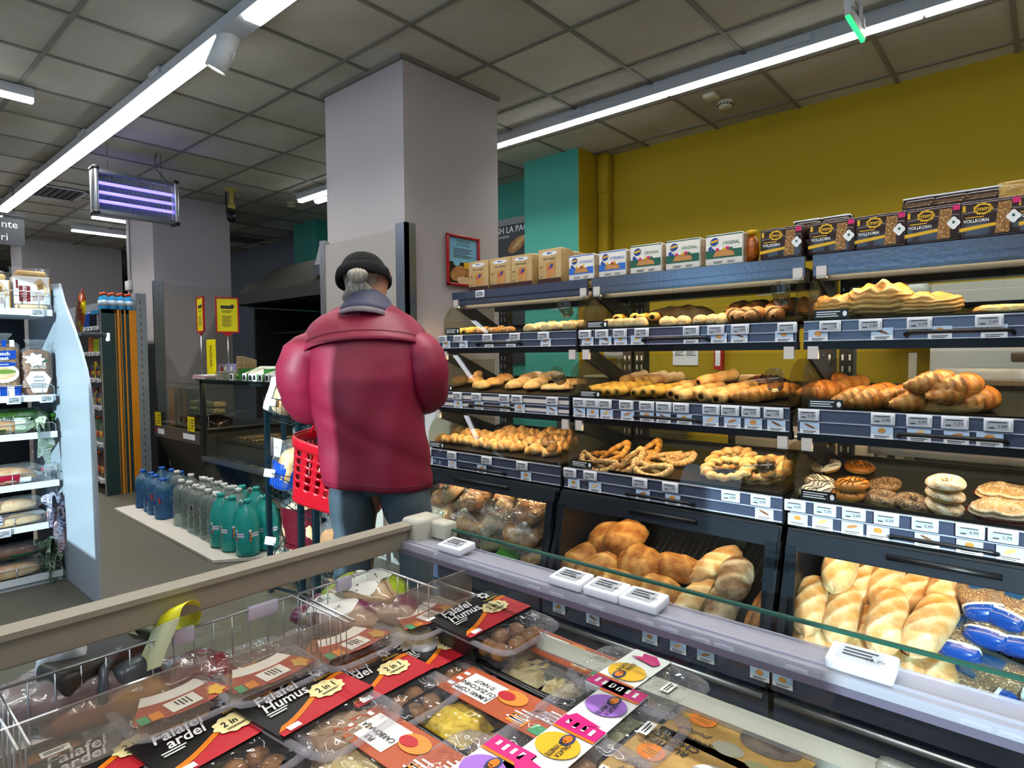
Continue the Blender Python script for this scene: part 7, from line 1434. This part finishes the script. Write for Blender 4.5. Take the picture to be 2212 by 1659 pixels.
def curvy(label, p, rz, food, tilt=0):
    t = thing('snack_tub', label, 'food pack', p, (tilt, 0, rz)); Lx, Ly, H = .16, .125, .055; box_tray(t, Lx, Ly, H, m_ctray); food_heap(t, Lx, Ly, H*.9, food); lid(t, Lx, Ly, H); g = G(); g.at((.03, .0, H+.0035), (1, 0, 0), (0, 1, 0)); n = 10
    arc = lambda r0, r1, mi, l: g.pol([(-.0+.0+r0*math.cos(a)-.12, r0*math.sin(a)) for a in [(-.42+.84*k/n) for k in range(n+1)]]+[(r1*math.cos(a)-.12, r1*math.sin(a)) for a in [(.42-.84*k/n) for k in range(n+1)]], mi, l)
    arc(.085, .11, 0, 1); arc(.11, .155, 1, 1); g.rect(.012, .0, .03, .04, 0, 3, rot=.1); g.lines(.012, 0, .02, .02, 4, 2, 4, rot=.1); g.rect(.02, -.036, .02, .014, 3, 3); g.rect(.02, -.051, .02, .012, 4, 3); g.ell(.012, .042, .03, .022, 5, 3, lobes=5, amp=.2)
    g.build('label', [k_whi, mat('label_brick', 'a84a34', .4), k_ink, mat('sleeve_amber', 'e08a28', .4), s_gre, mat('food_gold', 'c89a3c', .5)], t); return t
def at_(u, v, z): p = onz(u, v, z); return p.x, p.y
# lower layer of packs to rest on
def PZ(u, v, top, h): x, y = at_(u, v, top); return (x, y, top-h)
D0 = .681
for i, (x, y, zz) in enumerate([(-.78, .45, D0), (-.78, .60, D0), (-.78, .745, D0), (-.56, .42, D0), (-.56, .575, D0), (-.55, .725, D0), (-.34, .56, D0), (-.33, .72, D0), (-.13, .72, D0), (-.80, .28, D0), (-.34, .38, D0), (-.12, .55, D0)]):
    t = thing('lower_pack', f'food pack in the bottom layer of the cooler, {ORD[i]} of twelve, mostly covered', 'food pack', (x, y, zz), (0, 0, jig(.05)), 'bottom layer packs'); box_tray(t, .18, .13, .05, m_ctray); food_heap(t, .18, .13, .045, (f_org, f_mea, f_pas, f_grn)[i % 4]); lid(t, .18, .13, .05)
falafel('falafel and hummus pack with black sleeve, large, in the lower centre left', PZ(690, 1528, .80, .045), .10, 'Humus', balls=False)
falafel('falafel pack with brown balls to the upper right of the hummus one', PZ(838, 1478, .788, .045), .02, 'ardei')
falafel('falafel pack with a white sauce cup, half under its neighbour', PZ(962, 1420, .778, .045), -.04, 'ardei')
falafel('topmost falafel and hummus pack, tilted, beside the far price rail', PZ(1065, 1338, .825, .045), -.05, 'Humus', .06)
falafel('falafel pack directly under the topmost tilted one', PZ(1015, 1380, .775, .045), -.02, 'Humus')
falafel('falafel pack at the lower left, cut by the bottom picture edge', PZ(480, 1608, .792, .045), .12, 'ardei')
falafel('falafel pack at the bottom left corner, mostly outside the picture', PZ(255, 1662, .785, .045), .06, 'ardei')
g = G(); p = PZ(915, 1392, .785, 0); g.lathe([(.02, -.02), (.024, 0), (.001, .001)], n=20); o = g.build('sauce_cup', k_whi); o.location = (p[0], p[1], .7885); tag(o, 'small round white sauce cup in the falafel pack window', 'sauce cup')
meal('ready meal in black tray with terracotta sleeve, nearest the far rail', PZ(1185, 1432, .785, .036), -.04, (f_pas, f_pas), ('PASTE', 'INTARITE'))
meal('ready meal with bright yellow side in black tray, centre', PZ(1040, 1545, .782, .036), -.02, (f_yel, f_fal), ('JUMARI COPT', 'CU ZUCCHINI', 'SI NAUT'))
meal('ready meal with terracotta sleeve cut by the bottom picture edge', PZ(810, 1655, .785, .036), -.0, (f_pas, f_yel), ('PUI', 'CARBONARA'))
g = G(); t = thing('ready_meal', 'film covered black tray squeezed behind the centre ready meals', 'food pack', PZ(1010, 1465, .76, .03), (0, 0, 0)); box_tray(t, .17, .11, .03, m_btray); lid(t, .17, .11, .03)
pinky('salad pack with yellow circle on pink sleeve, farthest of the pink ones', PZ(1375, 1462, .79, .045), -.05, 'y', f_mea, mirror=-1)
pinky('salad pack with purple circle on white sleeve, middle of the pink ones', PZ(1320, 1545, .79, .045), 0, 'p', f_grn)
pinky('salad pack with yellow circle, nearest of the pink ones', PZ(1215, 1635, .79, .045), 0, 'y', f_mea)
pinky('salad pack at the bottom picture edge with only its pink sleeve top showing', PZ(1050, 1690, .79, .045), 0, 'p', f_mea)
pinky('pale pink and blue sleeved salad pack at the left edge behind the divider', PZ(95, 1590, .80, .045), 0, 'b', f_org)
kraft('brown kraft chicken pack, farther of the two', PZ(1600, 1592, .785, .044), -.06)
kraft('brown kraft chicken pack, nearer, cut by the bottom picture edge', PZ(1490, 1668, .785, .044), -.04)
curvy('clear snack tub with curved red and white label, first from the left', PZ(370, 1500, .815, .055), .0, f_org)
curvy('clear snack tub with curved red and white label, second from the left', PZ(560, 1440, .82, .055), .0, f_org)
curvy('clear snack tub with curved red and white label, third from the left', PZ(735, 1378, .82, .055), .0, mat('food_paprika', '9a5224', .5, col2='c87a3c', scale=24, bump=.8, bscale=30))
curvy('clear snack tub with curved red and white label, fourth, nearest the corner', PZ(895, 1322, .82, .055), .0, f_pas)
# grey tub by the far glass, bottom right
x, y = at_(2040, 1645, .86); t = thing('cheese_tub', 'upright grey and black tub with a clear rim at the bottom right', 'package', (x, y-.0, .79), (.5, 0, -.10)); g = G(); g.rbox((-.055, -.012, -.05), (.055, .012, .075), .012); g.build('tub', glass('tub_clear', 'dcdcd8', .3, 'b8b4a8', .1), t)
g = G(); g.at((0, -.0125, .012), (1, 0, 0), (0, 0, 1)); g.rect(0, 0, .096, .105, 0, 1); g.text('Violife', -.012, .033, .028, 1, 3, shear=.3, bold=.03); g.rect(-.01, .018, .05, .005, 2, 2); g.pol([(.02, .052), (.048, .052), (.048, .03)], 2, 2); g.text('Original', .0, -.006, .014, 3, 2); g.build('front_print', [mat('tub_black', '1c1f22', .3), k_whi, mat('print_cyan', '2ab0c8', .4), k_yel], t)
x, y = at_(1700, 1668, .84); t = thing('pale_tub', 'pale rounded tub lid just showing at the bottom edge', 'package', (x+.02, y-.02, .745)); g = G(); g.lathe([(.04, 0), (.045, .05), (.048, .052), (.047, .058), (.001, .06)], n=28, sx=1.3); g.build('tub', mat('tub_pale', 'a8a8a6', .4), t)
# bags in the wire baskets
def gbag(label, u, v, z, L_, W_, H_, m, rz, m2=None, seed=0, ls=None):
    x, y = at_(u, v, z+H_*.6); t = thing('snack_bag', label, 'bag', (x, y, z), (0, 0, rz)); g = G()
    def fn(a_, b_): a = a_*6.283; q = (abs(math.cos(a))**3+abs(math.sin(a))**3)**(-1/3); k = (math.sin(min(1, max(0, b_))*math.pi)**.35 if 0 < b_ < 1 else 0); return ((b_-.5)*L_, math.cos(a)*q*W_/2*(.6+.4*k)*(1 if 0 < b_ < 1 else 1), (math.sin(a)*q*.5+.5)*H_*max(.06, k)*(1+.08*math.sin(a*5+b_*14+seed))+H_*.3*(1-k))
    g.grid(fn, 26, 22, closeu=True); g.build('bag', m, t)
    g = G(); g.grid(lambda u_, v_: tuple(Vector(fn(.08+.34*u_, .25+.5*v_))+Vector((0, 0, .0015))), 12, 12); g.build('label', m2 or m_film, t)
    return t
m_purp = mat('bag_purple', '6a1244', .3, col2='b8a090', scale=9, bump=.4, bscale=18, coat=.4, lo=.48, hi=.54); m_limeb = mat('bag_lime', '8fa81c', .3, col2='a88c6a', scale=9, bump=.4, bscale=18, coat=.4, lo=.45, hi=.5); m_oval = mat('bag_label_white', 'd8d4cc', .4, col2='4a4440', scale=60, lo=.6, hi=.64)
gbag('lime green edged nut bag in the far end of the wire basket', 790, 1268, .82, .15, .11, .05, m_limeb, .5, m_oval, 1)
gbag('purple edged nut bag in the wire basket, below the lime green one', 735, 1312, .805, .16, .11, .045, m_purp, .5, m_oval, 2)
gbag('purple and brown nut bag squeezed beside the divider', 830, 1308, .80, .13, .09, .045, m_purp, .6, None, 3)
gbag('crumpled clear and pink bag in the left wire basket', 130, 1480, .815, .16, .10, .05, mat('bag_pinkgrey', 'a08a8c', .25, col2='5a4a4c', scale=12, bump=.8, bscale=16, coat=.5), 1.4, None, 4)
gbag('brown printed bag in the left wire basket behind the divider', 225, 1500, .79, .15, .09, .05, mat('bag_brown_pink', '6a3c3c', .3, col2='a8763c', scale=14, bump=.4, bscale=20, coat=.4), 1.5, None, 5)
gbag('small white and violet bag standing by the dark box', 135, 1415, .85, .06, .04, .05, mat('bag_white_violet', 'e8e6f0', .3, col2='5a3aa0', scale=6, lo=.6, hi=.62), 1.3, None, 6)
gbag('dark red bag behind the divider gap', 410, 1445, .79, .12, .08, .04, mat('bag_dark_red', '5a1218', .3, col2='8a2a2c', scale=10, coat=.4), 1.4, None, 7)
# dark box with curling yellow label ribbon
x, y = at_(240, 1400, .87); t = thing('label_dispenser', 'dark plastic box with a curling yellow label ribbon in the cooler', 'dispenser', (x, y, .81), (0, .1, .35))
g = G(); g.rbox((-.035, -.085, 0), (.03, .055, .07), .010, 0, 3); g.build('case', mat('dispenser_black', '16120f', .5, col2='2a1c12', scale=20), t)
g = G(); g.rbox((.005, -.03, .01), (.055, .035, .055), .012, 0, 3); g.tube([(.045, -.045, .0), (.05, -.05, .035), (.035, -.04, .06), (.02, -.01, .066), (.02, .03, .06)], .006, 8); g.build('grip', mat('dispenser_grey', '3b4048', .35), t)
m_rib = mat('ribbon_yellow', 'd8d020', .45); m_rib2 = mat('ribbon_back', 'cfd0a4', .5)
def rib(pts, w, name, m):
    g = G(); P3 = [atd(u, v, t_) for u, v, t_ in pts]; n = len(P3); vs = []; sd = (RT*.75+UP*.35-FW*.3).normalized()
    for k in range(36):
        f = k/35*(n-1); i = min(int(f), n-2); w_ = f-i; p0, p1, p2, p3 = P3[max(i-1, 0)], P3[i], P3[i+1], P3[min(i+2, n-1)]; c = .5*((2*p1)+(p2-p0)*w_+(2*p0-5*p1+4*p2-p3)*w_*w_+(3*p1-p0-3*p2+p3)*w_**3); vs += [c-sd*w/2, c+sd*w/2]
    g.add(vs, [(2*k, 2*k+1, 2*k+3, 2*k+2) for k in range(35)], 0, True); o = solid(g.build(name, m), .0006); return o
rb = thing('label_ribbon', 'long curled yellow paper ribbon rising out of the dark dispenser', 'ribbon', (0, 0, 0))
o = rib([(318, 1450, .86), (332, 1410, .86), (350, 1370, .86), (358, 1345, .86)], .058, 'ribbon_underside', m_rib2); o.parent = rb
o = rib([(358, 1345, .86), (366, 1322, .865), (384, 1308, .88), (402, 1312, .91), (408, 1335, .93), (400, 1360, .93), (385, 1372, .91)], .056, 'ribbon', m_rib); o.parent = rb
o = rib([(385, 1372, .91), (350, 1372, .90), (310, 1360, .90), (275, 1365, .90), (290, 1385, .90), (310, 1405, .89)], .034, 'ribbon_tail', m_rib2); o.parent = rb

# unused source objects go
for pr in _protos:
    for o, u in zip(pr.o, pr.used):
        if not u:
            for c in list(o.children_recursive): bpy.data.objects.remove(c)
            bpy.data.objects.remove(o)
